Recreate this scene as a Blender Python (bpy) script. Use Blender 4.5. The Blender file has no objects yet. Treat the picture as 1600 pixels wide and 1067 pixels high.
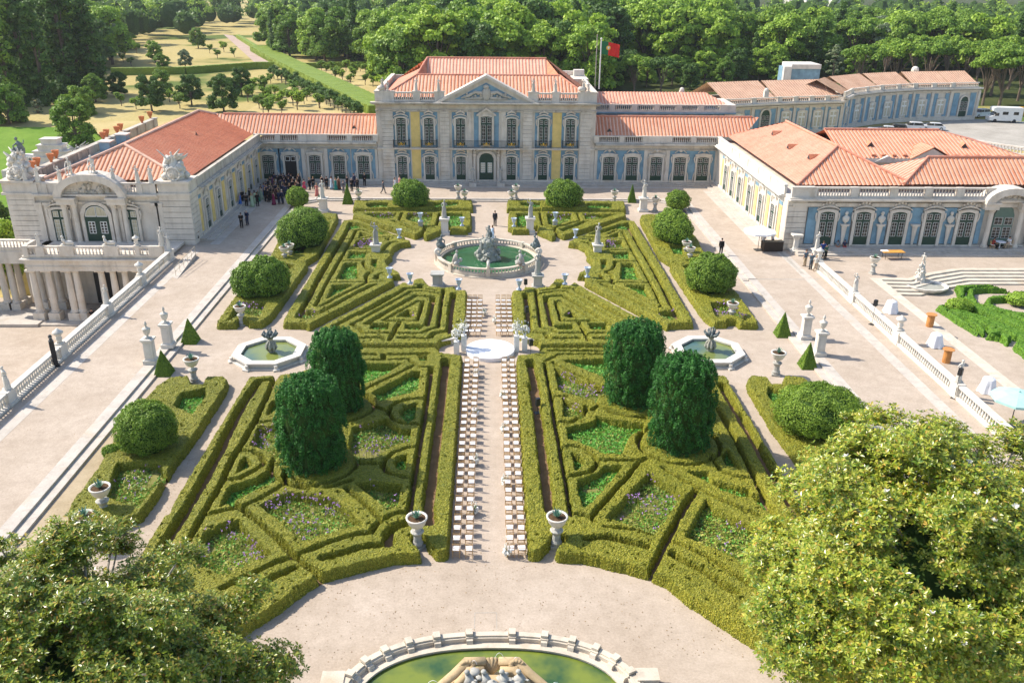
import bpy, math, random
import numpy as np
from mathutils import Vector, Matrix
PI = math.pi; R = math.radians
SC = bpy.context.scene
COL = SC.collection
rng = np.random.default_rng(7); random.seed(7)

# ------------------------------------------------------------------ camera
FPX, CX, CY, HCAM, VPX, VPY = 1345.0, 800.0, 533.5, 27.5, 767.0, -42.0
_d = np.array([VPX-CX, CY-VPY, -FPX]); _d /= np.linalg.norm(_d)
_x = np.cross(_d, [0, 1, 0]); _x /= np.linalg.norm(_x)
_z = np.cross(_x, _d)
RW = np.array([_x, _d, _z])                 # rows: world axes seen in camera axes
cd = bpy.data.cameras.new('camera'); cam = bpy.data.objects.new('camera', cd); COL.objects.link(cam)
cd.sensor_width = 36.0; cd.lens = 36.0*FPX/1600.0; cd.clip_start = 0.5; cd.clip_end = 6000
_m = Matrix([list(RW[0]), list(RW[1]), list(RW[2])]).to_4x4(); _m.translation = Vector((0, 0, HCAM))
cam.matrix_world = _m
SC.camera = cam
# ------------------------------------------------------------------ sky, sun, exposure
SUN_EL, SUN_AZ = 44.0, 20.0                 # shadows fall to +X, 20 degrees towards the viewer
w = bpy.data.worlds.new('World'); SC.world = w; w.use_nodes = True
nt = w.node_tree; bgn = nt.nodes['Background']
sky = nt.nodes.new('ShaderNodeTexSky'); sky.sky_type = 'NISHITA'; sky.sun_disc = False
sky.sun_elevation = R(SUN_EL)
to_sun = Vector((-math.cos(R(SUN_AZ)), math.sin(R(SUN_AZ)), 0))
sky.sun_rotation = math.atan2(to_sun.x, to_sun.y)
sky.air_density = 1.0; sky.dust_density = 1.2; sky.ozone_density = 1.0
nt.links.new(sky.outputs[0], bgn.inputs[0]); bgn.inputs[1].default_value = 0.15
ld = bpy.data.lights.new('sun', 'SUN'); ld.energy = 4.3; ld.angle = R(0.55); ld.color = (1.0, 0.925, 0.82)
lo = bpy.data.objects.new('sun', ld); COL.objects.link(lo)
sd = Vector((to_sun.x*math.cos(R(SUN_EL)), to_sun.y*math.cos(R(SUN_EL)), math.sin(R(SUN_EL))))
lo.rotation_euler = sd.to_track_quat('Z', 'Y').to_euler(); lo.location = (0, 0, 80)
SC.view_settings.view_transform = 'Standard'; SC.view_settings.look = 'None'
SC.view_settings.exposure = 0.72; SC.view_settings.gamma = 1.0

# ------------------------------------------------------------------ photo pixel -> point in the place
def ray(x, y): return RW @ np.array([x-CX, -(y-CY), -FPX])
def G(x, y, z=0.0):
    r = ray(x, y); t = (z-HCAM)/r[2]; return np.array([r[0]*t, r[1]*t, z])
def VY(x, y, Y):
    r = ray(x, y); t = Y/r[1]; return np.array([r[0]*t, Y, HCAM+r[2]*t])
def VX(x, y, X):
    r = ray(x, y); t = X/r[0]; return np.array([X, r[1]*t, HCAM+r[2]*t])
def PX(p):
    c = RW.T @ (np.array(p, float)-np.array([0, 0, HCAM])); return CX+FPX*c[0]/-c[2], CY-FPX*c[1]/-c[2]

# ------------------------------------------------------------------ object helpers
def nameobj(name, data): 
    o = bpy.data.objects.new(name, data); COL.objects.link(o); return o
def tag(o, label=None, cat=None, group=None, kind=None):
    if label: o['label'] = label
    if cat: o['category'] = cat
    if group: o['group'] = group
    if kind: o['kind'] = kind
    return o
def empty(name, loc, rz=0, label=None, cat=None, group=None, s=1.0):
    o = nameobj(name, None); o.location = tuple(float(a) for a in loc); o.rotation_euler = (0, 0, rz); o.scale = (s, s, s)
    o.empty_display_size = 0.2
    return tag(o, label, cat, group)
_kids = {}
def setp(o, p):
    o.parent = p; _kids.setdefault(p.name, []).append(o); return o
def copytree(o, parent=None):
    c = o.copy(); COL.objects.link(c)
    if parent is not None: setp(c, parent)
    for ch in list(_kids.get(o.name, [])): copytree(ch, c)
    return c
def place(proto, used, loc, rz=0, s=1.0, label=None, cat=None, group=None):
    """first call moves the prototype itself, later calls copy it with its parts"""
    if used.get(proto.name): o = copytree(proto)
    else: used[proto.name] = 1; o = proto
    o.location = tuple(float(a) for a in loc); o.rotation_euler = (0, 0, rz)
    o.scale = (s, s, s) if np.isscalar(s) else s
    return tag(o, label, cat, group)
USED = {}

class MB:
    def __init__(self): self.v = []; self.f = []; self.m = []; self.n = 0; self.ch = []
    def add(self, v, f, m=0):
        v = np.asarray(v, float).reshape(-1, 3); self.ch.append((len(self.v), len(self.f)))
        if len(f) == 0: self.v.append(v); self.n += len(v); return self
        if isinstance(f, np.ndarray): self.f.append(f+self.n); self.m.append(np.full(len(f), m))
        else:
            by = {}
            for q in f: by.setdefault(len(q), []).append(q)
            for k, a in by.items(): self.f.append(np.array(a, int)+self.n); self.m.append(np.full(len(a), m))
        self.v.append(v); self.n += len(v); return self
    def box(self, c, s, m=0, rz=0.0, top=None, M=None):
        """centre of the base c, size s, optional scale of the top"""
        t = top if top is not None else (1, 1)
        hx, hy = s[0]/2, s[1]/2
        v = np.array([(-hx, -hy, 0), (hx, -hy, 0), (hx, hy, 0), (-hx, hy, 0), (-hx*t[0], -hy*t[1], s[2]), (hx*t[0], -hy*t[1], s[2]), (hx*t[0], hy*t[1], s[2]), (-hx*t[0], hy*t[1], s[2])], float)
        if rz: ca, sa = math.cos(rz), math.sin(rz); v[:, :2] = v[:, :2] @ np.array([[ca, sa], [-sa, ca]])
        v = v+np.array(c)
        if M is not None: v = xf(M, v)
        return self.add(v, [(0, 3, 2, 1), (4, 5, 6, 7), (0, 1, 5, 4), (1, 2, 6, 5), (2, 3, 7, 6), (3, 0, 4, 7)], m)
    def prism(self, poly, z0, z1, m=0, cap0=True):
        n = len(poly); a = [(p[0], p[1], z0) for p in poly]+[(p[0], p[1], z1) for p in poly]
        ar = sum(poly[i][0]*poly[(i+1) % n][1]-poly[(i+1) % n][0]*poly[i][1] for i in range(n))
        s = 1 if ar > 0 else -1
        f = [tuple(range(n, 2*n))[::s]]
        if cap0: f.append(tuple(range(n))[::-s])
        for i in range(n):
            j = (i+1) % n; q = (i, j, n+j, n+i); f.append(q[::s])
        return self.add(a, f, m)
    def lathe(self, prof, seg=16, o=(0, 0, 0), m=0, sx=1, sy=1, rz=0, square=False):
        v = []; k = 4 if square else seg
        for r, z in prof:
            for i in range(k):
                a = 2*PI*(i+(0.5 if square else 0))/k+rz; rr = r*(math.sqrt(2) if square else 1)
                v.append((o[0]+rr*math.cos(a)*sx, o[1]+rr*math.sin(a)*sy, o[2]+z))
        f = []
        for j in range(len(prof)-1):
            for i in range(k):
                i2 = (i+1) % k; f.append((j*k+i, j*k+i2, (j+1)*k+i2, (j+1)*k+i))
        f.append(tuple(range(k))[::-1]); f.append(tuple((len(prof)-1)*k+i for i in range(k)))
        return self.add(v, f, m)
    def tube(self, path, rad, seg=8, m=0, flat=1.0):
        P = [np.array(p, float) for p in path]; n = len(P)
        rad = [rad]*n if np.isscalar(rad) else rad
        v = []; up = np.array([0, 0, 1.0]); prev = None
        for i in range(n):
            d = P[min(i+1, n-1)]-P[max(i-1, 0)]; d /= (np.linalg.norm(d)+1e-9)
            a = np.cross(d, up) if prev is None else prev-d*np.dot(prev, d)
            if np.linalg.norm(a) < 1e-3: a = np.cross(d, [1, 0.01, 0])
            a /= np.linalg.norm(a); prev = a; b = np.cross(d, a)
            for k in range(seg):
                t = 2*PI*k/seg; v.append(P[i]+rad[i]*(math.cos(t)*a+flat*math.sin(t)*b))
        f = []
        for j in range(n-1):
            for i in range(seg):
                i2 = (i+1) % seg; f.append((j*seg+i, (j+1)*seg+i, (j+1)*seg+i2, j*seg+i2))
        f.append(tuple(range(seg))); f.append(tuple((n-1)*seg+i for i in range(seg))[::-1])
        return self.add(v, f, m)
    def ball(self, c, r, seg=10, rings=7, m=0, jit=0.0):
        r = (r, r, r) if np.isscalar(r) else r
        v = [(0, 0, 1)]
        for j in range(1, rings):
            t = PI*j/rings
            for i in range(seg):
                a = 2*PI*i/seg; v.append((math.sin(t)*math.cos(a), math.sin(t)*math.sin(a), math.cos(t)))
        v.append((0, 0, -1)); v = np.array(v)
        if jit: v = v*(1+jit*rng.uniform(-1, 1, (len(v), 1)))
        f = [(0, 1+i, 1+(i+1) % seg) for i in range(seg)]
        for j in range(rings-2):
            b = 1+j*seg
            for i in range(seg): i2 = (i+1) % seg; f.append((b+i, b+seg+i, b+seg+i2, b+i2))
        b = 1+(rings-2)*seg; L = len(v)-1
        f += [(b+i, L, b+(i+1) % seg) for i in range(seg)]
        return self.add(v*np.array(r)+np.array(c), f, m)
    def merge(self, o, off=(0, 0, 0), Mx=None, mi=None):
        k = self.n; a_, b_ = len(self.v), len(self.f); self.ch += [(a_+i, b_+j) for i, j in o.ch]
        for v in o.v: self.v.append((xf(Mx, v) if Mx is not None else v)+np.array(off))
        self.f += [f+k for f in o.f]; self.m += (o.m if mi is None else [m*0+mi for m in o.m]); self.n += o.n; return self
    def split(self, key):
        """pieces of this mesh grouped by key(centre of piece)"""
        out = {}; ends = self.ch[1:]+[(len(self.v), len(self.f))]; offs = np.cumsum([0]+[len(v) for v in self.v])
        for (a, b), (a2, b2) in zip(self.ch, ends):
            if a2 == a or b2 == b: continue
            V = np.concatenate(self.v[a:a2]); c = (V.min(0)+V.max(0))/2; q = out.setdefault(key(c), MB()); q.ch.append((len(q.v), len(q.f)))
            q.v.append(V); q.f += [f-offs[a]+q.n for f in self.f[b:b2]]; q.m += self.m[b:b2]; q.n += len(V)
        return [out[k] for k in sorted(out)]
    def build(self, name, mats, parent=None, smooth=False):
        me = bpy.data.meshes.new(name)
        V = np.concatenate(self.v) if self.v else np.zeros((0, 3))
        F = self.f
        tot = np.concatenate([np.full(len(a), a.shape[1]) for a in F]); loops = np.concatenate([a.ravel() for a in F])
        me.vertices.add(len(V)); me.vertices.foreach_set('co', V.astype(np.float32).ravel())
        me.loops.add(len(loops)); me.loops.foreach_set('vertex_index', loops.astype(np.int32))
        me.polygons.add(len(tot)); st = np.concatenate([[0], np.cumsum(tot)[:-1]])
        me.polygons.foreach_set('loop_start', st.astype(np.int32)); me.polygons.foreach_set('loop_total', tot.astype(np.int32))
        me.polygons.foreach_set('material_index', np.concatenate(self.m).astype(np.int32))
        me.polygons.foreach_set('use_smooth', np.full(len(tot), bool(smooth)))
        me.update(calc_edges=True)
        for mm in (mats if isinstance(mats, (list, tuple)) else [mats]): me.materials.append(mm)
        o = nameobj(name, me)
        if parent is not None: setp(o, parent)
        return o
def xf(M, v):
    M = np.array(M); v = np.asarray(v, float); return v @ M[:3, :3].T+M[:3, 3]

# ------------------------------------------------------------------ materials
def ramp(nt, fac, stops):
    r = nt.nodes.new('ShaderNodeValToRGB'); e = r.color_ramp.elements
    while len(e) < len(stops): e.new(0.5)
    for i, (p, c) in enumerate(stops): e[i].position = p; e[i].color = (c[0], c[1], c[2], 1)
    nt.links.new(fac, r.inputs[0]); return r.outputs[0]
def newmat(name, rough=0.8, spec=0.3, metal=0.0):
    m = bpy.data.materials.new(name); m.use_nodes = True
    b = m.node_tree.nodes['Principled BSDF']; b.inputs['Roughness'].default_value = rough
    b.inputs['Specular IOR Level'].default_value = spec; b.inputs['Metallic'].default_value = metal
    return m, m.node_tree, b
def tc(nt, scale=(1, 1, 1), kind='Object', world=False):
    if world:
        t = nt.nodes.new('ShaderNodeNewGeometry'); o = t.outputs['Position']
    else:
        t = nt.nodes.new('ShaderNodeTexCoord'); o = t.outputs[kind]
    mp = nt.nodes.new('ShaderNodeMapping'); mp.inputs['Scale'].default_value = scale
    nt.links.new(o, mp.inputs[0]); return mp.outputs[0]
def noise(nt, vec, s, det=4, rough=0.55):
    n = nt.nodes.new('ShaderNodeTexNoise'); n.inputs['Scale'].default_value = s; n.inputs['Detail'].default_value = det; n.inputs['Roughness'].default_value = rough
    nt.links.new(vec, n.inputs['Vector']); return n.outputs['Fac']
def mixc(nt, f, a, b, mode='MIX'):
    m = nt.nodes.new('ShaderNodeMix'); m.data_type = 'RGBA'; m.blend_type = mode
    for k, x in ((0, f), (6, a), (7, b)):
        if isinstance(x, (int, float)): m.inputs[k].default_value = x
        elif isinstance(x, tuple): m.inputs[k].default_value = (*x[:3], 1)
        else: nt.links.new(x, m.inputs[k])
    return m.outputs[2]
def bump(nt, b, h, st=0.4, dist=0.02):
    n = nt.nodes.new('ShaderNodeBump'); n.inputs['Strength'].default_value = st; n.inputs['Distance'].default_value = dist
    nt.links.new(h, n.inputs['Height']); nt.links.new(n.outputs[0], b.inputs['Normal'])
def plain(name, c, rough=0.6, spec=0.4, metal=0.0, var=0.12, s=3.0):
    m, nt, b = newmat(name, rough, spec, metal)
    v = tc(nt); n = noise(nt, v, s)
    lo_ = tuple(max(0, x*(1-var)) for x in c); hi_ = tuple(x*(1+var) for x in c)
    nt.links.new(ramp(nt, n, [(0.3, lo_), (0.7, hi_)]), b.inputs['Base Color']); return m
def stone(name, c, dark=0.5, s=0.6, rough=0.85, streak=True, warm=(0.42, 0.30, 0.17)):
    m, nt, b = newmat(name, rough, 0.25)
    v = tc(nt, world=True); v2 = tc(nt, (1.6, 1.6, 0.25), world=True)
    n1 = noise(nt, v, s*1.3, 5, 0.6); n2 = noise(nt, v2, s*1.5, 6, 0.65); n3 = noise(nt, v, 14, 3)
    base = ramp(nt, n1, [(0.25, tuple(x*0.82 for x in c)), (0.55, c), (0.8, tuple(min(1, x*1.1) for x in c))])
    d = ramp(nt, n2, [(0.50, (0, 0, 0)), (0.72, (1, 1, 1))])
    mm = nt.nodes.new('ShaderNodeMath'); mm.operation = 'MULTIPLY'; mm.inputs[1].default_value = dark
    nt.links.new(d, mm.inputs[0])
    base = mixc(nt, mm.outputs[0], base, tuple(x*y for x, y in zip(c, (0.5, 0.48, 0.46))))
    w1 = ramp(nt, noise(nt, v, s*0.8, 4), [(0.58, (0, 0, 0)), (0.75, (0.45, 0.45, 0.45))])
    base = mixc(nt, w1, base, warm)
    base = mixc(nt, 0.25, base, ramp(nt, n3, [(0.3, (0.35, 0.35, 0.35)), (0.7, (0.65, 0.65, 0.65))]), 'OVERLAY')
    nt.links.new(base, b.inputs['Base Color']); bump(nt, b, n3, 0.35, 0.02); return m
def leafmat(name, cols, rough=0.5, spec=0.35, scale=0.0, trans=0.25, yellow=None, gloss=None):
    """leaf colours vary from leaf to leaf (random per face island)"""
    m, nt, b = newmat(name, rough, spec)
    g = nt.nodes.new('ShaderNodeNewGeometry'); rnd = g.outputs['Random Per Island']
    k = len(cols); c = ramp(nt, rnd, [(i/(k-1), cols[i]) for i in range(k)])
    n = noise(nt, tc(nt, world=True), 0.35 if not scale else scale, 3)
    c = mixc(nt, 0.7, c, ramp(nt, n, [(0.3, (0.36, 0.40, 0.34)), (0.7, (0.66, 0.64, 0.58))]), 'OVERLAY')
    oi = nt.nodes.new('ShaderNodeObjectInfo')
    c = mixc(nt, 0.30, c, ramp(nt, oi.outputs['Random'], [(0, (0.30, 0.38, 0.30)), (0.5, (0.5, 0.5, 0.5)), (1, (0.72, 0.66, 0.45))]), 'OVERLAY')
    nt.links.new(c, b.inputs['Base Color'])
    if trans:
        tr = nt.nodes.new('ShaderNodeBsdfTranslucent'); nt.links.new(c, tr.inputs[0])
        ms = nt.nodes.new('ShaderNodeMixShader'); ms.inputs[0].default_value = trans
        nt.links.new(b.outputs[0], ms.inputs[1]); nt.links.new(tr.outputs[0], ms.inputs[2])
        nt.links.new(ms.outputs[0], nt.nodes['Material Output'].inputs[0])
    return m
M = {}
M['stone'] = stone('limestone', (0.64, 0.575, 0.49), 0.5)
M['stone_shade'] = stone('weathered_shaded_stone', (0.50, 0.455, 0.385), 1.0)  # darker copy for shaded facades: weathering, with shade put into the colour
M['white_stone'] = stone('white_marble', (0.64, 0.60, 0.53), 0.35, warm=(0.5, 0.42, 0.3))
M['grey_stone'] = stone('lichen_stone', (0.42, 0.41, 0.37), 0.9)
M['lead'] = stone('leaden_grey', (0.16, 0.19, 0.19), 0.5, warm=(0.12, 0.13, 0.12))
M['rim'] = stone('basin_stone', (0.58, 0.51, 0.41), 0.45)
M['rock'] = stone('fountain_rock', (0.34, 0.34, 0.29), 0.9)
M['ochre'] = plain('ochre_plaster', (0.70, 0.52, 0.19), 0.85, 0.2, var=0.13, s=1.2)
M['ochre_pale'] = plain('pale_ochre_plaster', (0.66, 0.47, 0.22), 0.85, 0.2, var=0.15, s=1.2)
M['blue'] = plain('blue_plaster', (0.19, 0.31, 0.39), 0.85, 0.2, var=0.24, s=0.9)
M['green'] = plain('dark_green_paint', (0.012, 0.045, 0.028), 0.45, 0.4)
M['green_mid'] = plain('faded_green_paint', (0.09, 0.15, 0.12), 0.5, 0.4)
M['white'] = plain('white_paint', (0.72, 0.71, 0.67), 0.5, 0.4, var=0.05)
M['iron'] = plain('black_iron', (0.03, 0.035, 0.035), 0.5, 0.5)
M['gold'] = plain('gilding', (0.75, 0.47, 0.08), 0.35, 0.5, metal=0.6)
M['black'] = plain('black_plastic', (0.015, 0.015, 0.017), 0.45, 0.4)
M['terracotta'] = plain('terracotta', (0.52, 0.19, 0.08), 0.8, 0.2)
M['soil'] = plain('potting_soil', (0.09, 0.055, 0.03), 0.95, 0.1, var=0.4, s=8)
M['cloth'] = plain('white_linen', (0.80, 0.79, 0.80), 0.8, 0.2, var=0.04)
M['goldwood'] = plain('gold_lacquered_wood', (0.50, 0.31, 0.13), 0.4, 0.4)
M['barrel'] = plain('orange_stained_wood', (0.48, 0.21, 0.06), 0.5, 0.3, var=0.25)
M['teal'] = plain('pale_teal_canvas', (0.36, 0.58, 0.53), 0.8, 0.2, var=0.06)
M['railing'] = plain('sandy_painted_steel', (0.45, 0.38, 0.27), 0.5, 0.4)
def m_glass():
    m, nt, b = newmat('window_glass', 0.25, 0.3)
    oi = nt.nodes.new('ShaderNodeObjectInfo'); v = tc(nt)
    n = noise(nt, v, 1.8, 2)
    c = ramp(nt, n, [(0.35, (0.015, 0.017, 0.016)), (0.56, (0.04, 0.035, 0.03)), (0.70, (0.24, 0.19, 0.13))])
    nt.links.new(c, b.inputs['Base Color']); return m
M['glass'] = m_glass()
def m_curtain():
    m, nt, b = newmat('curtained_glass', 0.25, 0.5)
    v = tc(nt, (18, 1, 1)); n = noise(nt, v, 1.0, 2)
    nt.links.new(ramp(nt, n, [(0.3, (0.36, 0.32, 0.22)), (0.7, (0.55, 0.50, 0.36))]), b.inputs['Base Color']); return m
M['curtain'] = m_curtain()
def m_gravel(name, a, b_, s=0.25):
    m, nt, b = newmat(name, 0.95, 0.1)
    v = tc(nt, world=True); n1 = noise(nt, v, s, 6, 0.6); n2 = noise(nt, v, 9, 4, 0.7); n3 = noise(nt, v, 1.6, 4)
    c = ramp(nt, n1, [(0.3, a), (0.7, b_)])
    c = mixc(nt, 0.45, c, ramp(nt, n2, [(0.25, (0.32, 0.31, 0.30)), (0.75, (0.68, 0.68, 0.68))]), 'OVERLAY')
    c = mixc(nt, 0.35, c, ramp(nt, n3, [(0.3, (0.38, 0.37, 0.36)), (0.7, (0.6, 0.6, 0.61))]), 'OVERLAY')
    st = noise(nt, tc(nt, (0.25, 1.3, 1), world=True), 0.7, 5, 0.7)
    c = mixc(nt, ramp(nt, st, [(0.58, (0, 0, 0)), (0.78, (0.35, 0.35, 0.35))]), c, tuple(x*0.72 for x in a))
    nt.links.new(c, b.inputs['Base Color']); bump(nt, b, n2, 0.5, 0.015); return m
M['gravel'] = m_gravel('pink_gravel', (0.385, 0.315, 0.245), (0.46, 0.385, 0.31))
M['pinkroad'] = m_gravel('pinkish_road', (0.36, 0.27, 0.22), (0.46, 0.36, 0.30))
M['dust'] = m_gravel('dusty_soil', (0.34, 0.27, 0.17), (0.44, 0.36, 0.25))
M['earth'] = m_gravel('bed_earth', (0.16, 0.095, 0.05), (0.25, 0.16, 0.09), 1.2)
M['paving'] = stone('paving_stone', (0.50, 0.45, 0.39), 0.5)
M['road'] = m_gravel('forecourt_paving', (0.30, 0.28, 0.24), (0.42, 0.39, 0.34))
def m_ground():
    m, nt, b = newmat('country_ground', 0.95, 0.1)
    v = tc(nt, world=True); n1 = noise(nt, v, 0.02, 5); n2 = noise(nt, v, 1.2, 5, 0.7)
    c = ramp(nt, n1, [(0.40, (0.10, 0.14, 0.03)), (0.47, (0.40, 0.32, 0.13)), (0.7, (0.44, 0.36, 0.17))])
    c = mixc(nt, 0.6, c, ramp(nt, n2, [(0.3, (0.3, 0.33, 0.28)), (0.7, (0.65, 0.63, 0.6))]), 'OVERLAY')
    nt.links.new(c, b.inputs['Base Color']); return m
M['ground'] = m_ground()
M['drygrass'] = m_gravel('dry_grass', (0.38, 0.30, 0.12), (0.50, 0.41, 0.20), 0.12)
M['lawn'] = m_gravel('green_lawn', (0.10, 0.20, 0.02), (0.17, 0.27, 0.04), 0.2)
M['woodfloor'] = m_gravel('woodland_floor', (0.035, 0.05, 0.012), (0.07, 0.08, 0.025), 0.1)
def m_hedge(name, a, b_, c_, pit):
    m, nt, b = newmat(name, 0.6, 0.25)
    v = tc(nt, world=True)
    vo = nt.nodes.new('ShaderNodeTexVoronoi'); vo.inputs['Scale'].default_value = 13; nt.links.new(v, vo.inputs['Vector'])
    sep = nt.nodes.new('ShaderNodeSeparateColor'); nt.links.new(vo.outputs['Color'], sep.inputs[0])
    c = ramp(nt, sep.outputs[0], [(0.0, a), (0.5, b_), (1.0, c_)])
    n = noise(nt, v, 0.5, 4); c = mixc(nt, 0.6, c, ramp(nt, n, [(0.3, (0.38, 0.42, 0.36)), (0.7, (0.62, 0.58, 0.5))]), 'OVERLAY')
    n2 = noise(nt, v, 22, 3, 0.6)
    c = mixc(nt, ramp(nt, noise(nt, v, 2.3, 5, 0.7), [(0.62, (0, 0, 0)), (0.70, (0.75, 0.75, 0.75))]), c, pit)
    nt.links.new(c, b.inputs['Base Color']); bump(nt, b, n2, 0.9, 0.05); return m
M['box'] = m_hedge('box_hedge', (0.12, 0.125, 0.010), (0.19, 0.19, 0.016), (0.27, 0.25, 0.028), (0.08, 0.125, 0.018))
M['box_sunk'] = m_hedge('sunken_garden_hedge', (0.05, 0.13, 0.008), (0.09, 0.20, 0.012), (0.14, 0.26, 0.02), (0.08, 0.10, 0.02))
M['box_green'] = m_hedge('green_box_hedge', (0.10, 0.16, 0.015), (0.17, 0.24, 0.025), (0.24, 0.32, 0.04), (0.08, 0.12, 0.02))
def m_water(name, a, b_, s, th=0.5):
    m, nt, b = newmat(name, 0.06, 0.5)
    v = tc(nt, world=True); n = noise(nt, v, s, 4, 0.55)
    nt.links.new(ramp(nt, n, [(th-0.12, a), (th+0.1, b_)]), b.inputs['Base Color'])
    rp = noise(nt, v, 5.0, 4); bump(nt, b, rp, 0.10, 0.02); return m
M['water_green'] = m_water('green_pond_water', (0.02, 0.085, 0.035), (0.035, 0.12, 0.05), 0.35)
M['water_algae'] = m_water('algae_water', (0.035, 0.085, 0.03), (0.17, 0.21, 0.03), 0.45, 0.48)
M['water_blue'] = m_water('blue_green_water', (0.05, 0.11, 0.10), (0.18, 0.21, 0.05), 0.22)
def m_tile(name, a, b_, c_):
    m, nt, b = newmat(name, 0.8, 0.25)
    uv = nt.nodes.new('ShaderNodeTexCoord'); v = tc(nt, world=True)
    n1 = noise(nt, v, 0.5, 5, 0.6); n2 = noise(nt, v, 4.0, 3)
    c = ramp(nt, n1, [(0.25, a), (0.5, b_), (0.8, c_)])
    st = noise(nt, tc(nt, (1.2, 1.2, .15), world=True), 0.9, 6, 0.7)
    c = mixc(nt, ramp(nt, st, [(0.52, (0, 0, 0)), (0.74, (0.55, 0.55, 0.55))]), c, tuple(x*0.55+.03 for x in b_))
    wv = nt.nodes.new('ShaderNodeTexWave'); wv.wave_type = 'BANDS'; wv.bands_direction = 'Z'; wv.wave_profile = 'SAW'
    wv.inputs['Scale'].default_value = 1.1; wv.inputs['Distortion'].default_value = 0.0; nt.links.new(v, wv.inputs['Vector'])
    c = mixc(nt, ramp(nt, wv.outputs['Fac'], [(0.0, (0.5, 0.5, 0.5)), (0.12, (0, 0, 0))]), c, tuple(x*0.6 for x in a))
    c = mixc(nt, 0.4, c, ramp(nt, n2, [(0.3, (0.36, 0.36, 0.36)), (0.7, (0.64, 0.64, 0.64))]), 'OVERLAY')
    nt.links.new(c, b.inputs['Base Color']); return m
M['tile'] = m_tile('orange_roof_tile', (0.44, 0.15, 0.075), (0.55, 0.22, 0.12), (0.62, 0.30, 0.18))
M['tile_red'] = m_tile('red_roof_tile', (0.43, 0.11, 0.05), (0.52, 0.15, 0.07), (0.57, 0.20, 0.10))  # deeper red than the other tile, for one slope only
M['tile_pale'] = m_tile('pale_roof_tile', (0.55, 0.21, 0.13), (0.61, 0.26, 0.17), (0.66, 0.33, 0.23))
M['tile_old'] = m_tile('old_brown_tile', (0.33, 0.19, 0.12), (0.44, 0.27, 0.17), (0.52, 0.36, 0.25))
M['channel'] = plain('lit_mortar_channel_tile', (0.66, 0.42, 0.31), 0.85, 0.2, var=0.15, s=0.8)  # pale stripes: mortar, plus the tiles' lit sides put into the colour
M['mortar'] = plain('ridge_mortar', (0.62, 0.50, 0.42), 0.9, 0.1)
M['bark'] = plain('bark', (0.16, 0.12, 0.09), 0.9, 0.1, var=0.3, s=5)
M['bark_pale'] = plain('pale_bark', (0.36, 0.32, 0.27), 0.9, 0.1, var=0.2, s=5)
# ================================================================== ground, terraces, steps
def structure(o): o['kind'] = 'structure'; return o
XM = -0.12                                   # the garden's axis
ZT = 0.30                                    # level of the side and palace terraces
YP = 120.0                                   # palace front
def sheet(name, poly, z, mat):
    mb = MB(); mb.prism(poly, z-0.02, z, cap0=False); return structure(mb.build(name, mat))
def ground():
    xs = [-3000, -1200, -600, -300, -150, -110, -90, -75, -62, -54, -50, -42, -36, -33.2, -33.1, -32.9, 0, 60, 96, 300, 900, 3000]
    ys = [-60, 0, 30, 60, 92.9, 93.1, 99, 101, 110, 122, 130, 140, 155, 175, 200, 300, 600, 1500, 5000]
    def h(x, y):
        if x <= -33.1 and y <= 93: return -6.55
        if -33 < x < 110 and y <= 100: return -0.7
        if x < -49:
            t = max(0, min(1, (y-120)/50)); t2 = max(0, min(1, (-49-x)/30)); return -6.55*(1-t) if x < -50 else -0.06
        return -0.06
    v = [(x, y, h(x, y)) for y in ys for x in xs]; n = len(xs)
    f = [(j*n+i, j*n+i+1, (j+1)*n+i+1, (j+1)*n+i) for j in range(len(ys)-1) for i in range(n-1)]
    return structure(MB().add(v, f).build('ground', M['ground']))
ground()
YB = 110.6                                   # back step of the garden
sheet('garden_gravel', [(-24.9, -6), (24.9, -6), (24.9, YB), (-24.9, YB)], 0.0, M['gravel'])
def terrace(name, poly):
    mb = MB(); mb.prism(poly, -0.05, ZT); return structure(mb.build(name, M['gravel']))
XS, XW = 25.2, 33.0
terrace('terrace', [(-XW, -6), (-XS-0.7, -6), (-XS-0.7, YB+0.9), (XS+0.7, YB+0.9), (XS+0.7, -6), (38.2, -6), (38.2, 79.6), (41.0, 79.4), (44.0, 81.2), (46.5, 82.2), (47.5, 82.6), (57, 82.6), (60.5, 81.0), (66, 80.8), (95, 80.8), (95, 92), (31.7, 92), (31.7, 121), (-31.9, 121), (-31.9, 92), (-XW, 92)])
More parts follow.
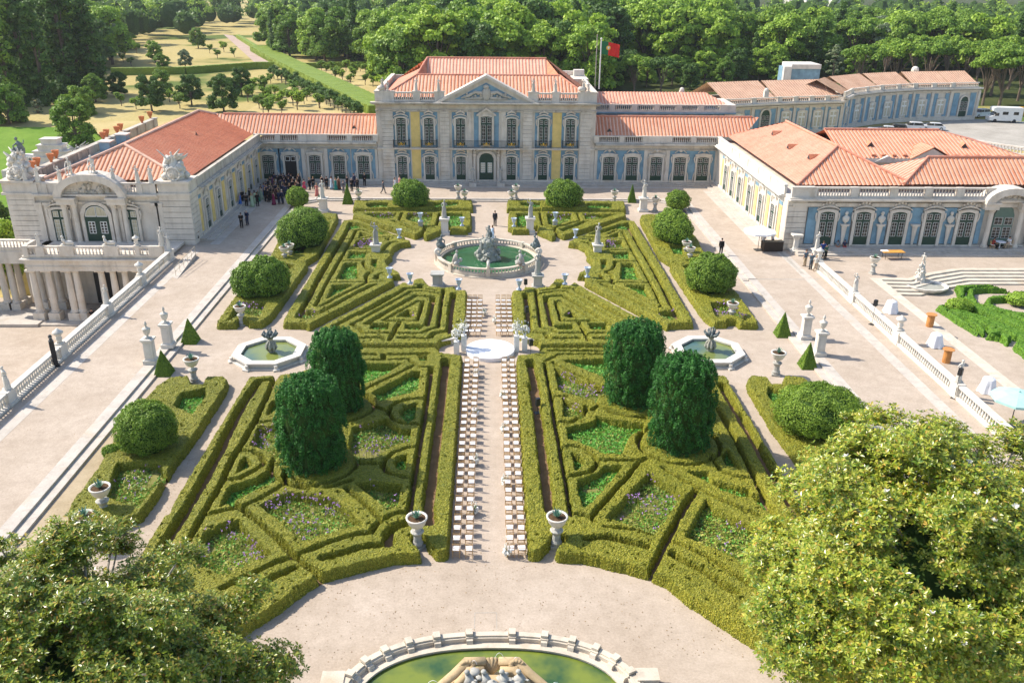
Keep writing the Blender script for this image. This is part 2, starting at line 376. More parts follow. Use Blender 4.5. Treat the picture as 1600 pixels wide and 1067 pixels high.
def steps():
    mb = MB()
    # border slab (pale stone) flush with the terrace, one intermediate tread, broken where the urn pillars stand
    def run(poly, z0, z1): mb.prism(poly, z0, z1)
    for s in (-1, 1):
        x0, x1, x2 = s*24.55, s*25.15, s*25.92
        for (a, b) in ((-6, 57.2), (62.3, YB-2.2)):
            run([(x0, a), (x1, a), (x1, b), (x0, b)] if s > 0 else [(x1, a), (x0, a), (x0, b), (x1, b)], -0.04, ZT/2+0.004)
            run([(x1, a), (x2, a), (x2, b), (x1, b)] if s > 0 else [(x2, a), (x1, a), (x1, b), (x2, b)], -0.04, ZT+0.006)
        run([(min(x1, x2), 57.2), (max(x1, x2), 57.2), (max(x1, x2), 62.3), (min(x1, x2), 62.3)], -0.04, ZT+0.006)
        run([(min(x0, x1), 57.2), (max(x0, x1), 57.2), (max(x0, x1), 62.3), (min(x0, x1), 62.3)], -0.04, ZT/2+0.004)
        # splayed corner towards the palace
        run([(s*24.55, YB-2.2), (s*25.15, YB-2.2), (s*22.4, YB), (s*21.8, YB)][::s], -0.04, ZT/2+0.004)
        run([(s*25.15, YB-2.2), (s*25.92, YB-2.2), (s*25.92, YB+0.9), (s*22.4, YB+0.9), (s*22.4, YB)][::s], -0.04, ZT+0.006)
    run([(-21.8, YB-0.05), (21.8, YB-0.05), (22.4, YB+0.4), (-22.4, YB+0.4)], -0.04, ZT/2+0.004)
    run([(-22.4, YB+0.4), (22.4, YB+0.4), (22.4, YB+0.9), (-22.4, YB+0.9)], -0.04, ZT+0.006)
    structure(mb.build('terrace_steps', M['paving']))
    # steps along the palace walls
    mb = MB()
    mb.box((0, YP-0.75, ZT), (30.4, 1.5, 0.16)); mb.box((0, YP-0.4, ZT+0.16), (29.6, 0.8, 0.16))
    for s, x0, x1 in ((-1, -31.75, -15.2), (1, 15.2, 31.55)):
        mb.box(((x0+x1)/2, YP-0.6, ZT), (x1-x0, 1.2, 0.15)); mb.box(((x0+x1)/2, YP-0.3, ZT+0.15), (x1-x0, 0.6, 0.15))
    for s, xw in ((-1, -31.8), (1, 31.6)):
        mb.box((xw-s*0.85, 104.9, ZT), (1.5, 27.0, 0.15)); mb.box((xw-s*0.45, 105.2, ZT+0.15), (0.8, 27.6, 0.15))
        mb.box((xw-s*2.0, 103.2, ZT-0.01), (1.0, 26, 0.018))
    mb.box((0, YP-2.1, ZT-0.01), (62, 1.0, 0.016))
    structure(mb.build('palace_steps', M['paving']))
    mb = MB()
    for s in (-1, 1): mb.box((s*31.1, 42, ZT-0.02), (0.9, 92, 0.028))
    structure(mb.build('paving_strip', M['paving']))
    mb = MB(); mb.box((28.2, 79.0, ZT-0.01), (7.5, 0.18, 0.016)); mb.box((31.0, 85.5, ZT-0.01), (0.35, 9.5, 0.022))
    structure(mb.build('drain_channel', M['road']))
steps()
# lower court on the left
sheet('lower_court', [(-140, 40), (-33.05, 40), (-33.05, 92), (-140, 92)], -6.50, M['gravel'])
# sunken parterre on the right
sheet('sunken_garden', [(38.2, -6), (95, -6), (95, 83), (38.2, 83)], -0.45, M['gravel'])
def sunk_steps():
    mb = MB()
    mb.box((37.7, 37, ZT-0.02), (1.0, 85, 0.03))
    pts = [(38.2, 79.6), (41.0, 79.4), (44.0, 81.2), (46.5, 82.2), (47.5, 82.6), (57, 82.6), (60.5, 81.0), (66, 80.8), (95, 80.8)]
    for k in range(5):
        off = k*0.62; z = ZT-0.15*k+0.006
        q = [(x, y-off-0.0) for x, y in pts]; r = [(x, y-off-0.62) for x, y in pts]
        mb.prism(q[::-1]+r, z-0.16, z)
    structure(mb.build('garden_steps', M['rim']))
sunk_steps()
# retaining wall faces
mb = MB(); mb.box((-33.1, 41, -6.6), (0.3, 94, 6.88)); structure(mb.build('retaining_wall', M['stone']))
# ================================================================== clipped hedges traced from the photograph
def T(ox, oy, s, pts): return [(ox+x/s, oy+y/s) for x, y in pts]
S8 = 1600/180.0
def Z1(*p): return T(480, 330, S8, p)
def Z2(*p): return T(430, 420, S8, p)
def Z3(*p): return T(560, 430, S8, p)
def Z4(*p): return T(560, 530, S8, p)
def Z5(*p): return T(540, 630, S8, p)
def Z6(*p): return T(300, 580, S8, p)
def Z7(*p): return T(300, 690, S8, p)
def Z8(*p): return T(540, 740, S8, p)
def A1(*p): return T(200, 780, S8, p)
def A2(*p): return T(370, 790, S8, p)
def A3(*p): return T(520, 800, S8, p)
def B3(*p): return T(540, 300, 1600/220.0, p)
def F8(*p): return T(330, 380, 1067/140.0, p)
def PXY(*p): return list(p)
HH = 0.65
M['lf_box'] = leafmat('box_leaves', [(0.12, 0.15, 0.012), (0.21, 0.23, 0.018), (0.32, 0.31, 0.03), (0.42, 0.38, 0.05), (0.17, 0.21, 0.016)], trans=0.08)
M['lf_box_sunk'] = leafmat('fresh_box_leaves', [(0.05, 0.14, 0.008), (0.11, 0.24, 0.015), (0.18, 0.32, 0.03)], trans=0.2)
def world(pts, z=HH): return np.array([G(x, y, z)[:2] for x, y in pts])
def mirror(P): Q = np.array(P).copy(); Q[:, 0] = 2*XM-Q[:, 0]; return Q
def seg_dist(X, Y, P, closed):
    d = np.full(X.shape, 1e9); n = len(P)
    for i in range(n if closed else n-1):
        a, b = P[i], P[(i+1) % n]; e = b-a; L = e@e+1e-12
        t = np.clip(((X-a[0])*e[0]+(Y-a[1])*e[1])/L, 0, 1)
        d = np.minimum(d, np.hypot(X-a[0]-t*e[0], Y-a[1]-t*e[1]))
    return d
def inside(X, Y, P):
    c = np.zeros(X.shape, bool); n = len(P)
    for i in range(n):
        a, b = P[i], P[(i+1) % n]
        if a[1] == b[1]: continue
        t = ((a[1] > Y) != (b[1] > Y)) & (X < (b[0]-a[0])*(Y-a[1])/(b[1]-a[1])+a[0]); c ^= t
    return c
def sdp(X, Y, P): d = seg_dist(X, Y, P, True); return np.where(inside(X, Y, P), -d, d)
def vnoise(X, Y, s, seed):
    r = np.random.default_rng(seed); g = r.random((64, 64))
    x = X/s; y = Y/s; xi = np.floor(x).astype(int); yi = np.floor(y).astype(int); fx = x-xi; fy = y-yi
    fx = fx*fx*(3-2*fx); fy = fy*fy*(3-2*fy); a = lambda i, j: g[(xi+i) % 64, (yi+j) % 64]
    return (a(0, 0)*(1-fx)+a(1, 0)*fx)*(1-fy)+(a(0, 1)*(1-fx)+a(1, 1)*fx)*fy-0.5
def hedge_mass(root, outer, gaps, beds, cell=0.07, h=HH, mat='box', z0=0.0, rough=1.0, partname='hedge', leafd=60, leafs=.06):
    """fills the outline with clipped hedge, leaves the paths (gaps) and beds open; each connected run is one part"""
    x0, y0 = outer.min(0)-0.2; x1, y1 = outer.max(0)+0.2
    xs = np.arange(x0, x1, cell); ys = np.arange(y0, y1, cell); X, Y = np.meshgrid(xs, ys)
    sd = sdp(X, Y, outer)
    for P, wd in gaps:
        q = seg_dist(X, Y, P, False); sd = np.maximum(sd, wd/2-q)
    for P in beds: sd = np.maximum(sd, -sdp(X, Y, P))
    sd = sd+0.07*rough*vnoise(X, Y, 0.55, 1)+0.06*rough*vnoise(X, Y, 0.16, 2)
    top = h+0.05*vnoise(X, Y, 1.9, 3)+0.05*rough*vnoise(X, Y, 0.3, 4)+rng.uniform(-0.022, 0.022, X.shape)*rough
    pit = (vnoise(X, Y, 0.17, 5) > 0.36) & (vnoise(X, Y, 0.9, 6) > -0.12+0.1/rough); top = np.where(pit, top-0.16, top)
    t = np.clip(-sd/(cell*1.5), 0, 1); Z = z0+top*np.sqrt(t)-0.02*(t == 0)
    m = sd < cell*0.5
    cellm = m[:-1, :-1] | m[1:, :-1] | m[:-1, 1:] | m[1:, 1:]
    lab = np.where(cellm, np.arange(cellm.size).reshape(cellm.shape)+1, 0)
    core = (t[:-1, :-1]+t[1:, :-1]+t[:-1, 1:]+t[1:, 1:]) > 1.2
    L = np.where(core, lab, 0)
    while True:
        P_ = np.pad(L, 1); N = np.maximum.reduce([P_[1:-1, 1:-1], P_[:-2, 1:-1], P_[2:, 1:-1], P_[1:-1, :-2], P_[1:-1, 2:]]); N = np.where(core, N, 0)
        # long jumps along rows and columns speed the flood up
        for ax in (0, 1):
            for rev in (False, True):
                A = N if ax else N.T; A = A[:, ::-1] if rev else A
                k = np.cumsum(A == 0, axis=1); key = k.astype(np.int64)*(lab.max()+2)+A
                A2_ = np.maximum.accumulate(key, axis=1)-k.astype(np.int64)*(lab.max()+2); A = np.where(A > 0, A2_, 0)
                A = A[:, ::-1] if rev else A; N = A if ax else A.T
        if (N == L).all(): break
        L = N
    # rims belong to the nearest core
    for _ in range(3):
        P_ = np.pad(L, 1); N = np.maximum.reduce([P_[:-2, 1:-1], P_[2:, 1:-1], P_[1:-1, :-2], P_[1:-1, 2:]]); L = np.where((L == 0) & cellm, N, L)
    ids, cnt = np.unique(L[L > 0], return_counts=True)
    ny, nx = X.shape; idx = np.arange(X.size).reshape(X.shape)
    out = []
    for i_, c_ in sorted(zip(ids, cnt), key=lambda a: -a[1]):
        if c_*cell*cell < 0.12: continue
        jj, ii = np.nonzero(L == i_)
        q = np.stack([idx[jj, ii], idx[jj, ii+1], idx[jj+1, ii+1], idx[jj+1, ii]], 1)
        u, inv = np.unique(q, return_inverse=True)
        V = np.stack([X.ravel()[u]+rng.uniform(-.3, .3, len(u))*cell*0.6, Y.ravel()[u]+rng.uniform(-.3, .3, len(u))*cell*0.6, Z.ravel()[u]], 1)
        Q = inv.reshape(q.shape); mb = MB(); mb.add(V, Q)
        A_, B_, C_, D_ = V[Q[:, 0]], V[Q[:, 1]], V[Q[:, 2]], V[Q[:, 3]]; nr = np.cross(C_-A_, D_-B_)/2; ar = np.linalg.norm(nr, axis=1); zm = np.maximum.reduce([A_[:, 2], B_[:, 2], C_[:, 2], D_[:, 2]])-z0
        wgt = ar*np.where(ar > cell*cell*2.2, 1.9, 1.0)*(zm > h*.4); nl = int(leafd*wgt.sum())
        if nl:
            k = rng.choice(len(Q), nl, p=wgt/wgt.sum()); a, b = rng.random((nl, 1)), rng.random((nl, 1)); P3 = (A_[k]*(1-a)+B_[k]*a)*(1-b)+(D_[k]*(1-a)+C_[k]*a)*b; nn_ = nr[k]/(ar[k][:, None]+1e-9); nn_ += rng.normal(size=nn_.shape)*.32; nn_ /= np.linalg.norm(nn_, axis=1)[:, None]
            t1 = np.cross(nn_, rng.normal(size=nn_.shape)); t1 /= np.linalg.norm(t1, axis=1)[:, None]; t2 = np.cross(nn_, t1); sz_ = (leafs*rng.uniform(.6, 1.3, nl))[:, None]; P3 = P3+nn_*.012
            mb.add(np.stack([P3-t1*sz_, P3-t2*sz_*.7, P3+t1*sz_+nn_*.02, P3+t2*sz_*.7], 1).reshape(-1, 3), np.arange(4*nl).reshape(nl, 4), 1)
        out.append(mb.build(partname, [M[mat], M['lf_'+mat]], root))
    return out
M['petal'] = plain('violet_petals', (0.42, 0.22, 0.52), 0.7, 0.2, var=0.25, s=9)
M['weed'] = leafmat('weed_leaves', [(0.14, 0.22, 0.03), (0.30, 0.36, 0.06), (0.46, 0.42, 0.12), (0.20, 0.29, 0.04)])
M['bedfloor'] = m_gravel('weedy_bed_floor', (0.13, 0.14, 0.03), (0.26, 0.24, 0.09), 1.5)
M['lush'] = leafmat('lush_green_leaves', [(0.06, 0.24, 0.04), (0.13, 0.40, 0.06), (0.24, 0.50, 0.08), (0.08, 0.28, 0.05)])
def rnd_in(P, n):
    lo_, hi_ = P.min(0), P.max(0); out = np.zeros((0, 2))
    while len(out) < n:
        q = rng.uniform(lo_, hi_, (n*2, 2)); q = q[inside(q[:, 0], q[:, 1], P)]; out = np.concatenate([out, q])
    return out[:n]
def area(P): x, y = P[:, 0], P[:, 1]; return abs((x*np.roll(y, -1)-y*np.roll(x, -1)).sum())/2
def leaf_quads(C, size, up=0.5, flat=0.6):
    """C centres (N,3) -> N randomly turned leaf quads"""
    n = len(C); nrm = rng.normal(size=(n, 3)); nrm[:, 2] = np.abs(nrm[:, 2])+up; nrm /= np.linalg.norm(nrm, axis=1)[:, None]
    a = np.cross(nrm, rng.normal(size=(n, 3))); a /= np.linalg.norm(a, axis=1)[:, None]; b = np.cross(nrm, a)
    s = np.asarray(size)*rng.uniform(0.6, 1.3, n); s = s[:, None]
    V = np.stack([C-a*s, C-b*s*flat*0.9+nrm*s*0.12, C+a*s, C+b*s*flat*0.9+nrm*s*0.12], 1).reshape(-1, 3)
    return V, np.arange(4*n).reshape(n, 4)
BEDN = [0]
def planting(P, kind, near, where):
    """what grows in a bed: one object nobody could count"""
    a = area(P)
    if a < 0.35: return
    mb = MB(); q = rnd_in(P, int(a*(210 if near else 90)))
    cl = vnoise(q[:, 0], q[:, 1], 0.9, 11+BEDN[0]); sz = 0.085 if near else 0.12
    if kind == 'g': hgt = 0.12+0.35*np.clip(cl+0.35, 0, 1); keep = cl > -0.42
    else: hgt = 0.06+0.45*np.clip(cl+0.2, 0, 1); keep = cl > -0.33
    q, hgt = q[keep], hgt[keep]
    C = np.column_stack([q, rng.uniform(0.35, 1, len(q))*hgt])
    mi = (rng.random(len(q)) < (0.15 if kind == 'g' else 0.75)).astype(int)
    V, F = leaf_quads(C, sz, 0.4); 
    for k in (0, 1): mb.add(V.reshape(-1, 4, 3)[mi == k].reshape(-1, 3), np.arange(4*(mi == k).sum()).reshape(-1, 4), k)
    mb.prism([tuple(p) for p in P], .01, .022, 3, cap0=False)
    if kind in 'wv':
        nf = int(a*(11 if kind == 'v' else 3)); q = rnd_in(P, nf); c2 = vnoise(q[:, 0], q[:, 1], 1.2, 40+BEDN[0]); q = q[c2 > -0.1]
        hh = rng.uniform(0.5, 0.95, len(q))
        for (x, y), z in zip(q, hh):
            mb.add([(x-.008, y, 0), (x+.008, y, 0), (x+.008, y, z), (x-.008, y, z)], [(0, 1, 2, 3)], 1)
            C = np.array([x, y, z])+rng.normal(size=(5, 3))*0.035; V, F = leaf_quads(C, 0.036 if near else .055, 0.2, 1.0); mb.add(V, F, 2)
    o = mb.build('flower_bed_plants' if kind in 'wv' else 'ground_cover', [M['lush'], M['weed'], M['petal'], M['bedfloor']])
    BEDN[0] += 1
    tag(o, where, 'flower bed' if kind in 'wv' else 'ground cover', None, 'stuff'); return o
def circ(cx, cy, r, n=20, y=1.0): return np.array([(cx+r*math.cos(2*PI*i/n), cy+y*r*math.sin(2*PI*i/n)) for i in range(n)])
PART = {}
# ---- compartment behind the round fountain (narrow strip with the round bush)
PART['strip'] = dict(outer=B3((85, 165), (100, 90), (1440, 88), (1445, 185), (85, 187)), gaps=[], beds=[(B3((250, 120), (525, 118), (525, 168), (280, 172), (240, 150)), 'g'), (B3((960, 118), (1285, 112), (1280, 145), (1150, 165), (950, 168)), 'g')], near=0,
    label='narrow box hedge strip holding the ball bush, {side} of the path before the palace')
PART['back'] = dict(outer=B3((80, 240), (110, 216), (1425, 214), (1430, 395), (1385, 405), (1385, 428), (1190, 425), (1190, 385), (1095, 385), (1095, 430), (925, 500), (895, 490), (880, 440), (830, 470), (790, 485), (85, 262)),
    gaps=[(B3((640, 235), (605, 315), (905, 398), (1035, 375), (1070, 235)), 0.18), (B3((905, 398), (885, 450)), 0.3)],
    beds=[(B3((205, 240), (570, 240), (535, 298), (370, 296)), 'w'), (B3((515, 318), (560, 318), (840, 420), (800, 440), (740, 415)), 'g'), (B3((715, 240), (985, 240), (960, 362), (900, 372), (690, 305)), 'w'), (B3((1150, 240), (1328, 240), (1322, 385), (1190, 385), (1150, 320)), 'g')], near=0,
    label='angular box hedge compartment with weedy beds, {side} behind the round fountain')
PART['side'] = dict(outer=Z1((500, 125), (600, 112), (700, 110), (1225, 318), (1365, 350), (1365, 388), (1432, 402), (1432, 428), (1300, 445), (1205, 495), (1172, 555), (1178, 610), (1140, 645), (1100, 680), (1105, 725), (1160, 775), (1290, 845), (1300, 875), (1195, 880), (1190, 920), (1210, 960))+Z2((475, 770), (430, 748), (110, 738), (108, 700), (200, 540), (320, 350), (530, 0)),
    gaps=[(Z1((605, 150), (520, 330), (380, 560), (200, 860), (90, 1060))+Z2((450, 430), (330, 640)), 0.36),
          (Z2((620, 600), (760, 530), (1100, 345), (1340, 225), (1400, 212)), 0.36),
          (Z1((880, 300), (775, 255), (680, 262), (600, 420), (450, 680), (235, 1060))+Z2((560, 510), (620, 520), (900, 370), (1260, 190), (1275, 170), (1255, 100), (1290, 60), (1350, 30)), 0.17),
          (Z1((520, 385), (900, 360), (1215, 345)), 0.12), (Z1((555, 527), (900, 527)), 0.12), (Z1((470, 682), (780, 682), (785, 740), (830, 800), (910, 835), (830, 880), (815, 930), (830, 975)), 0.15), (Z1((310, 985), (820, 975), (1045, 972)), 0.12),
          (Z1((1240, 420), (1160, 430), (1090, 480), (1050, 545)), 0.3)],
    beds=[(Z1((605, 150), (720, 165), (1150, 310), (1050, 315), (780, 225), (640, 240), (590, 255)), 'g'), (Z1((745, 290), (830, 320), (890, 345), (722, 350)), 'd'), (Z1((695, 400), (905, 393), (905, 500), (640, 500)), 'v'), (Z1((600, 555), (880, 560), (800, 590), (790, 640), (570, 652)), 'g'), (Z1((530, 715), (680, 715), (690, 830), (705, 932), (415, 940)), 'g'), (Z2((810, 222), (1080, 213), (720, 405)), 'g'),
          (Z2((290, 672), (400, 560), (420, 572), (640, 588), (500, 680), (450, 690)), 'w'), (Z1((905, 665), (968, 665), (960, 740), (965, 790), (900, 745)), 'd'), (Z1((1045, 850), (990, 865), (990, 935), (920, 935), (940, 890)), 'd'), (Z1((1085, 375), (1140, 368), (1130, 405)), 'd')], near=0,
    label='wedge shaped box hedge maze with stepped beds beside the round fountain, {side} of it')
PART['inner'] = dict(outer=Z2((605, 815), (1600, 285))+Z3((620, 90), (670, 95), (700, 130), (765, 130), (760, 70), (820, 40), (910, 45), (960, 110), (1010, 150), (1170, 168), (1340, 150), (1365, 200), (1510, 205), (1498, 560), (1480, 700), (1420, 790), (1310, 840), (1150, 890), (1112, 920), (1110, 948), (0, 950))+Z2((1010, 1060), (960, 1010), (1060, 965), (1000, 900), (960, 860), (650, 885)),
    gaps=[(Z2((1600, 378), (1300, 540), (990, 700), (820, 785), (960, 840), (1010, 905), (1075, 955)), 0.34), (Z3((0, 545), (230, 430), (540, 250), (650, 180), (850, 165), (860, 135)), 0.34), (Z2((1075, 958), (1490, 955)), 0.3), (Z3((0, 868), (335, 865)), 0.3), (Z3((575, 862), (990, 864), (1040, 800), (1230, 768)), 0.34),
          (Z3((1322, 250), (1290, 430), (1268, 770)), 0.45), (Z3((0, 632), (740, 215), (870, 213), (1160, 253)), 0.17), (Z3((1182, 195), (1165, 300), (1107, 715), (1000, 745), (870, 795), (80, 797)), 0.19), (Z2((1600, 478), (1060, 770), (1160, 812), (1215, 888), (1600, 888)), 0.17), (Z3((870, 160), (900, 180), (1080, 207)), 0.14),
          (Z3((110, 672), (650, 358), (800, 275), (1040, 297), (955, 690)), 0.36), (Z3((345, 625), (830, 352), (900, 355), (818, 625), (345, 625)), 0.16), (Z3((570, 640), (430, 900)), 0.22)],
    beds=[(Z3((188, 665), (430, 670), (390, 745), (165, 745)), 'd'), (Z3((665, 680), (930, 685), (840, 745), (652, 742)), 'd'), (Z3((550, 570), (690, 480), (790, 560), (700, 580)), 'v')], near=0,
    label='concentric box hedge maze of nested triangles, {side} of the seats facing the camera')
PART['front'] = dict(outer=Z6((800, 62), (1165, 48), (1500, 5))+Z4((0, 112), (1075, 112), (1150, 185), (1435, 215), (1420, 560), (1380, 1060))+Z5((1500, 1060),)+Z8((1430, 900),)+A3((1595, 520), (1540, 545), (1440, 530), (1330, 430), (1290, 330), (1210, 300), (1100, 310), (1080, 370), (1215, 500), (1215, 565), (860, 585), (620, 640), (300, 720), (0, 800))+A2((1200, 925), (1130, 965), (980, 1040))+PXY((440, 938), (395, 966), (345, 1000), (300, 1030), (220, 1080), (120, 1140))+A1((-100, 1200), (20, 1010), (100, 860), (490, 220), (560, 190), (640, 0)),
    gaps=[(Z4((1212, 285), (1200, 420))+Z5((1320, 0), (1190, 1060))+Z8((1150, 400), (1165, 650)), 0.62), (Z4((1010, 385), (990, 560), (920, 1060))+Z5((1000, 720), (950, 1060))+Z8((885, 530),), 0.30), (Z8((885, 530), (750, 530), (640, 560), (530, 625)), 0.2), (Z8((0, 190), (350, 480), (490, 640)), 0.18),
          (Z8((490, 645), (420, 700), (350, 810), (200, 815), (0, 860))+A2((1200, 520), (860, 660)), 0.25), (A2((-80, -60), (60, 20), (560, 430), (800, 680), (1160, 960), (1250, 1060)), 0.24), (A2((800, 690), (550, 770), (100, 990), (-200, 1130)), 0.25),
          (A3((1050, 130), (850, 190), (770, 280), (770, 430)), 0.5), (A3((770, 430), (400, 470), (0, 590))+A2((1190, 705),), 0.36), (A2((800, 850), (500, 990), (300, 1090)), 0.3),
          (Z6((1090, 112), (930, 125), (720, 420), (500, 830), (400, 1060))+Z7((200, 450), (0, 800))+A1((600, 450), (280, 1000)), 0.55), (Z6((1185, 40), (1130, 130), (1040, 340), (880, 680), (700, 1000))+Z7((560, 230), (430, 520), (290, 770), (120, 1060))+A1((820, 600), (600, 1000)), 0.27),
          (Z6((870, 715), (1200, 670)), 0.2), (Z7((680, 115), (830, 125), (950, 180), (1010, 280), (950, 340), (830, 420), (650, 500), (450, 522)), 0.2), (Z7((1040, 303), (1310, 300)), 0.18), (Z7((220, 1000), (700, 885), (1060, 715), (1310, 560)), 0.2), (Z7((1300, 380), (1280, 460), (1330, 570), (1450, 622), (1600, 650)), 0.2),
          (PXY((452, 741), (476, 755), (500, 761), (520, 759), (550, 748)), 0.2),
          (Z4((920, 812), (700, 822), (550, 865), (450, 930), (410, 1010))+Z5((660, 220), (800, 265), (1040, 290)), 0.2), (Z5((1000, 590), (850, 605), (650, 680), (540, 780), (520, 880), (600, 960), (750, 1005), (920, 1030)), 0.2), (Z5((180, 825), (500, 825)), 0.2),
          (Z4((-20, 745), (770, 360)), 0.17), (Z4((-20, 755), (150, 830), (260, 940), (420, 1005)), 0.2), (Z4((0, 205), (230, 205)), 0.3), (Z4((350, 260), (350, 205), (960, 192)), 0.32), (Z4((0, 285), (700, 270), (760, 330), (860, 380), (1030, 380)), 0.14)],
    beds=[([(408, 788), (452, 768), (497, 775), (522, 779), (563, 817), (541, 822), (475, 843)], 'v'), (Z8((150, 130), (400, 110), (770, 150), (710, 450), (590, 472)), 'd2'), (Z5((100, 340), (560, 210), (740, 360), (900, 360), (880, 530), (720, 540), (400, 740), (190, 740), (60, 600)), 'v'), (Z4((590, 1060), (580, 1000), (640, 930), (800, 880), (780, 1080), (700, 1130)), 'g'), (Z5((850, 700), (820, 900), (760, 912), (680, 830), (720, 740)), 'd'),
          (Z4((0, 340), (595, 335), (380, 470), (60, 620), (-200, 640)), 'g'), (Z4((190, 740), (760, 440), (850, 440), (840, 560), (820, 680), (700, 740), (480, 790), (310, 850), (250, 780)), 'g'), (Z4((840, 220), (950, 220), (950, 290), (870, 290)), 'd'),
          (Z6((925, 790), (1220, 745), (1290, 950), (1300, 1170), (1160, 1190), (1100, 1110), (830, 1010)), 'v'), (Z6((1110, 410), (1190, 400), (1200, 500), (1050, 600)), 'g'), (Z7((740, 210), (830, 300), (790, 340), (620, 422), (690, 260)), 'd'), (Z7((540, 600), (900, 510), (1050, 400), (1150, 400), (1140, 550), (900, 650), (400, 890), (450, 760), (510, 640)), 'g'),
          ([(322, 829.5), (357, 814), (372, 812), (392, 838), (421, 864), (392, 877), (370, 888), (350, 897), (312, 880), (303, 867)], 'v')], near=1,
    label='large front quarter of box hedges with flower beds, {side} of the chair aisle')
PART['bed_far'] = dict(outer=PXY((421, 400), (438, 368), (468, 338), (512, 332), (528, 334), (527, 342), (497, 397), (478, 408), (455, 405)), gaps=[], beds=[(PXY((462, 380), (482, 380), (472, 395), (459, 396)), 'g')], near=0,
    label='box hedge bed under the large double ball bush, {side} outer row nearest the palace')
PART['bed_mid'] = dict(outer=F8((60, 925), (230, 690), (330, 560), (760, 190), (1060, 195), (1140, 222), (1140, 262), (960, 520), (830, 700), (720, 850), (600, 935), (450, 930), (430, 900), (330, 900), (290, 940), (80, 945)), gaps=[], beds=[(F8((200, 912), (330, 700), (640, 700), (570, 860), (545, 870), (440, 840), (330, 850)), 'v'), (F8((900, 240), (990, 260), (940, 300)), 'd')], near=0,
    label='box hedge bed with purple flowers at its end, {side} outer row, middle')
PART['bed_near'] = dict(outer=PXY((265, 589), (295, 586), (299, 600), (316, 600), (322, 588), (350, 586), (355, 592), (353, 602), (313, 665), (270, 722), (243, 768), (220, 800), (180, 815), (105, 800), (110, 784), (150, 733), (165, 705), (200, 650), (245, 602)), gaps=[], beds=[(PXY((284, 614), (320, 606), (322, 615), (300, 645), (273, 632)), 'g'), (PXY((184, 722), (245, 720), (258, 738), (215, 790), (165, 772)), 'w')], near=1,
    label='box hedge bed with weeds and an urn, {side} outer row nearest the camera')
def C4(*p): return T(860, 600, S8, p)
def C5(*p): return T(860, 700, S8, p)
def C6(*p): return T(1040, 690, S8, p)
def C7(*p): return T(980, 800, S8, p)
def V1(*p): return T(800, 400, 4, p)
def V2(*p): return T(800, 600, 4, p)
def V3(*p): return T(800, 800, 4, p)
YEWS = [(-10.5, 44.6, 1.78), (-10.2, 51.8, 1.6), (11.75, 46.7, 1.82), (9.75, 52.8, 1.85)]
for k in (0, 1): PART['front'].setdefault('extra', []).append((circ(YEWS[k][0], YEWS[k][1], YEWS[k][2]+0.75, 24), YEWS[k][2]))
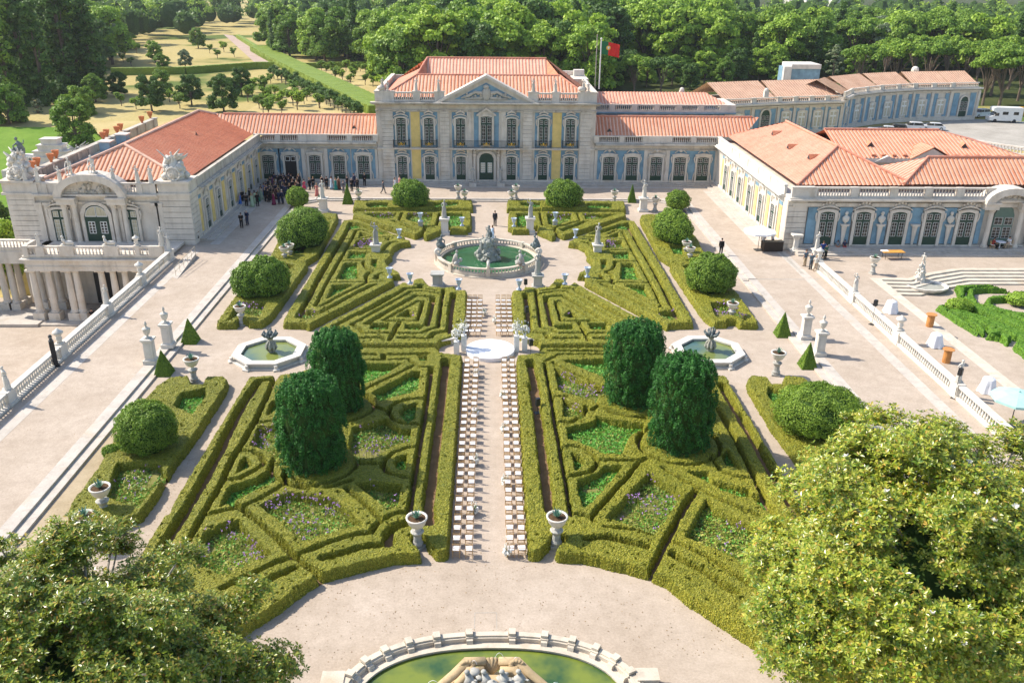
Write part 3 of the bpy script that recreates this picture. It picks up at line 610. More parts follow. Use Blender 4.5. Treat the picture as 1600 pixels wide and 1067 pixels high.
PART['front_right'] = dict(outer=PART['front']['outer'], near=1, label='large front quarter of ragged box hedges and diamond beds, right of the chair aisle', extra=[(circ(YEWS[k][0], YEWS[k][1], YEWS[k][2]+0.7, 24), YEWS[k][2]) for k in (2, 3)],
    gaps=[(V1((115, 655), (160, 860))+V2((130, 0), (160, 160), (238, 780)), 0.6), (V1((205, 670), (240, 850), (275, 1067))+V2((290, 330), (372, 812)), 0.22), (C5((330, 890), (480, 920), (560, 950), (610, 1010)), 0.2), (C5((560, 960), (720, 770), (880, 590), (1060, 400), (1230, 190), (1330, 130)), 0.22),
          (C4((170, 850), (340, 850), (500, 900), (600, 970), (655, 1070))+C5((640, 230), (560, 310), (400, 355), (240, 380)), 0.2), (C5((680, 152), (1240, 160)), 0.18), (C4((100, 515), (300, 520), (450, 430), (495, 350), (500, 300)), 0.2), (C4((30, 160), (230, 165)), 0.16),
          (V1((210, 655), (290, 612), (600, 610)), 0.15), (V1((230, 588), (600, 592)), 0.25), (V1((255, 665), (600, 835)), 0.16), (C6((-40, 350), (160, 470), (450, 620), (700, 760), (1050, 910), (1300, 1020)), 0.18), (C6((440, 640), (300, 830), (170, 1060))+C7((560, 350), (340, 790)), 0.32),
          (V2((1240, 440), (1300, 530), (1400, 572), (1490, 578)), 0.2), (C7((590, 370), (900, 510), (1150, 620), (1500, 850), (1800, 1050)), 0.18), (C7((640, 560), (760, 650), (1000, 760), (1250, 930), (1500, 1090)), 0.38), (C7((-300, 190), (0, 215), (200, 240), (370, 300)), 0.15), (V3((470, 160), (600, 150), (840, 205)), 0.38),
          (PXY((1127, 600), (1166, 665), (1201, 727), (1240, 790), (1290, 870), (1340, 950)), 0.55), (PXY((1108, 610), (1152, 690), (1175, 735), (1190, 765), (1230, 840), (1270, 910)), 0.3), (V2((500, 160), (540, 130), (600, 150), (700, 190), (840, 215)), 0.16)],
    beds=[(C4((235, 600), (430, 560), (620, 510), (650, 440), (860, 480), (1000, 510), (1290, 545), (1290, 600), (1170, 650), (1080, 720), (1030, 860), (1000, 955), (740, 950), (600, 870), (370, 770), (250, 750)), 'g'), (C4((180, 200), (300, 255), (480, 360), (380, 430), (190, 440)), 'v'), (V1((270, 700), (350, 740), (590, 842), (530, 880), (470, 890), (300, 840)), 'v'), (V1((325, 650), (590, 640), (600, 740), (560, 748), (400, 682)), 'g'),
          (C5((310, 60), (420, 110), (480, 185), (420, 240), (350, 300)), 'd'), (C5((390, 440), (700, 330), (780, 240), (1000, 245), (880, 370), (600, 700), (470, 800), (430, 650), (395, 560)), 'g'), (V2((862, 552), (1060, 680), (902, 920), (592, 830)), 'v'), (V2((1310, 440), (1350, 408), (1425, 522), (1340, 500)), 'd'), (V2((1110, 548), (1230, 542), (1250, 600), (1480, 650), (1500, 700), (1400, 690)), 'g'),
          (PXY((1104, 780), (1125, 797), (1200, 835), (1225, 880), (1180, 884), (1130, 860), (1072, 836)), 'w'), (PXY((1170, 770), (1195, 775), (1205, 800)), 'g')])
def soil(P, name):
    mb = MB(); mb.prism([tuple(p) for p in P], -0.01, 0.008, cap0=False); structure(mb.build(name, M['earth']))
for key, d in PART.items():
    for side in ('left', 'right'):
        if (key == 'front' and side == 'right') or (key == 'front_right' and side == 'left'): continue
        f = (lambda P: P) if side == 'left' else mirror
        outer = f(world(d['outer'])); gaps = [(f(world(g)), w_) for g, w_ in d['gaps']]; beds = [(f(world(b)), k) for b, k in d['beds']]
        if key == 'front_right': gaps = [(world(g), w_) for g, w_ in d['gaps']]; beds = [(world(b), k) for b, k in d['beds']]
        for C_, r_ in d.get('extra', []): gaps.append((np.vstack([C_, C_[:1]]), 0.2))
        root = empty('box_hedge_parterre', (0, 0, 0), 0, d['label'].format(side=side), 'box hedge', 'clipped box hedge compartments of the garden')
        rough = 1.0+(0.2 if side == 'right' and d['near'] else 0.0)
        hedge_mass(root, outer, gaps, [b for b, _ in beds], cell=0.065 if d['near'] else 0.085, rough=rough, leafd=190 if d['near'] else 75, leafs=.034 if d['near'] else .05)
        soil(outer*0.999+outer.mean(0)*0.001, 'parterre_soil')
        for n, (b, k) in enumerate(beds):
            wh = {'g': 'low green leaves', 'w': 'weedy dry grass with a few violet heads', 'v': 'tall violet flowers over green weeds', 'd': 'sparse dark leaves', 'd2': 'shaded dark green plants'}[k]
            planting(b, {'g': 'g', 'w': 'w', 'v': 'v', 'd': 'g', 'd2': 'w'}[k], d['near'], '%s filling bed %s of the %s' % (wh, ['one', 'two', 'three', 'four', 'five', 'six', 'seven', 'eight', 'nine', 'ten', 'eleven', 'twelve', 'thirteen', 'fourteen'][n], {'strip': 'narrow strip hedge', 'back': 'back compartment', 'side': 'wedge compartment', 'inner': 'nested triangle maze', 'front': 'front quarter', 'front_right': 'front quarter', 'bed_far': 'outer row far bed', 'bed_mid': 'outer row middle bed', 'bed_near': 'outer row near bed'}[key]+' on the '+side))
# ================================================================== figures: one skinned body per pose, clothing and hair as its parts
POSES = {}
def pose(name, **k):
    # joints in metres, x = to the figure's left, -y = facing; feet on z = 0
    J = dict(pel=(0, 0, .93), bel=(0, -.01, 1.08), che=(0, 0, 1.28), nck=(0, 0, 1.46), nk2=(0, -.01, 1.53), hed=(0, -.02, 1.61), top=(0, -.01, 1.70),
             lsh=(.17, 0, 1.40), lel=(.22, .02, 1.13), lwr=(.23, -.05, .89), lha=(.22, -.09, .80), rsh=(-.17, 0, 1.40), rel=(-.22, .02, 1.13), rwr=(-.23, -.05, .89), rha=(-.22, -.09, .80),
             lhi=(.09, 0, .90), lkn=(.10, -.02, .50), lan=(.10, .02, .09), lto=(.11, -.15, .04), rhi=(-.09, 0, .90), rkn=(-.10, -.02, .50), ran=(-.10, .02, .09), rto=(-.11, -.15, .04))
    J.update(k); POSES[name] = J
pose('stand'); pose('hands', lel=(.23, .03, 1.14), lwr=(.06, -.17, 1.05), lha=(-.01, -.20, 1.03), rel=(-.23, .03, 1.14), rwr=(-.06, -.17, 1.03), rha=(.01, -.21, 1.0), hed=(.02, -.03, 1.61))
pose('talk', lel=(.24, -.01, 1.13), lwr=(.17, -.24, 1.20), lha=(.15, -.31, 1.25), rkn=(-.11, -.05, .50), ran=(-.12, .03, .09), rto=(-.16, -.14, .04), hed=(-.02, -.03, 1.60), top=(-.03, -.02, 1.69))
pose('walk', lkn=(.09, -.17, .53), lan=(.09, -.25, .12), lto=(.09, -.40, .10), rkn=(-.09, .05, .50), ran=(-.09, .32, .17), rto=(-.09, .24, .04), lel=(.22, .12, 1.15), lwr=(.21, .16, .92), lha=(.20, .16, .83), rel=(-.22, -.06, 1.13), rwr=(-.20, -.24, .98), rha=(-.19, -.31, .93))
pose('sit', pel=(0, .02, .50), bel=(0, .02, .66), che=(0, -.01, .86), nck=(0, -.03, 1.03), nk2=(0, -.04, 1.10), hed=(0, -.07, 1.18), top=(0, -.06, 1.27), lsh=(.17, -.02, .97), lel=(.22, -.12, .73), lwr=(.14, -.34, .62), lha=(.12, -.42, .60), rsh=(-.17, -.02, .97), rel=(-.22, -.12, .73), rwr=(-.14, -.34, .62), rha=(-.12, -.42, .60),
     lhi=(.09, 0, .48), lkn=(.11, -.42, .48), lan=(.10, -.44, .09), lto=(.10, -.60, .04), rhi=(-.09, 0, .48), rkn=(-.11, -.42, .48), ran=(-.10, -.44, .09), rto=(-.10, -.60, .04))
pose('statue_a', pel=(.03, 0, .94), lel=(.30, .05, 1.18), lwr=(.13, -.12, 1.10), lha=(.06, -.16, 1.10), rel=(-.34, -.02, 1.46), rwr=(-.30, -.10, 1.70), rha=(-.28, -.13, 1.78), lkn=(.13, -.12, .50), lan=(.14, .04, .10), hed=(-.03, -.03, 1.60), top=(-.05, -.02, 1.69))
pose('statue_b', pel=(-.03, 0, .94), lel=(.27, .04, 1.16), lwr=(.05, -.17, 1.22), lha=(-.02, -.20, 1.26), rel=(-.28, .06, 1.17), rwr=(-.17, -.06, .97), rha=(-.15, -.10, .90), rkn=(-.14, -.12, .50), hed=(.03, -.04, 1.59), top=(.05, -.04, 1.68))
BONES = [('pel', 'bel'), ('bel', 'che'), ('che', 'nck'), ('nck', 'nk2'), ('nk2', 'hed'), ('hed', 'top'), ('che', 'lsh'), ('lsh', 'lel'), ('lel', 'lwr'), ('lwr', 'lha'), ('che', 'rsh'), ('rsh', 'rel'), ('rel', 'rwr'), ('rwr', 'rha'),
         ('pel', 'lhi'), ('lhi', 'lkn'), ('lkn', 'lan'), ('lan', 'lto'), ('pel', 'rhi'), ('rhi', 'rkn'), ('rkn', 'ran'), ('ran', 'rto')]
RAD = dict(pel=(.15, .11), bel=(.13, .095), che=(.155, .11), nck=(.075, .065), nk2=(.052, .052), hed=(.076, .09), top=(.055, .06), lsh=(.065, .06), lel=(.043, .043), lwr=(.028, .028), lha=(.034, .020), lhi=(.092, .095), lkn=(.058, .06), lan=(.038, .04), lto=(.035, .026))
_bodies = {}
def body_mesh(pname):
    if pname in _bodies: return _bodies[pname]
    J = POSES[pname]; names = list(J); me = bpy.data.meshes.new('body')
    me.from_pydata([J[n] for n in names], [(names.index(a), names.index(b)) for a, b in BONES], [])
    o = bpy.data.objects.new('body_tmp', me); COL.objects.link(o)
    md = o.modifiers.new('skin', 'SKIN'); md.use_smooth_shade = True; md.branch_smoothing = 0.6
    sv = me.skin_vertices[0].data
    for i, n in enumerate(names):
        r = RAD.get(n) or RAD['l'+n[1:]]; sv[i].radius = r; sv[i].use_root = (n == 'pel')
    o.modifiers.new('sub', 'SUBSURF').levels = 1
    dg = bpy.context.evaluated_depsgraph_get(); dg.update(); em = bpy.data.meshes.new_from_object(o.evaluated_get(dg))
    V = np.array([v.co[:] for v in em.vertices]); F = [tuple(p.vertices) for p in em.polygons]
    bpy.data.objects.remove(o); bpy.data.meshes.remove(em)
    mb = MB(); mb.add(V, F, 0)
    h = np.array(J['hed']); 
    mb.ball(h+(0, -.092, -.005), (.012, .018, .02), 6, 5, 0); mb.ball(h+(0, -.082, -.045), (.022, .008, .007), 6, 4, 2)
    for s in (-1, 1): mb.ball(h+(s*.03, -.080, .02), (.011, .008, .008), 6, 4, 1); mb.ball(h+(s*.078, .005, 0), (.010, .02, .028), 6, 4, 0)
    for sd in ('l', 'r'):
        w_, p = np.array(J[sd+'wr']), np.array(J[sd+'ha']); d = p-w_; d /= np.linalg.norm(d); side = np.cross(d, [0, 1, 0.2]); side /= np.linalg.norm(side)+1e-9; dn = np.cross(side, d)
        for k, L in enumerate((.062, .074, .070, .055)):
            b0 = p+side*(k-1.5)*.017; mb.tube([b0, b0+d*L*.5, b0+d*L*.8+dn*.012, b0+d*L+dn*.024], [.0085, .008, .007, .005], 5, 0)
        s_ = 1 if sd == 'l' else -1
        mb.tube([w_+d*.03+side*.02*s_, w_+d*.06+side*.045*s_, w_+d*.085+side*.05*s_+dn*.01], [.011, .009, .006], 5, 0)
    _bodies[pname] = mb; return mb
def ringtube(mb, rings, m=0, seg=12):
    """rings: (x, y, z, rx, ry)"""
    v = []
    for (x, y, z, rx, ry) in rings:
        for i in range(seg): a = 2*PI*i/seg; v.append((x+rx*math.cos(a), y+ry*math.sin(a), z))
    n = len(rings); f = [(j*seg+i, (j+1)*seg+i, (j+1)*seg+(i+1) % seg, j*seg+(i+1) % seg)[::-1] for j in range(n-1) for i in range(seg)]
    f.append(tuple(range(seg))[::-1]); f.append(tuple((n-1)*seg+i for i in range(seg))); return mb.add(v, f, m)
def mat_cloth(c, rough=0.85):
    k = 'cloth_%d_%d_%d' % tuple(int(a*255) for a in c)
    if k not in M: M[k] = plain(k, c, rough, 0.15, var=0.1, s=12)
    return M[k]
SKIN = [plain('light_skin', (0.50, 0.29, 0.20), 0.6, 0.3, var=.05), plain('tan_skin', (0.36, 0.19, 0.12), 0.6, 0.3, var=.05)]
M['eye'] = plain('eye_dark', (0.02, 0.015, 0.01), 0.3, .5); M['lips'] = plain('lips', (0.40, 0.13, 0.11), 0.6, .3)
HAIR = {'dark': (0.02, 0.013, 0.01), 'brown': (0.11, 0.05, 0.02), 'fair': (0.42, 0.28, 0.12), 'grey': (0.40, 0.39, 0.37)}
def torso_rings(J, k=1.0, low='pel', dz=-.06):
    c = lambda n: np.array(J[n]); p, b, ch, nk = c('pel'), c('bel'), c('che'), c('nck')
    return [(p[0], p[1], p[2]+dz, .178*k, .135*k), (p[0], p[1], p[2]+.02, .172*k, .13*k), (b[0], b[1], b[2], .155*k, .118*k), (ch[0], ch[1], ch[2]-.02, .19*k, .13*k), (ch[0], ch[1], ch[2]+.09, .20*k, .12*k), (nk[0], nk[1], nk[2]-.03, .10*k, .08*k)]
_cl = {}
def clothing(pname, kind, col, col2):
    key = (pname, kind, col, col2)
    if key in _cl: return _cl[key]
    J = POSES[pname]; g = lambda n: np.array(J[n]); out = []
    if kind in ('suit', 'shirt'):
        mb = MB(); ringtube(mb, torso_rings(J, 1.08 if kind == 'suit' else 1.03, dz=-.12 if kind == 'suit' else -.02))
        for s in 'lr':
            a, e, w_ = g(s+'sh'), g(s+'el'), g(s+'wr'); end = w_ if kind == 'suit' else a*.25+e*.75
            mb.tube([a+(0, 0, .02), a*.5+e*.5, e, w_*.97+e*.03] if kind == 'suit' else [a+(0, 0, .02), end], [.078, .068, .058, .042] if kind == 'suit' else [.078, .066], 8, 0)
        if kind == 'suit':
            n = g('nck'); ch = g('che')
            mb.add([n+(-.045, -.09, -.03), n+(.045, -.09, -.03), ch+(0, -.152, -.12), ], [(0, 2, 1)], 1); mb.tube([n+(0, -.10, -.05), ch+(0, -.155, -.08)], [.012, .02], 5, 2)
        out.append(('jacket' if kind == 'suit' else 'shirt', mb, [mat_cloth(col), mat_cloth((0.7, 0.7, 0.7)), mat_cloth((0.03, 0.03, 0.05))]))
        mb = MB(); p = g('pel')
        ringtube(mb, [(p[0], p[1], p[2]-.09, .165, .125), (p[0], p[1], p[2]+.06, .16, .12)])
        for s in 'lr': mb.tube([g(s+'hi')+(0, 0, .02), g(s+'kn'), g(s+'an')+(0, 0, -.03)], [.108, .078, .062], 10, 0)
        out.append(('trousers', mb, [mat_cloth(col2)]))
        mb = MB()
        for s in 'lr': a, t = g(s+'an'), g(s+'to'); mb.tube([a+(0, .04, -.045), a+(0, 0, -.04), t+(0, 0, .0), t+(0, -.05, -.005)], [.03, .045, .046, .025], 8, 0, .8)
        out.append(('shoes', mb, [M['black']]))
    else:
        mb = MB(); p = g('pel'); R_ = torso_rings(J, 1.05)[1:5]
        hem = .03 if kind == 'gown' else .48
        rg = [(p[0], p[1]+.02, hem, .30 if kind == 'gown' else .24, .30 if kind == 'gown' else .22), (p[0], p[1]+.01, hem+(p[2]-hem)*.35, .235, .22), (p[0], p[1], hem+(p[2]-hem)*.75, .20, .165)]+R_
        ringtube(mb, rg, 0, 16); out.append(('dress', mb, [mat_cloth(col)]))
    _cl[key] = out; return out
_bm = {}
def person(loc, face, kind='suit', col=(0.02, 0.02, 0.03), col2=None, pname='stand', hair='dark', skin=0, h=1.75, label=None, group=None, longhair=False):
    """face: heading in degrees, 0 looks to the camera (-Y)"""
    root = empty('person', loc, R(face), label, 'person', group, h/1.70)
    bk = (pname, skin)
    if bk not in _bm: o = body_mesh(pname).build('body', [SKIN[skin], M['eye'], M['lips']], root, True); _bm[bk] = o.data
    else: o = nameobj('body', _bm[bk]); setp(o, root)
    for nm, mb, mats in clothing(pname, kind, col, col2 or col):
        ck = (nm, pname, kind, col, col2)
        if ck not in _bm: _bm[ck] = mb.build(nm, mats, root, True).data
        else: setp(nameobj(nm, _bm[ck]), root)
    hk = ('hair', pname, hair, longhair)
    if hk not in _bm:
        mb = MB(); hd = np.array(POSES[pname]['hed']); mb.ball(hd+(0, .022, .035), (.088, .098, .088), 10, 7, 0, .05)
        if longhair: mb.ball(hd+(0, .06, -.09), (.085, .055, .16), 10, 7, 0, .05)
        _bm[hk] = mb.build('hair', [mat_cloth(HAIR[hair])], root, True).data
    else: setp(nameobj('hair', _bm[hk]), root)
    return root
_st = {}
def statue_mesh(pname, mat, drape=True, plinth=True):
    k = (pname, mat, drape)
    if k in _st: return _st[k]
    src = body_mesh(pname); mb = MB(); mb.v = [v+(0, 0, .10) for v in src.v]; mb.f = list(src.f); mb.m = [m*0 for m in src.m]; mb.n = src.n
    J = {n: np.array(p)+(0, 0, .10) for n, p in POSES[pname].items()}
    p = J['pel']; ph = rng.uniform(0, 6)
    if drape:
        seg = 22; v = []; zs = [.10, .35, .70, .98, 1.10]; rr = [.25, .22, .20, .185, .16]
        for z, r in zip(zs, rr):
            for i in range(seg):
                a = 2*PI*i/seg; q = r*(1+.13*math.sin(a*7+ph+z*3)); v.append((p[0]+q*math.cos(a)*(1.0), p[1]+q*.8*math.sin(a), z))
        mb.add(v, [(j*seg+i, j*seg+(i+1) % seg, (j+1)*seg+(i+1) % seg, (j+1)*seg+i) for j in range(4) for i in range(seg)])
        mb.tube([J['lsh']+(0, .03, .03), J['che']+(0, -.10, -.02), J['rhi']+(-.05, -.08, .05), (p[0]-.18, p[1]+.02, .3)], [.05, .06, .07, .05], 8, 0, .5)
    mb.ball(J['hed']+(0, .025, .04), (.09, .10, .085), 9, 6, 0, .10)
    mb.tube([(.0, .20, .08), (.04, .17, .45), (.02, .16, .8)], [.10, .08, .05], 7)      # supporting stump
    mb.box((0, 0.02, 0), (.52, .48, .10))
    _st[k] = mb; return mb
# ================================================================== the palace: facade kit
def slab(mb, poly, y0, y1, m=0):
    """polygon in the facade plane (x, z), from depth y0 (front, smaller) to y1"""
    n = len(poly); ar = sum(poly[i][0]*poly[(i+1) % n][1]-poly[(i+1) % n][0]*poly[i][1] for i in range(n))
    if ar < 0: poly = poly[::-1]
    v = [(x, y0, z) for x, z in poly]+[(x, y1, z) for x, z in poly]
    f = [tuple(range(n)), tuple(range(n, 2*n))[::-1]]+[(i, n+i, n+(i+1) % n, (i+1) % n) for i in range(n)]
    return mb.add(v, f, m)
def ringslab(mb, inn, out, y0, y1, m=0, closed=False):
    n = len(inn); v = [(x, y0, z) for x, z in inn]+[(x, y0, z) for x, z in out]+[(x, y1, z) for x, z in inn]+[(x, y1, z) for x, z in out]
    f = []
    for i in range(n if closed else n-1):
        j = (i+1) % n; f += [(i, j, n+j, n+i), (n+i, n+j, 3*n+j, 3*n+i), (j, i, 2*n+i, 2*n+j)]
    if not closed: f += [(0, n, 3*n, 2*n), (n-1, 3*n-1, 4*n-1, 2*n-1)]
    return mb.add(v, f, m)
def arch(w_, z0, z1, rise, n=9, kind='seg'):
    """points of an opening from lower left over the arch to lower right"""
    pts = [(-w_/2, z0)]
    for i in range(n):
        t = -1+2*i/(n-1); zz = z1-rise+rise*math.sqrt(max(0, 1-t*t)) if kind == 'round' else z1-rise*t*t
        pts.append((t*w_/2, zz))
    pts.append((w_/2, z0)); return pts
def opening(w_, h, rise=0.15, panel=0.28, transom=0.24, cols=2, rows=5, glass='glass', frame='green', kind='seg', leaves=2, name='window', blind=False):
    """prototype: glazed door leaf (frame, white bars, panes); origin at the foot, face at y = 0"""
    mb = MB(); slab(mb, arch(w_, 0, h, rise, kind=kind), -0.03, 0.10, 0)
    zt = h*(1-transom)-rise*0.5; zp = h*panel; lw = w_/leaves
    for k in range(leaves):
        x0 = -w_/2+k*lw+0.125; x1 = -w_/2+(k+1)*lw-0.10
        if blind: continue
        for (za, zb, rws) in ((zp, zt-0.16, rows), (zt+0.12, h-rise*(1.0 if kind == 'seg' else 1.1)-0.08, 2)):
            if zb-za < 0.2: continue
            mb.box(((x0+x1)/2, -0.042, za), (x1-x0, 0.02, zb-za), 2)
            t = 0.03
            for x in (x0+t/2, (x0+x1)/2, x1-t/2): mb.box((x, -0.060, za), (t if x != (x0+x1)/2 else 0.020, 0.03, zb-za), 1)
            for i in range(rws+1):
                z = za+(zb-za)*i/rws; mb.box(((x0+x1)/2, -0.062, z-(t/2 if 0 < i else 0)-(t/2 if i == rws else 0)), (x1-x0, 0.028, t if i in (0, rws) else 0.020), 1)
    return mb.build(name, [M[frame], M['white'], M[glass]])
def surround(w_, h, rise=0.15, b=0.22, kind='seg', top='scroll', mat='stone', name='architrave', z0=0.0):
    """stone architrave with its crowning ornament"""
    mb = MB(); ringslab(mb, arch(w_, z0, h, rise, kind=kind), [(x*(1+2*b/w_), z if i in (0, 10) else z+b*0.9) for i, (x, z) in enumerate(arch(w_, z0, h, rise, kind=kind))], -0.16, 0.02)
    W = w_/2+b
    if top in ('scroll', 'rich', 'shell'):
        # curved hood with ears, shell and garland
        hood = [(-W-0.16, h+b*0.5), (-W*0.6, h+b+0.14), (0, h+b+0.24), (W*0.6, h+b+0.14), (W+0.16, h+b*0.5), (W+0.1, h+b*0.5+0.14), (W*0.55, h+b+0.30), (0, h+b+0.42), (-W*0.55, h+b+0.30), (-W-0.1, h+b*0.5+0.14)]
        slab(mb, hood, -0.30, 0.0)
        k = 5 if top == 'scroll' else 9
        for i in range(k):
            t = -1+2*i/(k-1); mb.ball((t*W*0.62, -0.2, h+b+0.46+0.22*(1-t*t)), (0.13, 0.10, 0.13), 7, 5, 0, .15)
        mb.ball((0, -0.22, h+b+0.75), (0.15, 0.12, 0.20), 8, 6, 0, .12)
        for s in (-1, 1):
            mb.tube([(s*(W+0.12), -0.12, h*0.97), (s*(W+0.16), -0.14, h*0.85), (s*(W+0.05), -0.12, h*0.72)], [.10, .09, .05], 6)
            if top == 'rich': mb.tube([(s*(W+.1), -.1, h*.2), (s*(W+.14), -.12, h*.12), (s*(W+.08), -.1, 0.02)], [.05, .10, .12], 6)
    elif top == 'ear':
        slab(mb, [(-W-0.05, h+b*0.6), (W+0.05, h+b*0.6), (W+0.15, h+b+0.12), (W*0.5, h+b+0.22), (0, h+b+0.30), (-W*0.5, h+b+0.22), (-W-0.15, h+b+0.12)], -0.26, 0.0)
        for s in (-1, 1):
            mb.tube([(s*(W+0.10), -0.1, h*1.02), (s*(W+0.20), -0.12, h*0.93), (s*(W+0.06), -0.1, h*0.78)], [.11, .10, .05], 6)
            mb.tube([(s*(W+0.22), -0.08, 0.1), (s*(W+0.16), -0.1, h*0.28), (s*(W+0.03), -0.08, h*0.42)], [.10, .09, .03], 6)
            mb.tube([(s*0.1, -0.16, h+b+0.62), (s*0.35, -0.16, h+b+0.72), (s*0.62, -0.16, h+b+0.50), (s*0.85, -0.16, h+b+0.30)], [.08, .07, .07, .05], 6)
        mb.ball((0, -0.18, h+b+0.62), (0.20, 0.10, 0.20), 8, 6, 0, .12)
    elif top == 'pent':
        slab(mb, [(-W-0.30, h+b*0.3), (-W-0.05, h+b*0.3), (0, h+b+0.62), (W+0.05, h+b*0.3), (W+0.30, h+b*0.3), (W+0.3, h+b*0.3+0.16), (0, h+b+0.90), (-W-0.3, h+b*0.3+0.16)], -0.34, 0.0)
        slab(mb, [(-W, h), (W, h), (W, h+b*0.5), (0, h+b+0.62), (-W, h+b*0.5)], -0.12, 0.0)
    return mb.build(name, M[mat])
def balustrade_bm(mb, L, h=1.0, step=0.30, thick=0.30, mats=(0, 0), pier=None, seg=6):
    """along +x from 0 to L, base at z=0, centred on y=0"""
    mb.box((L/2, 0, 0), (L, thick, h*0.16)); mb.box((L/2, 0, h*0.84), (L, thick*1.15, h*0.16))
    prof = [(0.05, 0), (0.075, .06), (0.10, .22), (0.085, .36), (0.045, .50), (0.05, .56), (0.075, .70), (0.05, .78), (0.055, 1.0)]
    z0, dz = h*0.16, h*0.68; n = int(L/step)
    for i in range(n):
        x = (i+0.5)*L/n; mb.lathe([(r, z0+z*dz) for r, z in prof], seg, (x, 0, 0))
def roof_face(poly, name, mat, parent=None, per=0.48, amp=0.075, frames=True):
    """corrugated sheet of pantiles over a planar convex polygon; first edge is the eave"""
    P = np.array(poly, float); o = P[0]; u = P[1]-P[0]; u /= np.linalg.norm(u)
    nrm = np.cross(P[1]-P[0], P[2]-P[1]); nrm /= np.linalg.norm(nrm)
    if nrm[2] < 0: nrm = -nrm
    v = np.cross(nrm, u); 
    if v[2] < 0: v = -v
    U = (P-o) @ u; Vv = (P-o) @ v
    us = np.arange(U.min()+1e-3, U.max(), per/6); vs = []; ok = []
    for x in us:
        z = []
        for i in range(len(P)):
            a, b = U[i], U[(i+1) % len(P)]
            if (a-x)*(b-x) <= 0 and abs(a-b) > 1e-9: t = (x-a)/(b-a); z.append(Vv[i]+t*(Vv[(i+1) % len(P)]-Vv[i]))
        vs.append((min(z), max(z)) if len(z) >= 2 else (0, 0))
    V = []; 
    for x, (a, b) in zip(us, vs):
        q = (x/per) % 1.0; hgt = amp*math.sin(PI*min(q/0.62, 1.0)) if q < 0.62 else 0.0
        for t in (a, b): V.append(o+u*x+v*t+nrm*(hgt+0.01))
    mb = MB().add(V, [], 0)
    for k in (0, 1):
        F = [(2*i, 2*i+2, 2*i+3, 2*i+1) for i in range(len(us)-1) if ((((us[i]+us[i+1])/2/per) % 1.0) > 0.62) == bool(k)]
        mb.f.append(np.array(F)); mb.m.append(np.full(len(F), k))
    ob = mb.build(name, [M[mat], M['channel']], parent); return ob
def ridge_cap(mb, a, b, r=0.16, m=0):
    mb.tube([a, b], r, 7, m)
def wall(mb, x0, x1, z0, z1, y0=0.0, depth=0.5, m=0): mb.box(((x0+x1)/2, y0+depth/2, z0), (x1-x0, depth, z1-z0), m)
def panel(mb, x0, x1, z0, z1, m, out=0.03): mb.box(((x0+x1)/2, -out/2, z0), (x1-x0, out, z1-z0), m)
class House:
    """a building: an Empty whose local x runs along the facade and -y points out of it"""
    def __init__(s, loc, rz, label, name='palace_wing', cat='building', group=None):
        s.e = empty(name, loc, R(rz), label, cat, group); s.pr = {}
    def put(s, proto, x, z, y=0.0, rz=0.0, child=None, cx=0, sx=1.0):
        o = proto if proto.name not in USED else proto.copy()
        if proto.name in USED: COL.objects.link(o)
        USED[proto.name] = 1; o.location = (x, y, z); o.rotation_euler = (0, 0, rz); setp(o, s.e)
        if child is not None:
            c = child if child.name not in USED else child.copy()
            if child.name in USED: COL.objects.link(c)
            USED[child.name] = 1; setp(c, o)
        return o
    def part(s, mb, name, mats, smooth=False, key=None):
        if name in ('blue_plaster', 'yellow_plaster', 'chimney', 'balcony_floor', 'half_column_', 'corner_block_') and key is None: key = lambda c: (round(c[0], 1), round(c[1], 1), round(c[2], 1))
        if key is None: return mb.build(name, mats, s.e, smooth)
        return [q.build(name, mats, s.e, smooth) for q in mb.split(key)]
MS = [M['stone'], M['blue'], M['ochre'], M['stone_shade'], M['white_stone'], M['ochre_pale']]
def chimney(parent, x, y, z, w_=1.0, h=1.4):
    mb = MB(); mb.box((x, y, z), (w_, w_*.8, h)); mb.box((x, y, z+h), (w_*1.2, w_, .15)); return mb.build('chimney', M['white_stone'], parent)
def skylight(parent, p, rz=0.0):
    mb = MB(); Mx = Matrix.Translation(p) @ Matrix.Rotation(rz, 4, 'Z')
    v = xf(Mx, [(-.45, 0, 0), (.45, 0, 0), (0, 0, .55), (0, 1.3, .55)]); mb.add(v, [(0, 1, 2)], 1); mb.add(v, [(1, 3, 2), (2, 3, 0)], 0)
    return mb.build('dormer_vent', [M['tile'], M['iron']], parent)

# ------------------------------------------------------------------ main palace front
H = House((0, YP, 0), 0, 'two storey stone palace block with pediment, blue and yellow panels and orange tiled roof', 'palace')
CXP = -0.62; HWD = 15.0
zs0, zs1, zc, zb = 0.62, 5.15, 10.35, 12.75
mb = MB(); wall(mb, CXP-HWD, CXP+HWD, 0, 11.4, 0, 22.0)
mb.box((CXP, -0.12, ZT), (2*HWD+.2, 0.26, 0.55))
for px_ in (-14.1, -6.32, 5.05, 13.0):            # broad rusticated piers with joints
    for k in range(18):
        z = 0.9+k*0.53; 
        if z > 10: break
        mb.box((px_, -0.10, z), (1.55 if abs(px_) > 9 else 1.25, 0.22, 0.50))
for x in (CXP-2.35, CXP+2.35): mb.box((x, -0.10, 0.9), (0.75, 0.2, 4.2)); mb.box((x, -0.08, 5.4), (0.6, 0.18, 4.9))
mb.box((CXP, -0.13, 5.0), (2*HWD, 0.28, 0.26)); H.part(mb, 'stone_wall', [M['stone']])
wx = [-12.25, -8.47, -4.15, CXP, 2.83, 7.22, 10.9]
mb = MB()
for i in (0, 1, 2, 4, 5, 6): panel(mb, wx[i]-1.18, wx[i]+1.18, 0.95, 4.98, 0, .04); panel(mb, wx[i]-1.18, wx[i]+1.18, 5.35, 10.05, 0, .04)
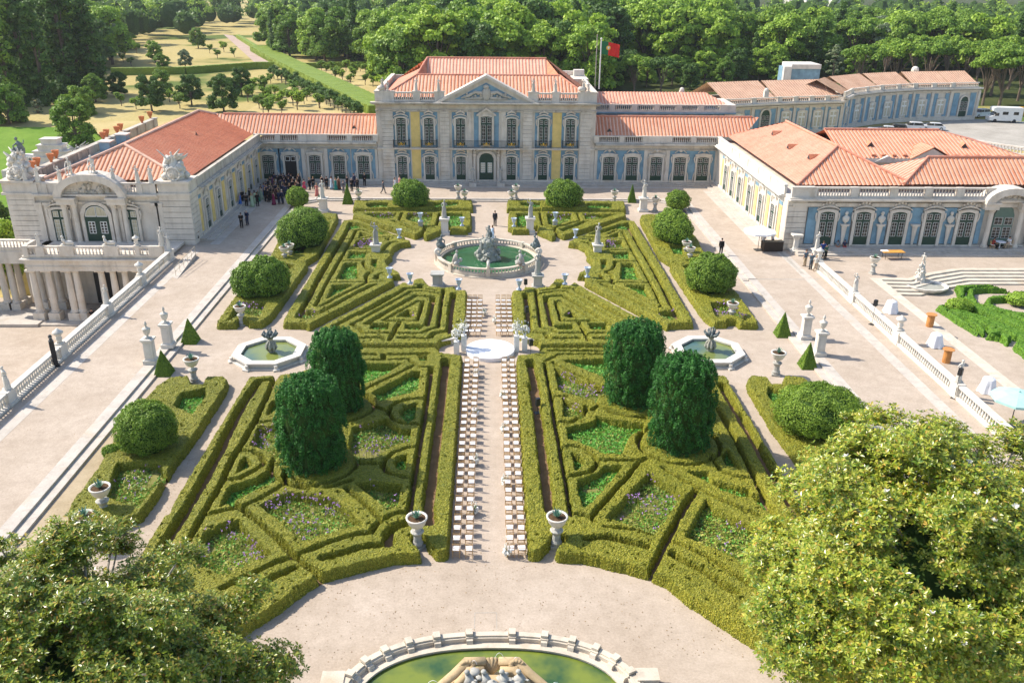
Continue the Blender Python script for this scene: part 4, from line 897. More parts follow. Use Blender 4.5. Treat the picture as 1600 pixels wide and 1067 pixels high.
panel(mb, CXP-1.7, CXP+1.7, 5.35, 10.05, 0, .04)
H.part(mb, 'blue_plaster', [M['blue']])
mb = MB()
for x0, x1 in ((-10.92, -9.70), (8.45, 9.70)): panel(mb, x0, x1, 0.95, 4.98, 0, .05); panel(mb, x0, x1, 5.35, 10.05, 0, .05)
H.part(mb, 'yellow_plaster', [M['ochre']])
mb = MB()                                                        # entablature and cornice
mb.box((CXP, -0.10, 10.12), (2*HWD+.1, 0.24, 0.22)); mb.box((CXP, -0.14, 10.95), (2*HWD+.3, 0.3, 0.14)); mb.box((CXP, -0.38, 11.09), (2*HWD+.9, 0.8, 0.16)); mb.box((CXP, -0.5, 11.25), (2*HWD+1.2, 1.05, 0.16))
H.part(mb, 'cornice', [M['stone_shade']])
mb = MB()                                                        # attic balustrade
for a, b in ((CXP-12.4, CXP-9.9), (CXP-8.9, CXP-6.9), (CXP+6.9, CXP+8.9), (CXP+9.9, CXP+12.4)):
    m2 = MB(); balustrade_bm(m2, b-a, 1.25, 0.27, 0.3)
    mb.merge(m2, (a, -0.15, 11.45))
for x, w_ in ((CXP-13.7, 2.6), (CXP-9.4, 1.0), (CXP-6.3, 1.3), (CXP+6.3, 1.3), (CXP+9.4, 1.0), (CXP+13.7, 2.6)):
    mb.box((x, -0.15, 11.4), (w_, 0.42, 1.28)); mb.box((x, -0.15, 12.68), (w_+.16, 0.52, 0.14))
H.part(mb, 'attic_balustrade', [M['stone']], key=lambda c: c[0] > CXP)
mb = MB()
for s in (-1, 1):                                                # side parapets running back
    mb.box((CXP+s*(HWD-.2), 11 if s < 0 else 9, 11.4), (0.4, 22 if s < 0 else 18, 1.2)); mb.box((CXP+s*(HWD-.2), 11 if s < 0 else 9, 12.6), (0.6, 22 if s < 0 else 18, 0.14))
mb.box((CXP, 21.8, 11.4), (2*HWD, .4, 1.2)); mb.box((CXP+s*HWD-1, 19, 11.4), (3.0, 6, 1.35)); H.part(mb, 'side_parapet', [M['stone']])
# pediment
mb = MB(); pw, pz, pa = 6.35, 11.42, 14.95
slab(mb, [(CXP-pw, pz), (CXP+pw, pz), (CXP, pa-.3)], -0.30, 1.2, 0)
for s in (-1, 1): slab(mb, [(CXP+s*(pw+.55), pz), (CXP+s*(pw-.2), pz), (CXP, pa-.35), (CXP, pa+.05)], -0.75, 1.3, 0)
mb.box((CXP, -.5, pz-.17), (2*pw+1.5, 1.1, .17)); H.part(mb, 'pediment', [M['stone']])
mb = MB(); slab(mb, [(CXP-4.3, pz+.35), (CXP+4.3, pz+.35), (CXP, pz+2.55)], -0.34, -0.29, 0); H.part(mb, 'pediment_field', [M['blue']])
mb = MB()                                                        # carved arms and garlands
mb.ball((CXP, -.5, pz+1.1), (.62, .25, .85), 10, 8, 0, .06); mb.ball((CXP, -.55, pz+2.05), (.36, .25, .28), 8, 6, 0, .12)
for s in (-1, 1):
    mb.tube([(CXP+s*.6, -.45, pz+1.2), (CXP+s*1.5, -.5, pz+1.35), (CXP+s*2.4, -.5, pz+.85), (CXP+s*3.4, -.45, pz+.55)], [.25, .2, .2, .12], 7); mb.tube([(CXP+s*.5, -.45, pz+.6), (CXP+s*1.6, -.45, pz+.5), (CXP+s*2.9, -.42, pz+.42)], [.2, .2, .1], 7)
    for k in range(7): mb.ball((CXP+s*(.7+k*.38), -.5, pz+.9+.25*math.sin(k*1.7)), .17, 6, 5, 0, .2)
H.part(mb, 'carved_arms', [M['stone_shade']])
W1 = opening(1.28, 3.45, .14); S1 = surround(1.28, 3.45, .14, top='rich'); W2 = opening(1.28, 3.65, .16, panel=.10); S2 = surround(1.28, 3.65, .16, top='shell')
for i in (0, 1, 2, 4, 5, 6): H.put(W1, wx[i], 0.62, -.06, child=S1); H.put(W2, wx[i], 5.62, -.06, child=S2)
W3 = opening(1.5, 3.9, .1, panel=.08); S3 = surround(1.5, 3.9, .1, b=.30, top='pent'); H.put(W3, CXP, 5.62, -.08, child=S3)
W4 = opening(2.0, 3.95, .75, panel=.30, transom=.42, rows=4, kind='round', name='entrance_door', blind=True); H.put(W4, CXP, .62, -.06)
mb = MB()
for s in (-1, 1):
    mb.box((s*.48, -.06, 1.25), (.62, .05, 1.35), 1); 
    for a in (-.15, .15):
        for k in range(4): mb.box((s*.48+a, -.09, 1.33+k*.31), (.22, .02, .24), 2)
o = mb.build('door_glazing', [M['green'], M['white'], M['curtain']], W4)
S4 = surround(2.0, 3.95, .75, b=.35, kind='round', top='shell', name='door_surround'); setp(S4, W4)
mb = MB()                                                        # columns beside the entrance, balcony slab on brackets
for s in (-1, 1): mb.lathe([(.22, 0), (.22, .2), (.16, .3), (.16, 3.4), (.24, 3.6), (.26, 3.9)], 10, (CXP+s*1.65, -.35, .62)); mb.ball((CXP+s*1.65, -.4, 4.75), (.2, .3, .28), 7, 5, 0, .1)
mb.box((CXP, -.55, 5.18), (9.2, 1.15, .17)); 
for x in (wx[0], wx[1], wx[5], wx[6]): mb.box((x, -.45, 5.20), (2.2, .95, .15))
H.part(mb, 'balcony_floor', [M['stone']])
def balcony(w_, nm='balcony_railing', x0=0):
    mb = MB(); d = .9
    mb.box((0, -d, .95), (w_, .05, .05)); mb.box((0, -d, .04), (w_, .04, .04))
    for s in (-1, 1): mb.box((s*w_/2, -d/2, .95), (.05, d, .05)); mb.box((s*w_/2, -d/2, .04), (.04, d, .04)); mb.box((s*w_/2, -d/2, .5), (.03, d, .03)); mb.lathe([(.03, 0), (.03, 1.0), (.06, 1.06), (.0, 1.12)], 6, (s*w_/2, -d, 0))
    n = int(w_/.13)
    for i in range(n+1): mb.box((-w_/2+i*w_/n, -d, .04), (.022, .022, .92))
    for s in (-1, 1):
        for j in range(6): mb.box((s*w_/2, -d*j/6, .04), (.022, .022, .92))
    ob = mb.build(nm, [M['iron']]); return ob
def gilt():
    mb = MB()
    for s in (-1, 1):
        for t in (0, 1): mb.tube([(0, 0, .48), (s*.10, 0, .62+t*.06), (s*(.26+.1*t), 0, .50), (s*.18, 0, .34-.05*t), (0, 0, .48)], .028, 5)
        mb.tube([(s*.38, 0, .15), (s*.46, 0, .45), (s*.40, 0, .75)], .02, 5)
    mb.lathe([(.0, .38), (.11, .46), (.06, .56), (.11, .66), (0, .84)], 4, (0, 0, 0)); return mb.build('gilt_ornament', [M['gold']])
bal = balcony(2.15); gl = gilt()
for i in (0, 1, 5, 6): H.put(bal, wx[i], 5.36, child=None); 
bb = balcony(8.9); H.put(bb, CXP, 5.36)
for i in (0, 1, 2, 3, 4, 5, 6): H.put(gl, wx[i], 5.34, -.94)
# roofs (local coordinates: y runs back)
def R_(pts): return [(x, y, z) for x, y, z in pts]
e = 11.9
rl, rr = CXP-9.7, CXP+10.3
RF = [roof_face([(CXP-14.2, .5, e), (CXP+14.2, .5, e), (rr, 5.6, 14.3), (rl, 5.6, 14.3)], 'roof', 'tile', H.e),
      roof_face([(CXP+14.2, .5, e), (CXP+14.2, 17, e), (CXP+8.8, 12.8, 15.9), (rr-1, 7.8, 13.6), (rr, 5.6, 14.3)], 'roof', 'tile', H.e),
      roof_face([(CXP-14.2, 21, e), (CXP-14.2, .5, e), (rl, 5.6, 14.3), (CXP-8.7, 12.8, 15.9)], 'roof', 'tile_pale', H.e),
      roof_face([(CXP-8.4, 7.2, 13.3), (CXP+8.6, 7.2, 13.3), (CXP+8.8, 12.8, 15.9), (CXP-8.7, 12.8, 15.9)], 'roof', 'tile_pale', H.e),
      roof_face([(CXP-14.2, 21, e), (CXP+14.2, 21, e), (CXP+8.8, 12.8, 15.9), (CXP-8.7, 12.8, 15.9)], 'roof', 'tile', H.e)]
mb = MB(); mb.add([(rl, 5.6, 14.25), (rr, 5.6, 14.25), (CXP+8.6, 7.2, 13.25), (CXP-8.4, 7.2, 13.25)], [(0, 1, 2, 3)]); mb.add([(rl, 5.6, 14.25), (CXP-8.4, 7.2, 13.25), (CXP-8.7, 12.8, 15.85)], [(0, 1, 2)]); mb.add([(rr, 5.6, 14.25), (CXP+8.6, 7.2, 13.25), (CXP+8.8, 12.8, 15.85)], [(0, 2, 1)])
o = mb.build('roof_valley', [M['tile']], RF[0])
mb = MB()
for a, b in (((rl, 5.6, 14.35), (rr, 5.6, 14.35)), ((CXP-8.7, 12.8, 16), (CXP+8.8, 12.8, 16)), ((CXP-14.2, .5, e+.05), (rl, 5.6, 14.35)), ((CXP+14.2, .5, e+.05), (rr, 5.6, 14.35)), ((rl, 5.6, 14.35), (CXP-8.7, 12.8, 16))): ridge_cap(mb, a, b, .13)
mb.build('ridge_tiles', [M['tile_pale']], RF[0])
mb = MB()
for k in range(16): mb.box((CXP-7.5+k*1.0, 7.0, 13.42), (.30, .3, .16))
mb.build('tile_bars', [M['tile']], RF[0])
mb = MB(); mb.box((CXP+HWD-.6, 20.4, 12.7), (1.6, 1.2, 1.0)); mb.box((CXP+HWD-2.6, 21.4, 12.7), (2.6, .6, .7)); H.part(mb, 'corner_turret', [M['white_stone']])

# ------------------------------------------------------------------ one storey galleries left and right of it
def gallery(x0, x1, doors, label, open_i=None, ridge=9.1, side=-1):
    h = House((0, YP, 0), 0, label); L = x1-x0; c = (x0+x1)/2
    mb = MB(); wall(mb, x0, x1, 0, 6.1, .02, 9.0); mb.box((c, -.06, ZT), (L, .18, .55))
    for i in range(len(doors)-1):
        m_ = (doors[i]+doors[i+1])/2; 
    for d in doors[2:3]: mb.box((d-1.55, -.06, .8), (.5, .16, 4.4)); mb.box((d+1.55, -.06, .8), (.5, .16, 4.4)); 
    h.part(mb, 'stone_wall', [M['stone']])
    mb = MB()
    for i, d in enumerate(doors):
        w_ = 1.62 if i != 2 else 1.25
        if i == 2: continue
        panel(mb, max(x0+.25, d-w_), min(x1-.25, d+w_), .95, 5.0, 0, .03)
    h.part(mb, 'blue_plaster', [M['blue']])
    mb = MB(); mb.box((c, -.08, 5.05), (L, .2, .14)); mb.box((c, -.16, 5.62), (L, .36, .14)); mb.box((c, -.34, 5.76), (L, .72, .15)); mb.box((c, -.22, 5.91), (L, .5, .12)); h.part(mb, 'cornice', [M['stone_shade']])
    mb = MB(); segs = []
    brk = [x0+.15]+[d+1.62 for d in doors[:-1]]+[x1-.15]
    for i in range(len(brk)-1):
        a, b = brk[i]+.35, brk[i+1]-.35
        if i == 2: mb.box(((a+b)/2, -.05, 6.02), (b-a, .24, .98)); 
        else:
            m2 = MB(); balustrade_bm(m2, b-a, .98, .27, .26); mb.merge(m2, (a, -.05, 6.02))
    for b in brk: mb.box((b, -.05, 6.02), (.72, .34, 1.0))
    h.part(mb, 'roof_balustrade', [M['stone']])
    D = opening(1.6, 3.55, .12); S = surround(1.6, 3.55, .12, b=.26, top='ear')
    for i, d in enumerate(doors):
        if i == open_i:
            od = opening(1.6, 3.55, .12, blind=True, name='open_doorway'); od.data.materials[0] = M['black']
            h.put(od, d, .58, -.05, child=S); m2 = MB()
            for s in (-1, 1):
                m2.box((s*.38, -.062, 2.75), (.62, .03, .66), 0); m2.box((s*.38, -.08, 2.82), (.5, .02, .52), 1)
            m2.build('fanlight', [M['white'], M['glass']], od)
        else: h.put(D, d, .58, -.05, child=S)
    rf = roof_face([(x0-.0, .15, 6.75), (x1, .15, 6.75), (x1+(4 if side > 0 else 0), 3.6+.0, ridge), (x0-(4 if side < 0 else 0), 3.6, ridge)] if False else [(x0-3 if side < 0 else x0, .2, 6.85), (x1 if side < 0 else x1+3, .2, 6.85), (x1 if side < 0 else x1+6, 3.4, ridge), (x0-6 if side < 0 else x0, 3.4, ridge)], 'roof', 'tile', h.e)
    mb = MB(); mb.add([(x0-6 if side < 0 else x0, 3.4, ridge), (x1 if side < 0 else x1+6, 3.4, ridge), (x1 if side < 0 else x1+3, 8.5, 6.7), (x0-3 if side < 0 else x0, 8.5, 6.7)], [(3, 2, 1, 0)]); mb.build('rear_slope', [M['tile']], rf)
    mb = MB(); ridge_cap(mb, (x0-5 if side < 0 else x0, 3.4, ridge+.05), (x1 if side < 0 else x1+5, 3.4, ridge+.05), .14); mb.build('ridge_tiles', [M['tile_pale']], rf)
    skylight(rf, ((x1-3.2, 1.2, 7.45) if side < 0 else (x0+2.0, .9, 7.3)), 0)
    return h
gallery(-32.2, -15.68, [-30.75, -27.69, -24.34, -21.02, -17.65], 'one storey gallery with blue panels and one open doorway, left of the palace front', open_i=1, side=-1)
gallery(14.42, 31.9, [16.47, 19.7, 23.12, 26.41, 29.65], 'one storey gallery with blue panels and closed doors, right of the palace front', side=1)
# ================================================================== side wings and the buildings behind
def rot(rz, loc): return Matrix.Translation(loc) @ Matrix.Rotation(R(rz), 4, 'Z')
def garden_facade(h, xw, y0, y1, doors, sgn, pan, glassy, top=7.0):
    """long one storey facade; sgn = +1 faces +X"""
    L = y1-y0; Mx = rot(90*sgn, (xw, (y0+y1)/2, 0)); f = lambda y: (y-(y0+y1)/2)*sgn
    mb = MB(); m2 = MB(); m2.box((0, -.06, ZT), (L, .2, .55)); m2.box((0, -.05, 5.1), (L, .14, .5))
    ds = sorted(f(d) for d in doors); mids = [(a+b)/2 for a, b in zip(ds, ds[1:])]
    for d in ds:
        for s in (-1, 1): m2.box((d+s*1.28, -.05, .8), (.34, .14, 4.3))
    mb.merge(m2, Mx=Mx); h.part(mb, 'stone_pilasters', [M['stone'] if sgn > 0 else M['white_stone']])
    m2 = MB(); m3 = MB()
    for c in mids+[ds[0]-2.15, ds[-1]+2.1]:
        m2.box((c, -.03, 1.0), (.98, .06, 3.55)); m3.box((c, -.035, 4.66), (1.15, .07, .36))
    h.part(MB().merge(m2, Mx=Mx), 'yellow_plaster', [M[pan]]); h.part(MB().merge(m3, Mx=Mx), 'blue_plaster', [M['blue']])
    m2 = MB(); m2.box((0, -.16, 5.62), (L, .36, .14)); m2.box((0, -.34, 5.76), (L, .72, .15)); m2.box((0, -.22, 5.91), (L, .5, .12))
    h.part(MB().merge(m2, Mx=Mx), 'cornice', [M['stone_shade'] if sgn > 0 else M['white_stone']])  # wing away from the sun takes the darkened stone, sunlit wing white
    m2 = MB(); m2.box((0, -.03, 6.02), (L, .26, .86)); m2.box((0, -.03, 6.88), (L, .42, .14))
    for c in mids: m2.box((c, -.06, 6.02), (.7, .32, .86))
    for a, b in zip(mids, mids[1:]): m2.box(((a+b)/2, -.05, 6.14), (b-a-1.5, .28, .56))
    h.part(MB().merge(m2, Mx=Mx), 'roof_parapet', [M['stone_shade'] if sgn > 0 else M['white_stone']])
    m2 = MB()
    for d in ds:
        m2.ball((d, -.2, 5.25), (.34, .16, .26), 8, 6, 0, .15); m2.ball((d, -.24, 5.5), (.18, .16, .22), 6, 5, 0, .1)
        for s in (-1, 1): m2.tube([(d+s*.1, -.18, 5.25), (d+s*.55, -.2, 5.05), (d+s*.85, -.18, 4.75)], [.13, .11, .05], 6)
    h.part(MB().merge(m2, Mx=Mx), 'carved_ornament', [M['stone_shade'] if sgn > 0 else M['white_stone']])
    for d in doors: h.put(glassy[0], xw+sgn*.06, .60, d, R(90*sgn), child=glassy[1])
def rustic(mb, x0, x1, y, z0, z1, hgt=.55, d=.14):
    n = max(1, int((z1-z0)/hgt)); hh = (z1-z0)/n
    for k in range(n): mb.box(((x0+x1)/2, y-d/2, z0+k*hh+.02), (x1-x0, d, hh-.045))
DW = opening(1.30, 3.55, .12); SW = surround(1.30, 3.55, .12, b=.22, top='none'); DW2 = opening(1.30, 3.55, .12, name='glazed_door'); SW2 = surround(1.30, 3.55, .12, b=.22, top='none', mat='white_stone')
SF = lambda top='scroll', mat='stone': surround(1.30, 3.55, .12, b=.26, top=top, mat=mat)

# ---------------------------------------------------------------- left pavilion
LP = House((0, 0, 0), 0, 'left pavilion wing with orange hipped roof, colonnaded lower front and sculpted attic', 'palace_wing')
YL = 90.0; zf = lambda y, Y=YL: VY(152, y, Y)[2]; xf_ = lambda x, y=350, Y=YL: VY(x, y, Y)[0]
XA, XB = -50.7, -31.8
mb = MB(); wall(mb, XA+.15, XB, -6.5, 6.1, YL+.1, 30.0); LP.part(mb, 'stone_wall', [M['stone']])
garden_facade(LP, XB, 92.6, YP, [95.1, 99.6, 104.3, 108.9, 113.2, 116.9], 1, 'ochre', (DW, SW))
mb = MB(); rustic(mb, XB-3.1, XB+.12, YL, .3, 5.7); rustic(mb, XA, XA+2.9, YL, -.9, 5.7)
for k in range(10): mb.box((XB+.02, YL+1.3, .32+k*.54), (.18, 2.5, .50))
LP.part(mb, 'rusticated_pier', [M['stone']], key=lambda c: c[0] > -40)
mb = MB()
for c in (XB-1.45, XA+1.4): mb.box((c, YL+1.2, 5.7), (3.5, 3.0, .25)); mb.box((c, YL+1.2, 5.95), (3.2, 2.7, 1.0)); mb.box((c, YL+1.2, 6.95), (3.6, 3.1, .26))
LP.part(mb, 'corner_block', [M['stone']], key=lambda c: c[0] > -40)
mb = MB(); L_ = XB-XA-6.0; cx = (XA+XB)/2-.1
mb.box((cx, YL-.1, 5.45), (L_, .3, .25)); mb.box((cx, YL-.3, 5.70), (L_, .75, .18)); mb.box((cx, YL-.02, 4.75), (L_, .12, .22))
for px_ in (65, 78, 188, 245, 252, 118): x = xf_(px_, 340); mb.box((x, YL-.06, .4), (.62, .18, 4.5)); mb.box((x, YL-.12, 4.6), (.8, .26, .3))
LP.part(mb, 'cornice', [M['stone']])
mb = MB(); xl, xr = XA+3.0, XB-3.2; xc = xf_(152, 340)
for a, b, kind in ((xl, xl+2.6, 0), (xl+2.6, xl+4.6, 1), (xr-3.8, xr-1.8, 1), (xr-1.8, xr, 0)):
    if kind: m2 = MB(); balustrade_bm(m2, b-a, 1.15, .3, .3); mb.merge(m2, (a, YL-.1, 5.88))
    else: mb.box(((a+b)/2, YL-.05, 5.88), (b-a, .35, 1.0)); mb.box(((a+b)/2, YL-.05, 6.88), (b-a+.05, .5, .15))
for x in (xl+.2, xl+1.2, xl+2.5, xr-1.7, xr-.3): mb.box((x, YL-.15, 5.88), (.6, .4, 1.02))
LP.part(mb, 'attic_balustrade', [M['stone']], key=lambda c: c[0] > xc)
# centre bay: paired half columns carrying a segmental pediment
mb = MB()
for s in (-1, 1):
    for q in (2.05, 3.1): mb.lathe([(.34, 0), (.34, .25), (.26, .4), (.24, 4.0), (.33, 4.2), (.36, 4.45)], 12, (xc+s*q, YL-.35, .4))
    mb.box((xc+s*2.6, YL-.45, 4.85), (1.9, .95, .55)); mb.box((xc+s*2.6, YL-.55, 5.4), (2.1, 1.15, .2))
LP.part(mb, 'half_column', [M['stone']], key=lambda c: round(c[0]-.01) if c[2] < 4 else 99+(c[0] > xc))
mb = MB(); n = 15; inn = []; out = []
for i in range(n): a = PI*i/(n-1); inn.append((xc-2.95*math.cos(a), 5.6+1.75*math.sin(a))); out.append((xc-3.75*math.cos(a), 5.6+2.45*math.sin(a)))
ringslab(mb, inn, out, YL-1.0, YL+1.2); slab(mb, inn, YL-.15, YL+.9); LP.part(mb, 'arched_pediment', [M['stone']])
mb = MB()
for k in range(26): a = rng.uniform(.25, PI-.25); r = rng.uniform(.3, 2.1); mb.ball((xc-r*math.cos(a), YL-.25, 5.85+1.25*r/2.1*math.sin(a)), rng.uniform(.12, .3), 6, 5, 0, .2)
LP.part(mb, 'carved_relief', [M['stone_shade']])
def op_at(h, w_, hh, x, z, top='scroll', kind='seg', rise=.14, blind=False, **k):
    o = opening(w_, hh, rise, kind=kind, **k); h.put(o, x, z, YL-.07); setp(surround(w_, hh, rise, b=.28, kind=kind, top=top), o); return o
wo = op_at(LP, 1.55, 3.75, xf_(98.5, 360), .45, glass='curtain', panel=.10); h2 = wo
ww = op_at(LP, 1.55, 3.75, xf_(207, 360), .45, glass='curtain', panel=.10)
ed = opening(2.55, 4.25, 1.2, kind='round', rows=4, transom=.40, panel=.30, name='arched_door', glass='glass', blind=True); LP.put(ed, xc, .42, YL-.1); setp(surround(2.55, 4.25, 1.2, b=.35, kind='round', top='none'), ed)
mb = MB()
for s in (-1, 1):
    mb.box((s*.62, -.06, 1.15), (.70, .05, 1.3), 1)
    for a in (-.17, .17):
        for k in range(4): mb.box((s*.62+a, -.09, 1.23+k*.30), (.24, .02, .24), 2)
    pts = [(s*.06, 3.05)]+[(s*(.06+1.08*math.sin(t)), 3.05+1.0*math.cos(t)) for t in np.linspace(0, PI/2, 7)]; slab(mb, pts, -.06, -.03, 3); 
for s in (-1, 1): mb.tube([(s*1.14*math.cos(t), -.07, 3.02+1.06*math.sin(t)) for t in np.linspace(0, PI/2, 8)], .035, 5, 1); mb.box((s*.6, -.07, 2.98), (1.1, .03, .07), 1); mb.box((s*.05, -.07, 3.0), (.04, .03, 1.1), 1)
mb.build('door_glazing', [M['green'], M['white'], M['glass'], M['curtain']], ed)
# roof
rz_ = 9.6; eL, eR, eF, eB, ez = -47.4, -32.6, 91.9, 128.0, 6.85
rf = roof_face([(eR, eF, ez), (eR, eB, ez), (-40.3, 122.5, rz_), (-40.5, 97.0, rz_)], 'roof', 'tile_red', LP.e)
roof_face([(eL, eF, ez), (eR, eF, ez), (-40.5, 97.0, rz_)], 'roof', 'tile', LP.e)
roof_face([(eL, eB, ez), (eL, eF, ez), (-40.5, 97.0, rz_), (-40.3, 122.5, rz_)], 'roof', 'tile', LP.e); roof_face([(eR, eB, ez), (eL, eB, ez), (-40.3, 122.5, rz_)], 'roof', 'tile', LP.e)
mb = MB()
for a, b in (((-40.5, 97, rz_+.08), (-40.3, 122.5, rz_+.08)), ((eL, eF, ez+.1), (-40.5, 97, rz_+.1)), ((eR, eF, ez+.1), (-40.5, 97, rz_+.1)), ((eR, eB, ez+.1), (-40.3, 122.5, rz_+.1))): ridge_cap(mb, a, b, .17)
mb.build('ridge_tiles', [M['channel']], rf); skylight(rf, (-37.0, 110.5, 8.35), R(90))
mb = MB()                                                        # long outer parapet with gutter
mb.box((-50.3, 112, 5.8), (.5, 42, 1.15)); mb.box((-50.3, 112, 6.95), (.75, 42, .16)); mb.box((-48.9, 106, 5.9), (2.2, 30, .1))
for k in range(13): mb.box((-50.0, 93+k*3.2, 5.85), (.3, .5, 1.1))
for k in range(60): mb.box((-49.98, 94+k*.22, 6.0), (.1, .09, .85))
LP.part(mb, 'outer_parapet', [M['stone_shade']])
for px_, py_ in ((168, 236), (193, 222)):
    p = VX(px_, py_, -48.6); mb = MB(); mb.box((p[0], p[1], 6.2), (1.3, 1.3, 1.25)); mb.box((p[0], p[1], 7.45), (1.6, 1.6, .12), 1); LP.part(mb, 'chimney', [M['blue'], M['white_stone']])
# balcony and colonnade
YC = 84.7; zfl = .72; xa, xb = VY(40, 403, YC)[0], VY(258, 403, YC)[0]
mb = MB(); mb.box(((xa+xb)/2, (YC+YL)/2+.2, zfl-.25), (xb-xa+.6, YL-YC+.7, .25)); mb.box(((xa+xb)/2, YC+.15, zfl-1.55), (xb-xa, .9, 1.3)); mb.box(((xa+xb)/2, YC+.05, zfl-.38), (xb-xa+.9, 1.3, .14)); mb.box(((xa+xb)/2, YC+.1, zfl-1.1), (xb-xa+.1, .95, .07))
mb.box((xa-3.2, YL-1.2, zfl-.25), (7.4, 3.8, .25)); mb.box((xa-3.2, YL-2.8, zfl-1.55), (7.4, .8, 1.3)); mb.box((xa+.45, (YC+YL)/2, zfl-1.55), (.8, YL-YC, 1.3))
LP.part(mb, 'balcony_entablature', [M['stone']])
mb = MB()
def bal_run(mb, a, b, z, h_=1.0, step=.34):
    a = np.array(a, float); b = np.array(b, float); L = np.linalg.norm(b-a); m2 = MB(); balustrade_bm(m2, L, h_, step, .32); ang = math.atan2(b[1]-a[1], b[0]-a[0])
    mb.merge(m2, Mx=Matrix.Translation((a[0], a[1], z)) @ Matrix.Rotation(ang, 4, 'Z'))
xs_ = [VY(q, 395, YC)[0] for q in (46, 58, 64, 71, 95, 107, 117, 165, 180, 187, 213, 220, 234, 262)]
for a, b in ((xs_[0], xs_[1]), (xs_[3], xs_[4]), (xs_[6], xs_[7]), (xs_[9], xs_[10]), (xs_[11], xs_[12])): bal_run(mb, (a, YC-.1), (b, YC-.1), zfl, 1.05)
for a, b in ((xa, xs_[0]), (xs_[1], xs_[3]), (xs_[4], xs_[6]), (xs_[7], xs_[9]), (xs_[10], xs_[11]), (xs_[12], xb)): mb.box(((a+b)/2, YC-.1, zfl), (b-a, .42, 1.08))
bal_run(mb, (xa-6.8, YL-3.0), (xa-.3, YL-3.0), zfl, 1.0); mb.box((xa+.1, (YC+YL-3)/2, zfl), (.4, 1.9, 1.06))
LP.part(mb, 'balcony_balustrade', [M['stone']])
def column(x, y, z0, z1, r=.36):
    mb = MB(); H_ = z1-z0; mb.box((x, y, z0), (1.15, 1.15, 1.0)); mb.lathe([(r*1.25, 1.0), (r*1.25, 1.15), (r, 1.25), (r*1.02, H_*.45), (r*.84, H_-.35), (r*1.1, H_-.28), (r*1.1, H_-.2)], 16, (x, y, z0)); mb.box((x, y, z1-.2), (1.0, 1.0, .2))
    return mb
for px_, dy in ((64.5, 0), (88.5, 0), (119, 0), (130.5, .1), (170, 0), (188, 0), (206, 0), (228, 0)):
    LP.part(column(VY(px_, 493, YC+.4)[0], YC+.45+dy, -6.5, zfl-1.55), 'column', [M['stone']])
for px_, Y in ((12, 87.9), (26, 87.9), (38, 89.2), (70, 88.3), (98, 88.3)): LP.part(column(VY(px_, 470, Y)[0], Y, -6.5, zfl-1.55, .34), 'column', [M['stone']])
mb = MB(); mb.box((xa+.4, 86.5, -6.48), (15.5, 6, .14)); mb.box((xa-4, 86.5, -6.48), (9, 6.5, .28)); LP.part(mb, 'plinth_steps', [M['paving']])
mb = MB(); slab(mb, [(VY(150, 450, 89.9)[0], -6.3), (VY(186, 450, 89.9)[0], -6.3), (VY(186, 450, 89.9)[0], -2.4), (VY(150, 450, 89.9)[0], -2.4)], 89.86, 90.1, 0); slab(mb, [(VY(152, 450, 89.9)[0], -2.3), (VY(170, 450, 89.9)[0], -2.3), (VY(170, 450, 89.9)[0], -1.0), (VY(152, 450, 89.9)[0], -1.0)], 89.8, 90.05, 1); LP.part(mb, 'lower_doorway', [M['black'], M['curtain']])

# ---------------------------------------------------------------- right wing
RWG = House((0, 0, 0), 0, 'right pavilion wing in bright sun with salmon hipped roof and busts between its doors', 'palace_wing')
YR = 89.0; XR = 31.6
mb = MB(); wall(mb, XR, 46.8, -.4, 6.1, YR+.1, 33); wall(mb, 46.8, 80, -.4, 6.1, YR+.1, 9); RWG.part(mb, 'stone_wall', [M['stone']])
garden_facade(RWG, XR, 90.4, YP, [114.2, 110.7, 107.2, 102.8, 98.1, 93.4], -1, 'ochre_pale', (DW2, SW2))
mb = MB(); rustic(mb, XR-.1, XR+2.0, YR, .3, 5.7); 
for k in range(10): mb.box((XR-.06, YR+.7, .32+k*.54), (.12, 1.4, .50))
RWG.part(mb, 'rusticated_pier', [M['stone']])
dx = [35.85, 39.74, 43.6, 47.29, 50.95]; dxe = 58.95
bl = [(33.75, 34.75), (37.1, 38.5), (40.95, 42.4), (44.8, 46.1), (48.45, 49.8), (52.2, 52.75)]
mb = MB()
for a, b in bl: panel(mb, a, b, 1.0, 4.95, 0, .16)
mb.v = [v+np.array((0, YR, 0)) for v in mb.v]; RWG.part(mb, 'blue_plaster', [M['blue']])
mb = MB(); mb.box((56, YR-.06, 5.05), (48, .34, .4)); mb.box((56, YR-.16, 5.62), (49, .5, .14)); mb.box((56, YR-.34, 5.76), (49, .86, .15)); mb.box((56, YR-.2, 5.91), (49, .6, .12)); mb.box((56, YR-.06, ZT), (48, .3, .6)); RWG.part(mb, 'cornice', [M['stone']])
mb = MB()
mb.box((32.9, YR-.05, 6.02), (2.4, .36, 1.0)); mb.box((32.9, YR-.05, 7.02), (2.5, .5, .14))
for a, b in ((34.4, 38.0), (38.8, 42.2), (42.9, 45.9), (46.6, 49.3), (50.0, 52.6)): m2 = MB(); balustrade_bm(m2, b-a, 1.1, .30, .3); mb.merge(m2, (a, YR-.05, 6.02)); mb.box((b+.38, YR-.05, 6.02), (.8, .42, 1.12)); mb.box((a-.15, YR-.05, 6.02), (.3, .38, 1.1))
m2 = MB(); balustrade_bm(m2, 14, 1.1, .3, .3); mb.merge(m2, (59, YR-.05, 6.02))
RWG.part(mb, 'roof_balustrade', [M['stone']])
DR = opening(1.55, 3.75, .18, rows=4, glass='glass'); SR = surround(1.55, 3.75, .18, b=.32, top='scroll', name='architrave')
for x in dx+[58.95, 62.6]: RWG.put(DR, x, .78, YR-.16, child=SR)
